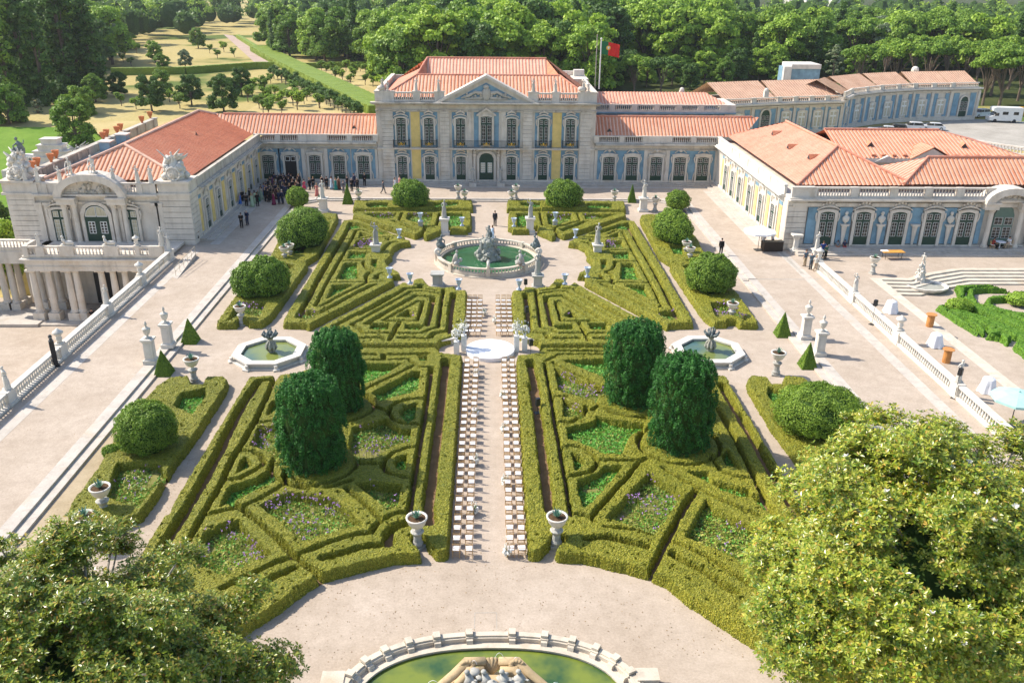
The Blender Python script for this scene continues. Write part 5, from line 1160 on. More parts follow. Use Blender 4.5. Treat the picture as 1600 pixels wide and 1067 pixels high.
for (a, b), has in zip(bl[1:5], (1, 1, 0, 1)):                   # term pedestals with marble busts
    x = (a+b)/2; mb = MB(); mb.lathe([(.13, 0), (.16, .4), (.30, 2.05)], 8, (x, YR-.34, .95), sy=.6); mb.box((x, YR-.38, 3.0), (.8, .4, .14)); mb.box((x, YR-.38, 3.14), (.95, .44, .08)); RWG.part(mb, 'bust_pedestal', [M['stone']])
    if has: mb = MB(); mb.lathe([(.12, 0), (.10, .15), (.28, .28), (.40, .62), (.36, .78), (.12, .95), (.10, 1.05)], 12, (x, YR-.40, 3.22), sy=.6); mb.ball((x, YR-.42, 4.42), (.17, .18, .22), 10, 8, 0, .04); RWG.part(mb, 'marble_bust', [M['white_stone']], True)
mb = MB(); xc2 = 54.95
for s in (-1, 1):
    for q in (1.65,): mb.lathe([(.36, 0), (.36, .3), (.27, .45), (.25, 3.9), (.34, 4.1), (.38, 4.35)], 12, (xc2+s*q, YR-.5, .62))
    mb.box((xc2+s*1.95, YR-.5, 4.95), (1.5, 1.1, .6)); mb.box((xc2+s*1.95, YR-.6, 5.55), (1.7, 1.3, .2))
n = 13; inn = [(xc2-1.9*math.cos(PI*i/(n-1)), 5.5+1.1*math.sin(PI*i/(n-1))) for i in range(n)]; out = [(xc2-2.8*math.cos(PI*i/(n-1)), 5.6+1.7*math.sin(PI*i/(n-1))) for i in range(n)]
ringslab(mb, inn, out, YR-1.2, YR+.8); slab(mb, inn, YR-.3, YR+.6); 
for k in range(16): mb.ball((xc2+rng.uniform(-1.2, 1.2), YR-.35, 5.8+rng.uniform(0, .7)), rng.uniform(.12, .25), 6, 5, 0, .2)
RWG.part(mb, 'arched_portal', [M['stone']])
pd = opening(2.2, 4.6, 1.1, kind='round', frame='green_mid', rows=4, transom=.36, panel=.22, name='arched_door'); RWG.put(pd, xc2, .65, YR-.18)
mb = MB()
for k in range(3): mb.box((56.2, YR-.5-.35*(2-k), ZT+.15*k), (47.5-k*.3, 1.9-.0+.0-k*.6+.8, .15))
RWG.part(mb, 'door_steps', [M['paving']])
# roofs of the right wing
ez = 6.85
rf = roof_face([(33.0, 121.5, ez), (33.0, 91.0, ez), (39.3, 97.6, 9.75), (39.1, 115.5, 9.75)], 'roof', 'tile_pale', RWG.e)  # sun-facing slope: its lit look is painted in with the paler tile
roof_face([(33.0, 91.0, ez), (45.6, 91.0, ez), (39.3, 97.6, 9.75)], 'roof', 'tile', RWG.e)
roof_face([(45.6, 91.0, ez), (45.6, 121.5, ez), (39.1, 115.5, 9.75), (39.3, 97.6, 9.75)], 'roof', 'tile', RWG.e); roof_face([(45.6, 121.5, ez), (33.0, 121.5, ez), (39.1, 115.5, 9.75)], 'roof', 'tile', RWG.e)
roof_face([(44.5, 90.9, 7.0), (80, 90.9, 7.0), (80, 94.4, 9.2), (48.3, 94.4, 9.2)], 'roof', 'tile', RWG.e)
roof_face([(42.6, 98.4, 7.0), (44.5, 90.9, 7.0), (48.3, 94.4, 9.2)], 'roof', 'tile_pale', RWG.e); roof_face([(80, 98.4, 7.0), (42.6, 98.4, 7.0), (48.3, 94.4, 9.2), (80, 94.4, 9.2)], 'roof', 'tile_pale', RWG.e)
mb = MB(); wall(mb, 45.4, 66, 0, 7.1, 105.0, 14); mb.box((56, 104.9, 6.5), (21, .5, .5)); slab(mb, [(51.5, 7.0), (56.5, 7.0), (54, 8.3)], 104.6, 107); slab(mb, [(46.8, 6.6), (50.4, 6.6), (48.6, 7.4)], 104.5, 105); RWG.part(mb, 'courtyard_wall', [M['white_stone']])
r3 = roof_face([(43.0, 104.8, 7.05), (66.5, 104.8, 7.05), (58.0, 112, 9.3), (43, 112, 9.3)], 'roof', 'tile', RWG.e); roof_face([(66.5, 104.8, 7.05), (66.5, 119, 7.05), (58, 112, 9.3)], 'roof', 'tile_pale', RWG.e); roof_face([(66.5, 119, 7.05), (43, 119, 7.05), (43, 112, 9.3), (58, 112, 9.3)], 'roof', 'tile', RWG.e)
for s in (-1, 1): roof_face([(54+s*2.7, 104.4, 7.05), (54+s*2.7, 108, 7.05), (54, 108, 8.5), (54, 104.4, 8.5)], 'roof', 'tile', r3)
mb = MB()
for a, b in (((39.3, 97.6, 9.85), (39.1, 115.5, 9.85)), ((33, 91, ez+.1), (39.3, 97.6, 9.85)), ((45.6, 91, ez+.1), (39.3, 97.6, 9.85)), ((44.5, 90.9, 7.1), (48.3, 94.4, 9.3)), ((48.3, 94.4, 9.3), (80, 94.4, 9.3)), ((43, 112, 9.4), (58, 112, 9.4))): ridge_cap(mb, a, b, .15)
mb.build('ridge_tiles', [M['tile_pale']], rf)
mb = MB()
for k in range(14): mb.box((47+k*1.3, 105.3, 7.3), (.5, .35, .16))
mb.build('tile_bars', [M['tile']], r3)
for p, rz in (((36.4, 112.2, 8.55), -90), ((35.9, 104.2, 8.3), -90), ((36.1, 97.4, 8.4), -90)): skylight(rf, p, R(rz))
for p in ((47.5, 107.6, 8.0), (59.3, 107.4, 7.95)): skylight(r3, p, 0)
mb = MB(); a, b = G(1483, 214, 7.2), G(1605, 232, 7.2); bal_run(mb, a[:2], b[:2], 6.3, 1.0, .42); RWG.part(mb, 'terrace_balustrade', [M['stone']])

# ---------------------------------------------------------------- ranges behind, right of the palace
AR = House((0, 0, 0), 0, 'arcaded blue walled gallery behind the right of the palace with tiled roof', 'palace_wing')
mb = MB(); wall(mb, 14.4, 37.4, 0, 8.0, 135, 8); mb.box((25.9, 134.75, 7.9), (23.4, .9, .22)); RWG_ = AR.part(mb, 'wall', [M['blue']])
mb = MB(); wall(mb, 36.0, 37.6, 0, 9.2, 134.7, 8); mb.box((25.9, 134.7, 8.1), (23.4, .5, .14))
for k in range(6):
    a = 15.6+k*3.42; m2 = MB(); balustrade_bm(m2, 2.5, 1.0, .28, .3); mb.merge(m2, (a, 134.8, 8.24)); mb.box((a+2.95, 134.8, 8.24), (.9, .36, 1.02))
    inn = [(a+1.6-1.15*math.cos(PI*i/8), 6.0+1.4*math.sin(PI*i/8)) for i in range(9)]; out = [(a+1.6-1.5*math.cos(PI*i/8), 6.0+1.75*math.sin(PI*i/8)) for i in range(9)]; ringslab(mb, inn, out, 134.7, 135.1)
AR.part(mb, 'stone_arches', [M['stone']])
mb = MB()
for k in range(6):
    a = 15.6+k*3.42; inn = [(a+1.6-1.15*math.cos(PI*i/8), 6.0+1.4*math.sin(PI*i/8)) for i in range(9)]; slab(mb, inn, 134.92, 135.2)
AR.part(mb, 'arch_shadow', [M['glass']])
rf = roof_face([(14.4, 135.6, 9.0), (36.8, 135.6, 9.0), (33.8, 139.4, 10.5), (14.4, 139.4, 10.5)], 'roof', 'tile_pale', AR.e, per=.5); roof_face([(36.8, 143.5, 9), (14.4, 143.5, 9), (14.4, 139.4, 10.5), (33.8, 139.4, 10.5)], 'roof', 'tile', AR.e)
mb = MB()
for px_ in (1065, 1197): p = VY(px_, 147, 140); mb.box((p[0], 140, 9.8), (.7, .7, .9)); mb.ball((p[0], 140, 10.8), (.38, .38, .4), 8, 6)
mb.build('chimney', [M['white_stone']], rf)
def range_building(label, pts, z1, bays, depth=9, roofz=2.6, mat_r='tile_old', arch_door=None, balus=True):
    """front polyline (world), one bay list per segment"""
    h = House((0, 0, 0), 0, label, 'palace_wing'); ws = MB(); bp = MB(); cor = MB(); bl_ = MB(); wn = []
    for (p, q), n in zip(zip(pts, pts[1:]), bays):
        p = np.array(p[:2]); q = np.array(q[:2]); L = np.linalg.norm(q-p); ang = math.atan2(q[1]-p[1], q[0]-p[0]); Mx = Matrix.Translation((p[0], p[1], 0)) @ Matrix.Rotation(ang, 4, 'Z')
        m = MB(); m.box((L/2, depth/2, -.5), (L, depth, z1+.5)); m.box((L/2, -.1, 0), (L, .3, .7)); 
        for i in range(n+1): m.box((i*L/n, -.1, .7), (.55, .25, z1-1.4))
        ws.merge(m, Mx=Mx)
        m = MB()
        for i in range(n):
            for s in (.20, .80) if n > 1 else (.2, .8): m.box(((i+s)*L/n, -.05, .9), (L/n*.20, .1, z1-2.0))
        bp.merge(m, Mx=Mx)
        m = MB(); m.box((L/2, -.35, z1-.3), (L+.3, .9, .3)); m.box((L/2, -.15, z1-.75), (L, .4, .2)); cor.merge(m, Mx=Mx)
        m = MB()
        for i in range(n): m2 = MB(); balustrade_bm(m2, L/n-1.0, 1.0, .38, .3); m.merge(m2, (i*L/n+.5, 0, z1)); m.box((i*L/n, 0, z1), (.9, .4, 1.05))
        bl_.merge(m, Mx=Mx)
        for i in range(n): wn.append((p+(q-p)*(i+.5)/n, ang))
    h.part(ws, 'wall', [M['stone']]); h.part(bp, 'blue_plaster', [M['blue']]); h.part(cor, 'cornice', [M['stone']]); h.part(bl_, 'roof_balustrade', [M['stone']])
    for k, (c, ang) in enumerate(wn):
        isd = k in (arch_door or []); d = WB2 if isd else WB; h.put(d, c[0]+.1*math.sin(ang), .6 if isd else 1.3, c[1]-.12*math.cos(ang), ang, child=SB2 if isd else SB)
    # roof sheets follow the segments
    for (p, q) in zip(pts, pts[1:]):
        p = np.array(p[:2], float); q = np.array(q[:2], float); d = (q-p)/np.linalg.norm(q-p); nn = np.array((-d[1], d[0]))
        a, b = p+nn*.7, q+nn*.7; c1, d1 = q+nn*depth*.55-d*.0, p+nn*depth*.55; e1, f1 = q+nn*depth, p+nn*depth
        roof_face([(*a, z1+.5), (*b, z1+.5), (*c1, z1+.5+roofz), (*d1, z1+.5+roofz)], 'roof', mat_r, h.e, per=.55); roof_face([(*e1, z1+.5), (*f1, z1+.5), (*d1, z1+.5+roofz), (*c1, z1+.5+roofz)], 'roof', mat_r, h.e, per=.55)
    return h
WB = opening(1.5, 3.0, .2, panel=.05, transom=.3, rows=3, frame='white', glass='curtain'); SB = surround(1.5, 3.0, .2, b=.3, top='none'); WB2 = opening(1.9, 4.2, .9, kind='round', frame='green', transom=.36, panel=.3, rows=2); SB2 = surround(1.9, 4.2, .9, b=.3, kind='round', top='none')
def gx(x, y, z=0): p = G(x, y, z); return (p[0], p[1])
cv = [gx(1311, 208), gx(1322, 201), gx(1368, 194), gx(1420, 190), gx(1478, 188.5), gx(1521, 187)]
CW = range_building('curved far wing with blue panels, arched end door and weathered brown roof', cv, 6.6, [1, 2, 2, 2, 1], 10, 2.2, arch_door=[7])
SV = range_building('weathered service wing with blue panels behind the salmon roof on the right', [gx(1130, 217), gx(1211, 212), gx(1309, 208)], 6.0, [2, 4], 13, 2.6, arch_door=[1])
mb = MB(); p = VY(1230, 133, 190); q = VY(1271, 133, 190); mb.prism([(p[0]-1, 188), (q[0]+.3, 188), (q[0]+.3, 194), (p[0]-1, 194)], 4, p[2]+3.6); mb.box(((p[0]+q[0])/2, 191, p[2]+3.5), (q[0]-p[0]+.6, 6.6, .9), 1); mb.box((p[0]-1.2, 187.6, 4), (1.6, 1, p[2]), 1); SV.part(mb, 'blue_stair_tower', [M['blue'], M['white_stone']])
for px_, py_ in ((1365, 120), (1341, 124), (1430, 109)): p = VY(px_, py_, 196); mb = MB(); mb.box((p[0], 196, 7), (1.2, 1.2, p[2]-7)); mb.ball((p[0], 196, p[2]), (.8, .8, .7), 8, 6); CW.part(mb, 'chimney', [M['white_stone']])
sheet('forecourt', [gx(1300, 204)+(0,), gx(1640, 240)+(0,), gx(1700, 196)+(0,), gx(1520, 186)+(0,)], 0.0, M['road'])
# ================================================================== helpers for words
_o = ['first', 'second', 'third', 'fourth', 'fifth', 'sixth', 'seventh', 'eighth', 'ninth', 'tenth', 'eleventh', 'twelfth', 'thirteenth', 'fourteenth', 'fifteenth', 'sixteenth', 'seventeenth', 'eighteenth', 'nineteenth']
_t = {20: 'twent', 30: 'thirt', 40: 'fort', 50: 'fift', 60: 'sixt', 70: 'sevent', 80: 'eight', 90: 'ninet'}
def ordn(n):
    if n < 20: return _o[n-1]
    t = n//10*10; return _t[t]+'ieth' if n % 10 == 0 else _t[t]+'y-'+_o[n % 10-1]
def single(mb, name, mats, loc, rz=0, label=None, cat=None, group=None, smooth=False, s=1.0):
    o = mb.build(name, mats, None, smooth); o.location = tuple(float(a) for a in loc); o.rotation_euler = (0, 0, rz); o.scale = (s, s, s); return tag(o, label, cat, group)
def water_disc(poly, z, mat, name='water'):
    mb = MB(); mb.prism([tuple(p[:2]) for p in poly], z-.02, z, cap0=False); o = mb.build(name, mat); return structure(o)

# ------------------------------------------------------------------ round fountain with its balustrade
FC = (-.28, 85.4); FR = 5.15
def round_fountain():
    t = empty('round_fountain', (FC[0], FC[1], 0), 0, 'round fountain basin with low balustraded rim before the palace', 'fountain')
    n = 64; mb = MB()
    def ring(r0, r1, z0, z1):
        i_ = [(r0*math.cos(2*PI*k/n), r0*math.sin(2*PI*k/n)) for k in range(n)]; o_ = [(r1*math.cos(2*PI*k/n), r1*math.sin(2*PI*k/n)) for k in range(n)]
        v = [(*p, z) for z in (z0, z1) for p in i_+o_]; f = []
        for k in range(n):
            j = (k+1) % n; f += [(2*n+k, 3*n+k, 3*n+j, 2*n+j), (n+k, n+j, 3*n+j, 3*n+k), (k, 2*n+k, 2*n+j, j)]
        mb.add(v, f)
    ring(FR-.05, FR+.42, 0, .10); ring(FR-.38, FR+.18, 0, .36); ring(FR-.10, FR+.16, .36, .46)
    mb.build('basin_wall', M['rim'], t)
    mb = MB(); ring(FR-.14, FR+.20, .82, .95); mb.build('rim_rail', M['rim'], t)
    b = MB(); b.lathe([(.05, 0), (.09, .10), (.045, .22), (.06, .36)], 7); bo = b.build('baluster', M['rim'], t); bo.location = (FR+.03, 0, .46)
    for k in range(1, 96):
        a = 2*PI*k/96; c = bo.copy(); COL.objects.link(c); setp(c, t); c.location = ((FR+.03)*math.cos(a), (FR+.03)*math.sin(a), .46)
    for k in range(8):
        a = 2*PI*k/8+PI/8*0; m2 = MB(); m2.box((0, 0, 0), (.5, .42, 1.0)); p = m2.build('rim_pier', M['rim'], t); p.location = ((FR+.05)*math.cos(a), (FR+.05)*math.sin(a), 0); p.rotation_euler = (0, 0, a)
    structure(water_disc([(FC[0]+(FR-.2)*math.cos(2*PI*k/n), FC[1]+(FR-.2)*math.sin(2*PI*k/n)) for k in range(n)], .30, M['water_green'], 'fountain_water'))
round_fountain()
def rock_group(loc, h, w_, label, name='fountain_sculpture', figs=3, mat='rock', seed=1, sc=1.0, cat='fountain sculpture', fm=None):
    r = np.random.default_rng(seed); t = empty(name, loc, 0, label, cat); mb = MB()
    for k in range(70):
        z = r.uniform(0, 1)**1.3; rad = w_*(1-.75*z)*r.uniform(.4, 1); a = r.uniform(0, 2*PI); s = w_*.16*r.uniform(.6, 1.4)
        mb.ball((rad*math.cos(a), rad*math.sin(a), z*h*.72), (s, s, s*.9), 7, 5, 0, .22)
    mb.lathe([(w_*.75, -.3), (w_*.6, h*.2), (w_*.35, h*.5), (w_*.12, h*.75)], 9); mb.build('rock', M[mat], t)
    for k in range(figs):
        a = 2*PI*k/max(1, figs)+.6; top = k == figs-1; f = statue_mesh(['statue_a', 'statue_b', 'talk'][k % 3], 'x', False)
        o = f.build('figure', M[fm or 'lead'], t, True); s = h*.32; o.scale = (s, s, s); o.location = (0, 0, h*.62) if top else (w_*.55*math.cos(a), w_*.55*math.sin(a), h*.25); o.rotation_euler = (0, 0, r.uniform(0, 6))
    return t
rock_group((FC[0], FC[1], .2), 2.9, 1.7, 'tall grey rockwork with figures in the middle of the round fountain', figs=4, seed=3, fm='grey_stone')
def scroll_shell():
    mb = MB(); mb.lathe([(.16, 0), (.18, .1), (.10, .2)], 8); pts = [(0, 0, .2)]+[(.26*math.cos(a)*(1-a/9), 0, .42+.26*math.sin(a)*(1-a/9)) for a in np.linspace(-1.5, 4.6, 14)]; mb.tube(pts, [.15]*8+[.12]*4+[.08]*3, 7, 0, 1.2); return mb
def small_fig(seed):
    r = np.random.default_rng(seed); mb = MB(); mb.ball((0, 0, .35), (.45, .35, .35), 8, 6, 0, .2); mb.tube([(.2, 0, .4), (.05, 0, .9), (-.1, 0, 1.15)], [.3, .22, .12], 8); mb.ball((-.12, 0, 1.35), (.13, .13, .16), 8, 6); mb.tube([(0, .1, 1.0), (.25, .3, .9), (.3, .35, 1.2)], [.08, .06, .04], 6); mb.tube([(-.1, -.1, 1.0), (-.35, -.25, .8), (-.3, -.3, .5)], [.08, .06, .05], 6)
    for k in range(9): mb.ball((r.uniform(-.5, .5), r.uniform(-.35, .35), r.uniform(.05, .5)), r.uniform(.1, .22), 6, 5, 0, .2)
    return mb
for (px_, py_, kind, lb) in ((687.5, 398, 's', 'stone scroll finial on the left rim of the round fountain'), (845, 398, 's', 'stone scroll finial on the right rim of the round fountain'), (763, 425, 's', 'pale shell finial on the near rim of the round fountain'), (711, 389, 'f', 'dark lead figure on the far left rim of the round fountain'), (819, 389, 'f', 'dark lead figure on the far right rim of the round fountain'), (705, 416, 'g', 'grey stone figure on the near left rim of the round fountain'), (821, 416, 'g', 'grey stone figure on the near right rim of the round fountain'), (764, 374, 'f', 'small lead figure on the far rim behind the rockwork')):
    p = G(px_, py_+1, .95); d = np.array([p[0]-FC[0], p[1]-FC[1]]); d /= np.linalg.norm(d); q = (FC[0]+d[0]*(FR+.03), FC[1]+d[1]*(FR+.03), .95)
    single(scroll_shell() if kind == 's' else small_fig(int(px_)), 'rim_finial' if kind == 's' else 'rim_sculpture', M['white_stone'] if kind == 's' else M['lead' if kind == 'f' else 'grey_stone'], q, math.atan2(d[1], d[0]), lb, 'sculpture', 'sculptures round the fountain rim', True, 1.0)
# ------------------------------------------------------------------ octagonal basins
def octagon(cx, cy, lb, side):
    t = empty('octagonal_fountain', (cx, cy, 0), 0, lb, 'fountain', 'pair of octagonal fountains'); r0, r1 = 2.05, 2.55; mb = MB()
    P = lambda r: [(r*math.cos(PI/8+k*PI/4)/math.cos(PI/8), r*math.sin(PI/8+k*PI/4)/math.cos(PI/8)) for k in range(8)]
    def ring(a, b, z0, z1):
        i_, o_ = P(a), P(b); v = [(*p, z) for z in (z0, z1) for p in i_+o_]; f = []
        for k in range(8): j = (k+1) % 8; f += [(16+k, 24+k, 24+j, 16+j), (8+k, 8+j, 24+j, 24+k), (k, 16+k, 16+j, j)]
        mb.add(v, f)
    ring(r0, r1+.18, 0, .10); ring(r0-.02, r1-.1, .1, .42); ring(r0-.06, r1+.08, .42, .54); mb.build('basin_wall', M['white_stone'], t)
    for k in range(8):
        a = PI/8+k*PI/4; m2 = MB(); m2.lathe([(.22, 0), (.22, .12), (.15, .16), (.15, .4)], 8); m2.box((0, 0, .0), (.5, .5, .12)); o = m2.build('corner_scroll', M['white_stone'], t); o.location = ((r1+.08)*math.cos(a)/math.cos(PI/8), (r1+.08)*math.sin(a)/math.cos(PI/8), 0); o.rotation_euler = (0, 0, a)
    w = water_disc([(cx+x, cy+y) for x, y in P(r0)], .34, M['water_blue'], 'fountain_water')
    s = empty('fountain_sculpture', (cx+.15, cy+.1, .28), 0, 'stone dolphins carrying a dark bronze group in the %s octagonal basin' % side, 'fountain sculpture', None, .78)
    mb = MB(); mb.lathe([(.32, 0), (.36, .15), (.25, .3), (.42, .55), (.48, .75), (.30, 1.05), (.22, 1.35), (.30, 1.5), (.34, 1.55)], 12)
    for k in range(8): a = k*PI/4; mb.tube([(.2*math.cos(a), .2*math.sin(a), 1.25), (.42*math.cos(a), .42*math.sin(a), .95), (.52*math.cos(a), .52*math.sin(a), .55), (.35*math.cos(a), .35*math.sin(a), .25)], [.06, .10, .12, .08], 6)
    mb.build('stone_stem', M['rock'], s)
    mb = MB(); mb.lathe([(.3, 1.55), (.42, 1.66), (.3, 1.7)], 12)
    for k in range(7): a = k*2*PI/7; mb.tube([(.2*math.cos(a), .2*math.sin(a), 1.72), (.5*math.cos(a), .5*math.sin(a), 1.78), (.75*math.cos(a), .75*math.sin(a), 2.05), (.66*math.cos(a), .66*math.sin(a), 2.25)], [.14, .16, .11, .05], 7)
    for a in (.5, 3.4): mb.tube([(.12*math.cos(a), .12*math.sin(a), 1.7), (.2*math.cos(a), .2*math.sin(a), 2.1), (.12*math.cos(a), .12*math.sin(a), 2.35)], [.16, .15, .07], 7); mb.ball((.14*math.cos(a), .14*math.sin(a), 2.5), (.11, .11, .13), 7, 5)
    mb.build('bronze_group', M['lead'], s, True)
octagon(-17.15, 61.4, 'octagonal fountain basin with greenish water left of the dark yews', 'left'); octagon(17.1, 61.6, 'octagonal fountain basin with greenish water right of the dark yews', 'right')
# ------------------------------------------------------------------ big oval basin at the bottom of the picture
def front_fountain():
    t = empty('oval_fountain', (0, 26.15, 0), 0, 'large oval stone basin with block studded rim at the bottom edge', 'fountain'); n = 72; mb = MB()
    def P(a, b, k): t_ = 2*PI*k/n; c, s = math.cos(t_), math.sin(t_); q = 2/2.35; return (a*math.copysign(abs(c)**q, c), b*math.copysign(abs(s)**q, s))
    def ring(d0, d1, z0, z1):
        i_ = [P(6.15+d0, 3.9+d0, k) for k in range(n)]; o_ = [P(6.15+d1, 3.9+d1, k) for k in range(n)]; v = [(*p, z) for z in (z0, z1) for p in i_+o_]; f = []
        for k in range(n): j = (k+1) % n; f += [(2*n+k, 3*n+k, 3*n+j, 2*n+j), (n+k, n+j, 3*n+j, 3*n+k), (k, 2*n+k, 2*n+j, j)]
        mb.add(v, f)
    ring(-.62, .12, 0, .30); ring(-.66, -.42, .30, .36); ring(-.22, .20, .30, .50); ring(-.14, .12, .50, .58); mb.build('basin_rim', M['rim'], t)
    for k in range(28):
        p = P(6.15-.02, 3.9-.02, (k+.5)*n/28); q = P(6.15-.02, 3.9-.02, (k+.5)*n/28+.5); a = math.atan2(q[1]-p[1], q[0]-p[0]); big = abs(p[0]) > 6.0 and abs(p[1]) < 1.7
        m2 = MB(); m2.box((0, 0, .5), (.34, .46, .08)); m2.box((0, .02, .58), (.30, .36, .14)); m2.box((0, -.25, .30), (.28, .4, .22), top=(1, .55)); o = m2.build('rim_block', M['rim'], t); o.location = (p[0], p[1], 0); o.rotation_euler = (0, 0, a+PI)
    for s in (-1, 1): m2 = MB(); m2.box((s*6.55, 1.35, 0), (.85, .6, .55)); m2.box((s*6.55, 1.35, .55), (.95, .7, .08)); m2.build('end_block', M['rim'], t)
    structure(water_disc([(P(5.6, 3.35, k)[0], 26.15+P(5.6, 3.35, k)[1]) for k in range(n)], .22, M['water_algae'], 'basin_water'))
    M['tanstone'] = stone('tan_carved_stone', (0.50, 0.37, 0.21), .8, warm=(.4, .2, .08))
    s = empty('shell_sculpture', (.05, 27.2, .1), 0, 'carved stone shell group with sea creatures and thin water jets in the oval basin', 'fountain sculpture')
    mb = MB()
    for sg in (-1, 1):
        mb.tube([(sg*.25, .9, 1.0), (sg*.9, .85, 1.05), (sg*1.35, .4, .75), (sg*1.9, -.05, .4), (sg*2.5, -.3, .25)], [.22, .24, .20, .18, .12], 9); mb.tube([(sg*.3, .5, .9), (sg*.8, .45, .95), (sg*1.2, .05, .6), (sg*1.5, -.5, .3)], [.16, .18, .16, .12], 8)
        for a in np.linspace(0, 5, 12): mb.ball((sg*(.85+.28*math.cos(a)*(1-a/7)), .62+.1*math.sin(a), 1.05+.26*math.sin(a)*(1-a/7)), .10, 6, 5)
    for k in range(9): a = PI*(.15+.7*k/8); mb.tube([(0, .55, .5), (.35*math.cos(a), .85, .5+.45*math.sin(a)), (.55*math.cos(a), .95, .5+.72*math.sin(a))], [.05, .08, .07], 6)
    mb.lathe([(2.0, -.1), (1.5, .25), (.8, .5), (.5, .8)], 14, (0, 0, 0), sy=.6); mb.build('stone_shell', M['tanstone'], s, True)
    mb = MB(); r = np.random.default_rng(5)
    for k in range(26): mb.ball((r.normal()*.65, -.15+r.normal()*.3, .5+r.uniform(0, .5)), r.uniform(.12, .26), 7, 5, 0, .2)
    for x in (-.9, -.3, .35, .95): mb.tube([(x, -.2, .6), (x+.1, 0, .95), (x+.02, .05, 1.2)], [.18, .16, .10], 8); mb.ball((x, .05, 1.35), (.11, .12, .14), 8, 6); mb.tube([(x, 0, 1.05), (x+.25, -.1, .95), (x+.35, -.25, 1.1)], [.07, .055, .04], 6)
    mb.build('creatures', M['grey_stone'], s, True); s.scale = (1.15, 1.0, .72)
    for (x, y, z, dx_, h) in ((-.55, .6, 1.15, -.3, .35), (.1, .9, 1.25, .45, .4), (.75, .75, 1.1, .35, .4), (1.3, .3, .7, -.35, .25), (-1.9, 0, .5, -.5, .25), (2.1, -.1, .4, .4, .25)):
        mb = MB(); pts = [(x+dx_*u, y+.15*u, z+h*4*u*(1-u)*1.2-z*.75*u*u) for u in np.linspace(0, 1, 9)]; mb.tube(pts, [.006, .008, .009, .009, .01, .011, .012, .013, .014], 5); mb.build('water_jet', M['cloth'], s)
front_fountain()
# shell basin and fountain of the sunken garden
p = G(1447, 452, -.4); mb = MB()
n = 28; prof = [(1.5, 0), (1.9, .28), (2.0, .5), (1.75, .5), (1.6, .36)]
v = [(r*(1+.03*(k % 2))*math.cos(2*PI*k/n), r*(1+.03*(k % 2))*.82*math.sin(2*PI*k/n), z) for r, z in prof for k in range(n)]; mb.add(v, [(j*n+k, j*n+(k+1) % n, (j+1)*n+(k+1) % n, (j+1)*n+k) for j in range(4) for k in range(n)]); mb.add([(1.62*math.cos(2*PI*k/n), 1.62*.82*math.sin(2*PI*k/n), .37) for k in range(n)], [tuple(range(n))], 1)
single(mb, 'shell_basin', [M['white_stone'], M['rock']], (p[0], p[1], -.45), 0, 'scalloped white shell basin with brown water at the foot of the garden steps', 'fountain')
rock_group((p[0]-.2, p[1]+1.2, -.2), 2.6, .75, 'white stone fountain figure group rising behind the scalloped shell basin', figs=2, mat='white_stone', seed=8, fm='white_stone')

# ------------------------------------------------------------------ pedestals, urns, vases, statues, pillars
def pedestal_bm(w_=.8, h=1.25):
    mb = MB(); mb.box((0, 0, 0), (w_*1.35, w_*1.35, h*.14)); mb.box((0, 0, h*.14), (w_*1.15, w_*1.15, h*.08), top=(.85, .85)); mb.box((0, 0, h*.22), (w_*.95, w_*.95, h*.64)); mb.box((0, 0, h*.86), (w_*1.2, w_*1.2, h*.07)); mb.box((0, 0, h*.93), (w_*1.35, w_*1.35, h*.07)); return mb
def agave(n=18, s=.55):
    mb = MB()
    for k in range(n):
        a = 2*PI*k/n*2.4; el = R(35+50*(k/n)); L = s*rng.uniform(.8, 1.1); d = np.array([math.cos(a)*math.cos(el), math.sin(a)*math.cos(el), math.sin(el)]); sd = np.array([-math.sin(a), math.cos(a), 0])*.045
        mb.add([-sd, sd, d*L*.55+sd*1.1, d*L, d*L*.55-sd*1.1], [(0, 1, 2, 3), (0, 3, 4)])
    return mb
M['agave'] = plain('blue_green_agave', (0.16, 0.30, 0.22), 0.6, .3, var=.3, s=5)
def planted_urn():
    t = empty('planted_urn', (0, 0, 0)); mb = MB(); mb.box((0, 0, 0), (.62, .62, .14)); mb.lathe([(.26, .14), (.30, .3), (.22, .45), (.2, .75), (.30, .95), (.36, 1.02), (.30, 1.08)], 12); mb.build('baluster_pedestal', M['grey_stone'], t, False)
    mb = MB(); mb.lathe([(.20, 1.08), (.10, 1.16), (.12, 1.24), (.34, 1.36), (.46, 1.55), (.50, 1.72), (.56, 1.80), (.57, 1.88), (.49, 1.88), (.44, 1.78)], 18); mb.build('urn_bowl', M['white_stone'], t, True)
    mb = MB(); mb.lathe([(.0, 1.80), (.46, 1.82)], 14); mb.build('soil', M['soil'], t); mb = agave(); mb.v = [v+np.array((0, 0, 1.8)) for v in mb.v]; mb.build('agave', M['agave'], t); return t
URN = planted_urn()
urn_spots = [(653, 855, 'at the front corner left of the chair aisle'), (869, 853, 'at the front corner right of the chair aisle'), (165, 806, 'on the nearest left bed, beside the bare strip'), (141, 852, 'half hidden by the left magnolia'), (304, 597, 'before the near left bed and pyramid bush'), (1212, 586, 'before the near right bed'), (378, 508, 'at the near end of the middle left bed'), (1142, 502, 'at the near end of the middle right bed'), (454, 407, 'between the two left outer beds'), (446, 411, 'in front of its twin between the left outer beds'), (1071, 402, 'between the two right outer beds'), (1077, 411, 'in front of its twin between the right outer beds'),
             (561, 320, 'at the left end of the strip hedge'), (959.5, 319, 'at the right end of the strip hedge'), (726, 320, 'on the strip hedge left of the path'), (799, 320, 'on the strip hedge right of the path'), (716, 311, 'on a tall base left of the palace steps path'), (806, 311, 'on a tall base right of the palace steps path'), (501, 330, 'beside the white statue on the left'), (1023, 330, 'beside the white statue on the right'), (1363, 428, 'at the top of the garden steps on the right')]
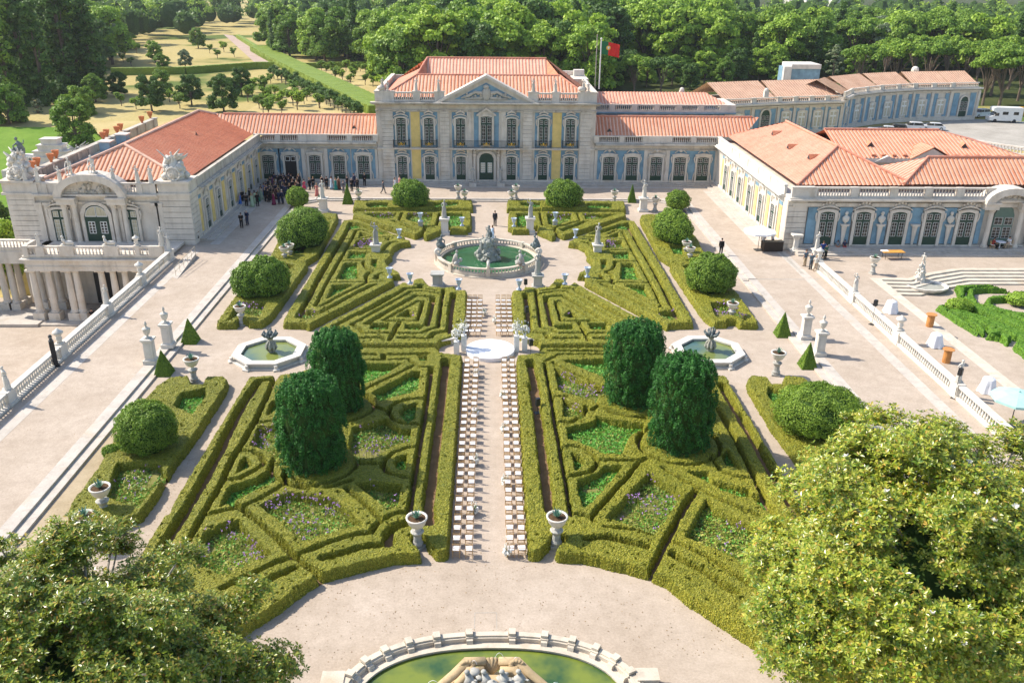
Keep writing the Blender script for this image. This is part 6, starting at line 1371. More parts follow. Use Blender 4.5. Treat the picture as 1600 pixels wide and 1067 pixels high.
for px_, py_, wh in urn_spots:
    p = G(px_, py_, ZT if py_ < 312 or px_ > 1300 else 0); s = 1.0 if py_ > 550 else .92
    place(URN, USED, (p[0], p[1], p[2]), rng.uniform(0, 3), s if px_ != 446 and px_ != 1077 else .9, 'agave urn '+wh, 'urn', 'planted urns of the garden')
M['faience'] = plain('blue_white_faience', (0.40, 0.47, 0.56), .4, .4, var=.35, s=9)
mb = MB(); mb.box((0, 0, 0), (.4, .4, .08)); mb.lathe([(.17, .08), (.09, .16), (.07, .3), (.14, .42), (.20, .55), (.19, .68), (.28, .82), (.30, .86), (.25, .86), (.2, .74)], 14); VASE = mb.build('garden_vase', M['faience'], None, True)
vases = [(657, 346, 'over the gap of the left back hedge', 1.1), (867.5, 345, 'over the gap of the right back hedge', 1.1), (624, 372, 'at the tip of the left wedge hedge', .65), (899, 372, 'at the tip of the right wedge hedge', .65), (722, 353, 'on the left back hedge by the path', .65), (803, 354, 'on the right back hedge by the path', .65), (609, 434, 'on the lower tip of the left wedge hedge', .65), (917.5, 433, 'on the lower tip of the right wedge hedge', .65), (641, 443, 'on the left maze hedge near the plinth', .65), (882.5, 444, 'on the right maze hedge near the statue', .65), (717, 452, 'at the left head of the chair aisle', .65), (811, 453, 'at the right head of the chair aisle', .65)]
for px_, py_, wh, z in vases:
    p = G(px_, py_, z)
    if z > 1: mb = MB(); mb.box((0, 0, 0), (.62, .62, .12)); mb.box((0, 0, .12), (.5, .5, .86)); mb.box((0, 0, .98), (.6, .6, .12)); single(mb, 'vase_plinth', M['grey_stone'], (p[0], p[1], 0), 0, 'small square plinth under the blue vase '+wh, 'plinth')
    place(VASE, USED, p, 0, 1.15, 'blue and white glazed vase '+wh, 'vase', 'glazed blue vases')
def statue(loc, face, pname, mat, label, h=1.8, ped=None, pedmat='white_stone', group='garden statues', name='statue'):
    z = loc[2]
    if ped: single(pedestal_bm(ped[0], ped[1]), 'statue_pedestal', M[pedmat], loc, 0, 'stone pedestal under the '+label, 'pedestal'); z += ped[1]
    o = statue_mesh(pname, mat).build(name, M[mat], None, True); o.location = (float(loc[0]), float(loc[1]), float(z)); s = h/1.82; o.scale = (s, s, s); o.rotation_euler = (0, 0, R(face)); return tag(o, label, 'statue', group)
for px_, py_, pn, mt, f, lb, h, pd_, pm in ((695, 366, 'statue_b', 'grey_stone', -10, 'grey statue on the left back hedge by the path', 2.1, (.85, 1.9), 'white_stone'), (828, 365, 'statue_a', 'grey_stone', 15, 'grey statue on the right back hedge by the path', 2.1, (.85, 1.9), 'white_stone'), (588, 402, 'statue_a', 'grey_stone', 20, 'grey statue over the left wedge hedge', 2.3, (.85, 1.45), 'white_stone'), (933, 402, 'statue_b', 'grey_stone', -20, 'grey statue over the right wedge hedge', 2.3, (.85, 1.45), 'white_stone'),
        (840, 449, 'statue_b', 'grey_stone', 30, 'slender statue near the right maze hedge', 2.3, (.85, 1.3), 'grey_stone'), (506, 331, 'statue_b', 'white_stone', 20, 'white statue at the far left corner', 2.2, (.9, 1.75), 'white_stone'), (1004.5, 330, 'statue_a', 'white_stone', -20, 'white statue at the far right corner', 2.2, (.9, 1.75), 'white_stone')):
    p = G(px_, py_, 0); statue(p, f, pn, mt, lb, h, pd_, pm)
p = G(684, 447, 0); single(pedestal_bm(.95, 1.35), 'empty_pedestal', M['grey_stone'], p, 0, 'square stone pedestal without a statue above the left maze hedge', 'pedestal')
for px_, sg in ((738, 'left'), (783, 'right')):
    p = G(px_, 296, ZT+.3); o = statue_mesh('statue_b', 'lead').build('statue', M['grey_stone'], None, True); o.location = (p[0], YP-1.7, ZT+.75); o.scale = (1.1, 1.1, 1.1); tag(o, 'dark armoured statue %s of the palace entrance door' % sg, 'statue', 'garden statues'); mb = MB(); mb.box((0, 0, 0), (1.0, .8, .45)); single(mb, 'statue_plinth', M['stone'], (p[0], YP-1.7, ZT), 0, 'low plinth of the statue %s of the entrance' % sg, 'plinth')
def pillar_urn():
    t = empty('urn_pillar', (0, 0, 0)); mb = MB(); mb.box((0, 0, 0), (1.0, 1.0, .30)); mb.box((0, 0, .30), (.84, .84, .12), top=(.86, .86)); mb.box((0, 0, .42), (.68, .68, 1.45)); mb.box((0, 0, 1.87), (.82, .82, .1)); mb.box((0, 0, 1.97), (.95, .95, .12))
    for a in range(4): mb.box((.345*math.cos(a*PI/2), .345*math.sin(a*PI/2), .55), (.38 if a % 2 else .03, .03 if a % 2 else .38, 1.2))
    mb.build('pillar_shaft', M['white_stone'], t)
    mb = MB(); mb.box((0, 0, 2.09), (.5, .5, .08)); mb.lathe([(.22, 2.17), (.10, 2.26), (.09, 2.34), (.22, 2.5), (.30, 2.72), (.30, 2.86), (.33, 2.9), (.24, 2.98), (.10, 3.06), (.06, 3.16), (.12, 3.26), (.10, 3.36), (.05, 3.5), (.02, 3.56)], 14); mb.build('covered_urn', M['white_stone'], t, True); return t
PU = pillar_urn()
for px_, py_, wh in ((237, 566, 'nearer one on the left terrace edge'), (264, 541, 'farther one on the left terrace edge'), (1257, 528, 'farther one on the right terrace edge'), (1279, 554, 'nearer one on the right terrace edge')): p = G(px_, py_, ZT); place(PU, USED, p, 0, .94, 'tall square stone pillar topped with a covered urn, '+wh, 'urn pillar', 'four urn pillars')
# ------------------------------------------------------------------ terrace balustrades
def long_balustrade(x, ys, label, face):
    t = empty('stone_balustrade', (x, 0, ZT), 0, label, 'balustrade', 'terrace balustrades'); y0, y1 = ys[0], ys[-1]
    mb = MB(); mb.box((0, (y0+y1)/2, 0), (.62, y1-y0, .16)); mb.build('base_course', M['white_stone'], t); mb = MB(); mb.box((0, (y0+y1)/2, .86), (.46, y1-y0, .16)); mb.build('hand_rail', M['white_stone'], t)
    for i, y in enumerate(ys): mb = MB(); mb.box((0, y, .16), (.50, 1.05, .70)); mb.box((0, y, 0), (.72, 1.25, .18)); mb.box((0, y, .86), (.62, 1.2, .2)); mb.build('pier', M['white_stone'], t)
    b = MB(); b.lathe([(.06, 0), (.06, .05), (.10, .14), (.115, .24), (.06, .38), (.05, .42), (.075, .54), (.07, .62), (.05, .66), (.06, .70)], 9); bo = None; rest = MB(); pos = []
    for a, c in zip(ys, ys[1:]):
        L = (c-a)-1.15; n = int(L/.31); pos += [a+.575+(k+.5)*L/n for k in range(n)]
    pos.sort()
    for k, y in enumerate(sorted(pos, key=lambda q: abs(q-50))):
        if k < 100:
            if bo is None: bo = b.build('baluster', M['white_stone'], t, True); bo.location = (0, y, .16)
            else: c = bo.copy(); COL.objects.link(c); setp(c, t); c.location = (0, y, .16)
        else: rest.merge(b, (0, y, .16))
    o = rest.build('balusters', M['white_stone'], t, True); o['kind'] = 'stuff'
ysl = [G(a, b, ZT)[1] for a, b in ((0, 642), (95, 565), (168, 495), (222, 450), (258, 415))]
yl = [20.0, 29.0, 38.0, 46.0]+[52.9, 60.6, 69.3, 76.9, 84.6]; long_balustrade(-32.62, yl, 'white balustrade along the left terrace above the lower court', 1)
yr = [28.5, 37.0, 45.5, 53.9, 63.4, 72.7, 81.9]; long_balustrade(32.9, yr, 'white balustrade along the right terrace in bright sun', -1)
def covered_vase():
    mb = MB(); mb.box((0, 0, 0), (.5, .5, .12)); mb.lathe([(.2, .12), (.14, .25), (.22, .42), (.16, .55), (.24, .7), (.36, .82), (.30, .92), (.12, 1.02), (.06, 1.12)], 12); return mb
for x, y, k, wh in ((-32.62, 52.9, 's', 'nearest pier of the left balustrade'), (-32.62, 60.6, 'v', 'third pier of the left balustrade'), (-32.62, 69.3, 's', 'middle pier of the left balustrade'), (-32.62, 76.9, 'v', 'next to last pier of the left balustrade'), (-32.62, 84.6, 's', 'far end of the left balustrade'), (32.9, 53.9, 's', 'nearest pier of the right balustrade'), (32.9, 63.4, 'v', 'middle pier of the right balustrade'), (32.9, 72.7, 's', 'third pier of the right balustrade'), (32.9, 81.9, 'v', 'far pier of the right balustrade')):
    if k == 's': statue((x, y, ZT+1.06), rng.uniform(-40, 40), ['statue_a', 'statue_b'][int(y) % 2], 'white_stone', 'white marble statue on the '+wh, 1.7)
    else: single(covered_vase(), 'covered_vase', M['white_stone'], (x, y, ZT+1.06), 0, 'white covered stone vase on the '+wh, 'vase', None, True, 1.15)
p = G(1274, 404, ZT); statue((p[0], p[1], ZT), 20, 'statue_b', 'white_stone', 'white statue at the end of the right balustrade among tourists', 1.9, (.7, 1.0))
p = G(1242, 393, ZT); mb = MB(); mb.box((0, 0, 0), (1.1, 1.1, .2)); mb.lathe([(.45, .2), (.32, .5), (.30, 1.3), (.42, 1.6), (.5, 1.75)], 8, sy=.8); mb.box((0, 0, 1.75), (1.1, .9, .18)); single(mb, 'stone_stand', M['white_stone'], p, 0, 'pale stone stand at the corner of the right wing', 'pedestal')
# pavilion balcony sculptures
for px_, k, lb in ((62, 's', 'leftmost small statue'), (107, 'x', 'left stone sphinx'), (172, 'x', 'right stone sphinx'), (214, 'v', 'small covered vase'), (254, 't', 'tall statue at the right end')):
    x = VY(px_, 383, YC)[0]
    if k == 'x':
        mb = MB(); mb.box((0, 0, 0), (1.1, .45, .08)); mb.ball((.1, 0, .32), (.55, .2, .24), 10, 7); mb.tube([(-.25, 0, .3), (-.4, 0, .6), (-.42, 0, .8)], [.2, .16, .1], 8); mb.ball((-.44, 0, .92), (.15, .14, .17), 8, 6); mb.tube([(-.3, .12, .15), (-.7, .12, .12)], [.09, .06], 6); mb.tube([(-.3, -.12, .15), (-.7, -.12, .12)], [.09, .06], 6)
        single(mb, 'sphinx', M['white_stone'], (x, YC-.1, zfl+1.08), 0, lb+' on the pavilion balcony rail', 'statue', None, True)
    elif k == 'v': single(covered_vase(), 'covered_vase', M['white_stone'], (x, YC-.1, zfl+1.08), 0, lb+' on the pavilion balcony rail', 'vase', None, True)
    else: statue((x, YC-.1, zfl+1.08), 10, 'statue_b', 'white_stone', lb+' on the pavilion balcony rail', 1.5 if k == 's' else 2.0)
# attic sculpture groups
def trophy(seed, s=1.0, wheel=True):
    r = np.random.default_rng(seed); mb = MB(); mb.lathe([(.9, 0), (.75, .5), (.5, 1.2), (.2, 1.9)], 9, (0, 0, 0))
    for k in range(26): z = r.uniform(.1, 2.0); a = r.uniform(0, 6.28); q = 1.0-.3*z; mb.ball((q*math.cos(a), .8*q*math.sin(a), z), r.uniform(.16, .34), 7, 5, 0, .2)
    for k in range(11): a = r.uniform(0, 6.28); z = r.uniform(1.2, 2.1); d = np.array([math.cos(a), .6*math.sin(a), r.uniform(.2, 1.1)]); mb.tube([np.array((.3*math.cos(a), .2*math.sin(a), z)), np.array((.3*math.cos(a), .2*math.sin(a), z))+d*r.uniform(.6, 1.1)], [.13, .03], 6)
    if wheel: mb.tube([(.15+.55*math.cos(t), -.95, .6+.55*math.sin(t)) for t in np.linspace(0, 2*PI, 17)], .07, 6)
    if wheel:
        for t in np.linspace(0, PI, 5)[:-1]: mb.tube([(.15+.5*math.cos(t), -.95, .6+.5*math.sin(t)), (.15-.5*math.cos(t), -.95, .6-.5*math.sin(t))], .03, 5)
    b = statue_mesh('talk', 'x', False); mb.merge(b, (0, -.3, .5)); return mb
for x, sd, lb, s in ((XA+1.4, 1, 'left corner block of the left pavilion roof', 1.25), (XB-1.45, 2, 'right corner block of the left pavilion roof', 1.25)): single(trophy(sd), 'trophy_sculpture', M['white_stone'], (x, YL+1.1, 7.2), 0, 'carved stone trophy on the '+lb, 'sculpture', 'roof sculptures', True, s)
for px_, z, pn, lb in ((112, 7.75, 'sit', 'seated stone figure left on the arched pediment'), (148, 8.0, 'sit', 'seated stone figure right on the arched pediment'), (94, 6.9, 'statue_a', 'small standing figure left of the arched pediment'), (60, 7.0, 'statue_b', 'stone figure on the attic near the left trophy'), (40, 7.0, 'talk', 'second stone figure near the left trophy'), (178, 7.0, 'statue_b', 'stone figure right of the arched pediment'), (215, 7.0, 'statue_a', 'stone figure between pediment and right trophy'), (236, 7.0, 'talk', 'stone figure close to the right trophy')):
    o = statue_mesh(pn, 'white_stone', pn != 'sit').build('roof_statue', M['white_stone'], None, True); o.location = (VY(px_, 280, YL)[0], YL-.1, z); s = 1.35 if pn == 'sit' else 1.0; o.scale = (s, s, s); tag(o, lb, 'statue', 'roof sculptures')
for x, lb in ((CXP-13.9, 'group at the left corner'), (CXP-9.4, 'second figure from the left'), (CXP-6.4, 'figure at the left foot of the pediment'), (CXP+6.3, 'figure at the right foot of the pediment'), (CXP+9.3, 'fifth figure from the left'), (CXP+13.1, 'group at the right corner')):
    big = 'group' in lb; mb = MB(); mb.merge(statue_mesh('statue_b' if x < 0 else 'statue_a', 'grey_stone'))
    if big: mb.merge(statue_mesh('sit', 'grey_stone', False), (.7, 0, 0)); mb.ball((-.2, 0, .4), (.6, .35, .4), 8, 6, 0, .2)
    single(mb, 'roof_statue', M['stone'], (x, YP-.15, 12.82), 0, 'weathered statue on the palace attic, '+lb, 'statue', 'roof sculptures', True, .95)
TU = MB(); TU.lathe([(.22, 0), (.12, .1), (.18, .2), (.34, .55), (.42, .95), (.47, 1.0), (.36, 1.0), (.3, .8)], 14); TU = TU.build('terracotta_urn', M['terracotta'], None, True)
for i, (px_, py_) in enumerate(((51, 262), (59, 258), (80, 251), (88, 247), (161, 214), (167, 212), (183, 206), (189, 204), (222, 191), (235, 185))): p = VX(px_, py_, -50.3-.4*(i % 2)); place(TU, USED, (p[0], p[1], 7.1), 0, .95, 'orange terracotta urn, %s from the near end of the outer parapet' % ordn(i+1), 'urn', 'terracotta urns on the parapet')
for px_ in (457, 528): p = VY(px_, 182, 124); place(TU, USED, (p[0], 128.6, 6.9), 0, 1.3, 'terracotta urn behind the left gallery roof, %s one' % ('left' if px_ < 500 else 'right'), 'urn', 'terracotta urns on the parapet')
# cascade of white stone behind the left pavilion
p = VY(88, 262, 112); mb = MB(); 
for k, w_ in enumerate((6.6, 5.4, 4.2, 3.0, 2.0)): mb.box((0, 0, k*.75), (w_, 2.2-k*.2, .62)); mb.box((0, 0, k*.75+.62), (w_+.25, 2.4-k*.2, .14))
mb.box((-4.0, 0, 0), (3.0, 2.0, 1.6)); mb.box((0, 0, -5.5), (12, 4, 5.5)); single(mb, 'stepped_stone_monument', M['white_stone'], (p[0], 112, p[2]), 0, 'stepped white stone monument beyond the left parapet', 'monument')
single(small_fig(77), 'bronze_figure', M['lead'], (p[0]-4.2, 112, p[2]+1.6), 0, 'dark bronze figure beside the stepped white monument', 'statue', None, True, 1.5)
q = VY(124, 243, 110); single(trophy(9, wheel=False), 'stone_group', M['grey_stone'], (q[0], 110, q[2]-1.2), 0, 'carved stone group at the end of the stepped monument', 'sculpture', None, True, 1.1)
# ------------------------------------------------------------------ wedding: round stage, plinths, flowers, chairs
p = G(766, 545, .3); mb = MB(); mb.lathe([(1.92, 0), (1.92, .30), (1.90, .32), (0.01, .325)], 64); single(mb, 'round_stage', M['cloth'], (p[0], p[1], 0.002), 0, 'low round white wedding stage in the middle of the aisle', 'stage')
M['flower_white'] = plain('white_blossom', (0.80, 0.78, 0.70), .8, .2, var=.08, s=20); M['stem_green'] = plain('stem_green', (0.10, 0.17, 0.05), .7, .2, var=.3)
def bouquet(h, w_, n, seed=0):
    r = np.random.default_rng(seed); mb = MB()
    for k in range(n):
        a = r.uniform(0, 6.28); q = w_*math.sqrt(r.random()); z = h*(.25+.75*r.random()*(1-q/w_*.5)); mb.ball((q*math.cos(a), q*math.sin(a), z), r.uniform(.035, .075), 6, 5, 0, .25)
    for k in range(8): a = r.uniform(0, 6.28); mb.tube([(0, 0, .0), (w_*.5*math.cos(a), w_*.5*math.sin(a), h*.6), (w_*.7*math.cos(a), w_*.7*math.sin(a), h*1.1)], [.012, .01, .006], 4, 1); mb.ball((w_*.7*math.cos(a), w_*.7*math.sin(a), h*1.12), (.03, .03, .09), 5, 4)
    V, F = leaf_quads(np.column_stack([r.normal(size=(26, 2))*w_*.5, r.uniform(.1, h*.8, 26)]), .06); mb.add(V, F, 1); return mb
for i, (px_, py_, h, wh) in enumerate(((713.5, 552, 1.05, 'outer left, nearer'), (725, 548, 1.35, 'inner left, taller'), (807, 548.5, 1.35, 'inner right, taller'), (819.5, 547, 1.1, 'outer right, shorter'))):
    p = G(px_, py_, 0); mb = MB(); mb.box((0, 0, 0), (.42, .42, h)); single(mb, 'white_plinth', M['white'], p, 0, 'square white plinth beside the round stage, '+wh, 'plinth', 'wedding plinths')
    t = empty('flower_arrangement', (p[0], p[1], h), 0, 'large white flower arrangement on the plinth %s' % wh, 'flowers', 'flower arrangements on plinths'); mb = MB(); mb.lathe([(.10, 0), (.06, .1), (.15, .3), (.13, .3)], 10); mb.build('vase', M['cloth'], t, True); mb = bouquet(.95, .38, 90, i); mb.v = [v+np.array((0, 0, .22)) for v in mb.v]; mb.build('blossoms', [M['flower_white'], M['stem_green']], t)
BQ = bouquet(.55, .2, 46, 9).build('floor_flowers', [M['flower_white'], M['stem_green']])
for px_, py_, wh in ((756.5, 493, 'behind the stage, left rows'), (774, 506, 'behind the stage, right rows'), (744, 590, 'on the left aisle edge, nearest the stage'), (743.5, 651, 'on the left aisle edge, second from the stage'), (742.5, 726, 'on the left aisle edge, third from the stage'), (740.5, 803, 'on the left aisle edge, nearest the camera'), (786, 624, 'on the right aisle edge, nearest the stage'), (788, 677, 'on the right aisle edge, second from the stage'), (790, 758, 'on the right aisle edge, third from the stage'), (793, 869, 'on the right aisle edge, nearest the camera')): place(BQ, USED, G(px_, py_, 0), rng.uniform(0, 6), 1.1, 'white floor flowers '+wh, 'flowers', 'aisle flowers')
for px_, py_, wh, rz in ((698, 538, 'left', 25), (824, 536, 'right', -25)):
    mb = MB(); mb.box((0, 0, .40), (1.35, .42, .1)); t = empty('stone_bench', G(px_, py_, 0), R(rz), 'small stone garden bench in the %s hedge niche by the stage' % wh, 'bench', 'stone benches'); mb.build('seat', M['white_stone'], t)
    for s in (-1, 1): mb = MB(); mb.lathe([(.14, 0), (.09, .12), (.13, .3), (.16, .4)], 8, (s*.42, 0, 0)); mb.build('leg', M['white_stone'], t)
def chair():
    t = empty('banquet_chair', (0, 0, 0)); g = M['goldwood']
    for sx in (-1, 1):
        mb = MB(); mb.tube([(sx*.18, .19, 0), (sx*.175, .175, .44)], .014, 6); mb.build('leg', g, t)
        mb = MB(); mb.tube([(sx*.18, -.20, 0), (sx*.175, -.185, .44), (sx*.175, -.235, .92)], .015, 6); mb.build('leg', g, t)
    mb = MB(); mb.box((0, 0, .42), (.40, .40, .03)); mb.build('seat_frame', g, t)
    mb = MB(); mb.box((0, 0, .45), (.385, .385, .035), top=(.97, .97)); mb.box((0, 0, .485), (.37, .37, .012), top=(.8, .8)); mb.build('seat_cushion', M['cloth'], t)
    mb = MB()
    for z in (.58, .84, .90): mb.tube([(-.175, -.20-.11*(z-.44)/.48*.5, z), (.175, -.20-.11*(z-.44)/.48*.5, z)], .012, 5)
    for k in range(5): x = -.12+.06*k; mb.tube([(x, -.217, .58), (x, -.245, .90)], .009, 5)
    mb.build('backrest', g, t)
    mb = MB()
    for z in (.14, .27): mb.tube([(-.178, -.19, z), (.178, -.19, z)], .009, 5); mb.tube([(-.178, .185, z), (.178, .185, z)], .009, 5)
    for sx in (-1, 1): mb.tube([(sx*.18, -.19, .2), (sx*.18, .185, .2)], .009, 5)
    mb.build('stretcher', g, t); return t
CH = chair()
Y0c, Y1c = G(720, 562.5, .47)[1], G(720, 856, .47)[1]; NR = 27
for side, cols in (('left', (-1.78, -1.13)), ('right', (1.0, 1.6))):
    for r_ in range(NR):
        for ci, x in enumerate(cols):
            y = Y0c+(Y1c-Y0c)*r_/(NR-1); inner = (ci == 1) == (side == 'left')
            place(CH, USED, (x+rng.uniform(-.025, .025), y+rng.uniform(-.03, .03), 0), R(rng.uniform(-4, 4)), 1.0, 'gold chair with white seat, %s file %s of the aisle, %s row from the stage' % ('inner' if inner else 'outer', side, ordn(r_+1)), 'chair', 'wedding chairs facing the stage from the camera side')
yb = [G(740, y, .47)[1] for y in (469, 475, 481.3, 487.8, 493.8, 500.5, 508, 516)]
for side, cols in (('left', (-1.95, -1.45, -.95)), ('right', (.62, 1.12, 1.62))):
    for r_, y in enumerate(yb[::-1]):
        for ci, x in enumerate(cols):
            x2 = x*(1+.0*r_)+(-.12 if r_ == 0 and side == 'left' else 0)
            place(CH, USED, (x2+rng.uniform(-.02, .02), y+rng.uniform(-.02, .02), 0), PI+R(rng.uniform(-4, 4)), 1.0, 'gold chair facing the camera, %s block, %s column, %s row behind the stage' % (side, ['left', 'middle', 'right'][ci], ordn(r_+1)), 'chair', 'wedding chairs facing the camera behind the stage')
# ------------------------------------------------------------------ loudspeakers, umbrellas, tables
def speaker_on_stand(px_, py_, z, h, rz, lb, tilt=0):
    p = G(px_, py_, z); t = empty('speaker_stand', p, R(rz), 'black speaker stand '+lb, 'speaker stand', 'speaker stands'); mb = MB(); mb.box((0, 0, 0), (.42, .42, .03)); mb.build('base', M['black'], t); mb = MB(); mb.tube([(0, 0, 0), (0, 0, h-.5)], .018, 6); mb.build('pole', M['iron'], t)
    t = empty('loudspeaker', (p[0], p[1], p[2]+h-.5), R(rz), 'black loudspeaker on its stand '+lb, 'loudspeaker', 'loudspeakers'); mb = MB(); mb.box((0, 0, 0), (.30, .28, .52), top=(.96, .86)); mb.build('cabinet', M['black'], t); mb = MB(); mb.box((0, -.145, .04), (.25, .01, .43)); mb.build('grille', M['iron'], t)
for a in ((821, 462, 0, 1.6, 10, 'at the head of the right hedge'), (822.5, 505, 0, 1.5, 20, 'in the hedge path right of the seats'), (829, 560, 0, 1.6, 15, 'beside the stage on the right'), (840, 645, 0, 1.1, 20, 'in the front right hedge path'), (1362, 507, ZT, 2.2, 40, 'before the right balustrade, farther one'), (1491, 622, ZT, 2.3, 40, 'before the right balustrade, nearer one')): speaker_on_stand(*a)
p = G(88, 572, ZT); t = empty('stage_light_tower', p, R(-60), 'black light tower leaning by the left balustrade', 'stage light'); mb = MB(); mb.box((0, 0, 0), (.5, .5, .05)); mb.box((0, 0, .05), (.36, .34, 2.0)); mb.build('cover', M['black'], t); mb = MB(); mb.box((0, 0, 2.05), (.5, .16, .16)); mb.ball((-.16, 0, 2.32), (.14, .14, .16), 8, 6); mb.ball((.2, 0, 2.26), (.10, .12, .12), 8, 6); mb.build('lamp_head', M['iron'], t)
def parasol(p, r, h, mat, lb, n=8):
    t = empty('parasol', p, R(12), lb, 'parasol'); mb = MB(); mb.tube([(0, 0, 0), (0, 0, h)], .03, 8); mb.box((0, 0, 0), (.7, .7, .08)); mb.build('pole', M['iron'], t); mb = MB()
    v = [(0, 0, h)]+[(r*math.cos(2*PI*k/n)*q, r*math.sin(2*PI*k/n)*q, h-.32*q*q-.10*q) for q in (.5, 1) for k in range(n)]+[(r*math.cos(2*PI*k/n), r*math.sin(2*PI*k/n), h-.58) for k in range(n)]
    f = [(0, 1+k, 1+(k+1) % n) for k in range(n)]+[(1+k, 1+n+k, 1+n+(k+1) % n, 1+(k+1) % n) for k in range(n)]+[(1+n+k, 1+2*n+k, 1+2*n+(k+1) % n, 1+n+(k+1) % n) for k in range(n)]; mb.add(v, f); mb.ball((0, 0, h+.04), .07, 6, 5); mb.build('canopy', mat, t)
    mb = MB()
    for k in range(n): a = 2*PI*k/n; mb.tube([(0, 0, h-.1), (r*math.cos(a)*.98, r*math.sin(a)*.98, h-.47)], .012, 4)
    mb.build('ribs', M['iron'], t)
parasol(G(1184, 391, ZT), 1.75, 2.55, M['cloth'], 'white parasol over the drinks bar by the right wing'); p = G(1583, 665, ZT); parasol((p[0]-.2, p[1], ZT), 1.65, 2.5, M['teal'], 'pale teal parasol at the right edge by the magnolia')
p = G(1206, 392, ZT); t = empty('drinks_bar', p, R(4), 'dark drinks bar counter under the white parasol', 'bar counter'); mb = MB(); mb.box((0, 0, 0), (2.1, .7, 1.05)); mb.build('counter', plain('dark_brown_wood', (.035, .02, .012), .6), t); mb = MB(); mb.box((0, 0, 1.05), (2.2, .8, .05)); mb.build('top', M['iron'], t)
def dressed_table(px_, py_, lb):
    p = G(px_, py_, ZT); t = empty('cocktail_table', p, rng.uniform(0, 3), 'cocktail table under white cloth, '+lb, 'table', 'cocktail tables'); mb = MB(); n = 28; v = []
    for z, r0, am in ((0.03, .62, .10), (.55, .48, .07), (1.02, .42, .01), (1.06, .40, 0)):
        for k in range(n): a = 2*PI*k/n; q = r0*(1+am/ r0*math.sin(a*7)*.8); v.append((q*math.cos(a), q*math.sin(a), z))
    mb.add(v, [(j*n+k, j*n+(k+1) % n, (j+1)*n+(k+1) % n, (j+1)*n+k) for j in range(3) for k in range(n)]+[tuple(3*n+k for k in range(n))]); mb.build('tablecloth', M['cloth'], t, True); mb = MB(); mb.lathe([(.04, 1.06), (.05, 1.1), (.015, 1.13), (.04, 1.24)], 8); mb.build('candle_glass', M['cloth'], t)
dressed_table(1391, 488, 'farthest one beyond the right balustrade'); dressed_table(1460, 541, 'middle one beyond the right balustrade'); dressed_table(1541, 612, 'nearest one beyond the right balustrade')
def barrel_stand(px_, py_, lb): p = G(px_, py_, ZT); mb = MB(); mb.lathe([(.30, 0), (.30, 1.05), (.44, 1.06), (.44, 1.12)], 14); single(mb, 'round_wooden_stand', M['barrel'], p, 0, 'round orange wooden stand '+lb, 'stand', 'wooden stands')
barrel_stand(1452, 510, 'between the two farther cocktail tables'); barrel_stand(1478, 566, 'behind the right balustrade near the statue')
p = G(1393, 404, ZT); t = empty('wooden_table', p, R(2), 'long orange wooden table before the right wing doors', 'table'); mb = MB(); mb.box((0, 0, .74), (2.3, .95, .06)); mb.build('tabletop', plain('orange_pine', (.62, .30, .06), .5), t); mb = MB()
for x in (-.85, .85):
    m2 = MB()
    for y in (-.35, .35): m2.tube([(x, y, 0), (x*1.05, y, .74)], .025, 6)
    m2.build('trestle', M['iron'], t)
mb = MB(); mb.box((-.8, .15, .8), (.8, .45, .06), top=(.8, .8)); single(mb, 'folded_cloth', M['cloth'], p, R(2), 'folded white cloth on the long wooden table', 'cloth')
p = G(1561, 388, ZT+.45); t = empty('bistro_table', p, 0, 'small white table by the arched door at the right edge', 'table'); mb = MB(); mb.lathe([(.04, 0), (.04, .7), (.55, .71), (.55, .75)], 14); mb.build('tabletop', M['cloth'], t)
# handrails of the ramp on the left
def railing(pts, lb, h=1.0):
    t = empty('handrail', (0, 0, 0), 0, lb, 'handrail', 'sandy metal handrails'); P = [G(a, b, z) for a, b, z in pts]; L = sum(np.linalg.norm(b-a) for a, b in zip(P, P[1:])); mb = MB()
    for q in (h, h*.5): mb.tube([p_+np.array((0, 0, q)) for p_ in P], .025, 6)
    mb.build('rail', M['railing'], t)
    for a, b in zip(P, P[1:]):
        n = max(1, int(np.linalg.norm(b-a)/1.0))
        for k in range(n+1): q = a+(b-a)*k/n; mb = MB(); mb.tube([q, q+np.array((0, 0, h))], .022, 6); mb.build('post', M['railing'], t)
railing(((275, 432, ZT), (306, 400, ZT+.35)), 'sandy metal handrail of the ramp, outer side'); railing(((262, 410, ZT), (268, 402, ZT)), 'short sandy handrail behind the statue at the balcony'); railing(((250, 424, ZT), (257, 417, ZT)), 'short sandy handrail beside the balustrade end')
a, b, c, d = G(277, 436, ZT), G(268, 433, ZT), G(300, 398, ZT), G(307, 402, ZT); mb = MB(); mb.add([(*a[:2], ZT+.01), (*b[:2], ZT+.01), (*c[:2], ZT+.42), (*d[:2], ZT+.42), (*a[:2], 0), (*b[:2], 0), (*c[:2], 0), (*d[:2], 0)], [(0, 3, 2, 1), (0, 4, 7, 3), (1, 2, 6, 5), (3, 7, 6, 2)]); structure(mb.build('ramp', M['paving']))
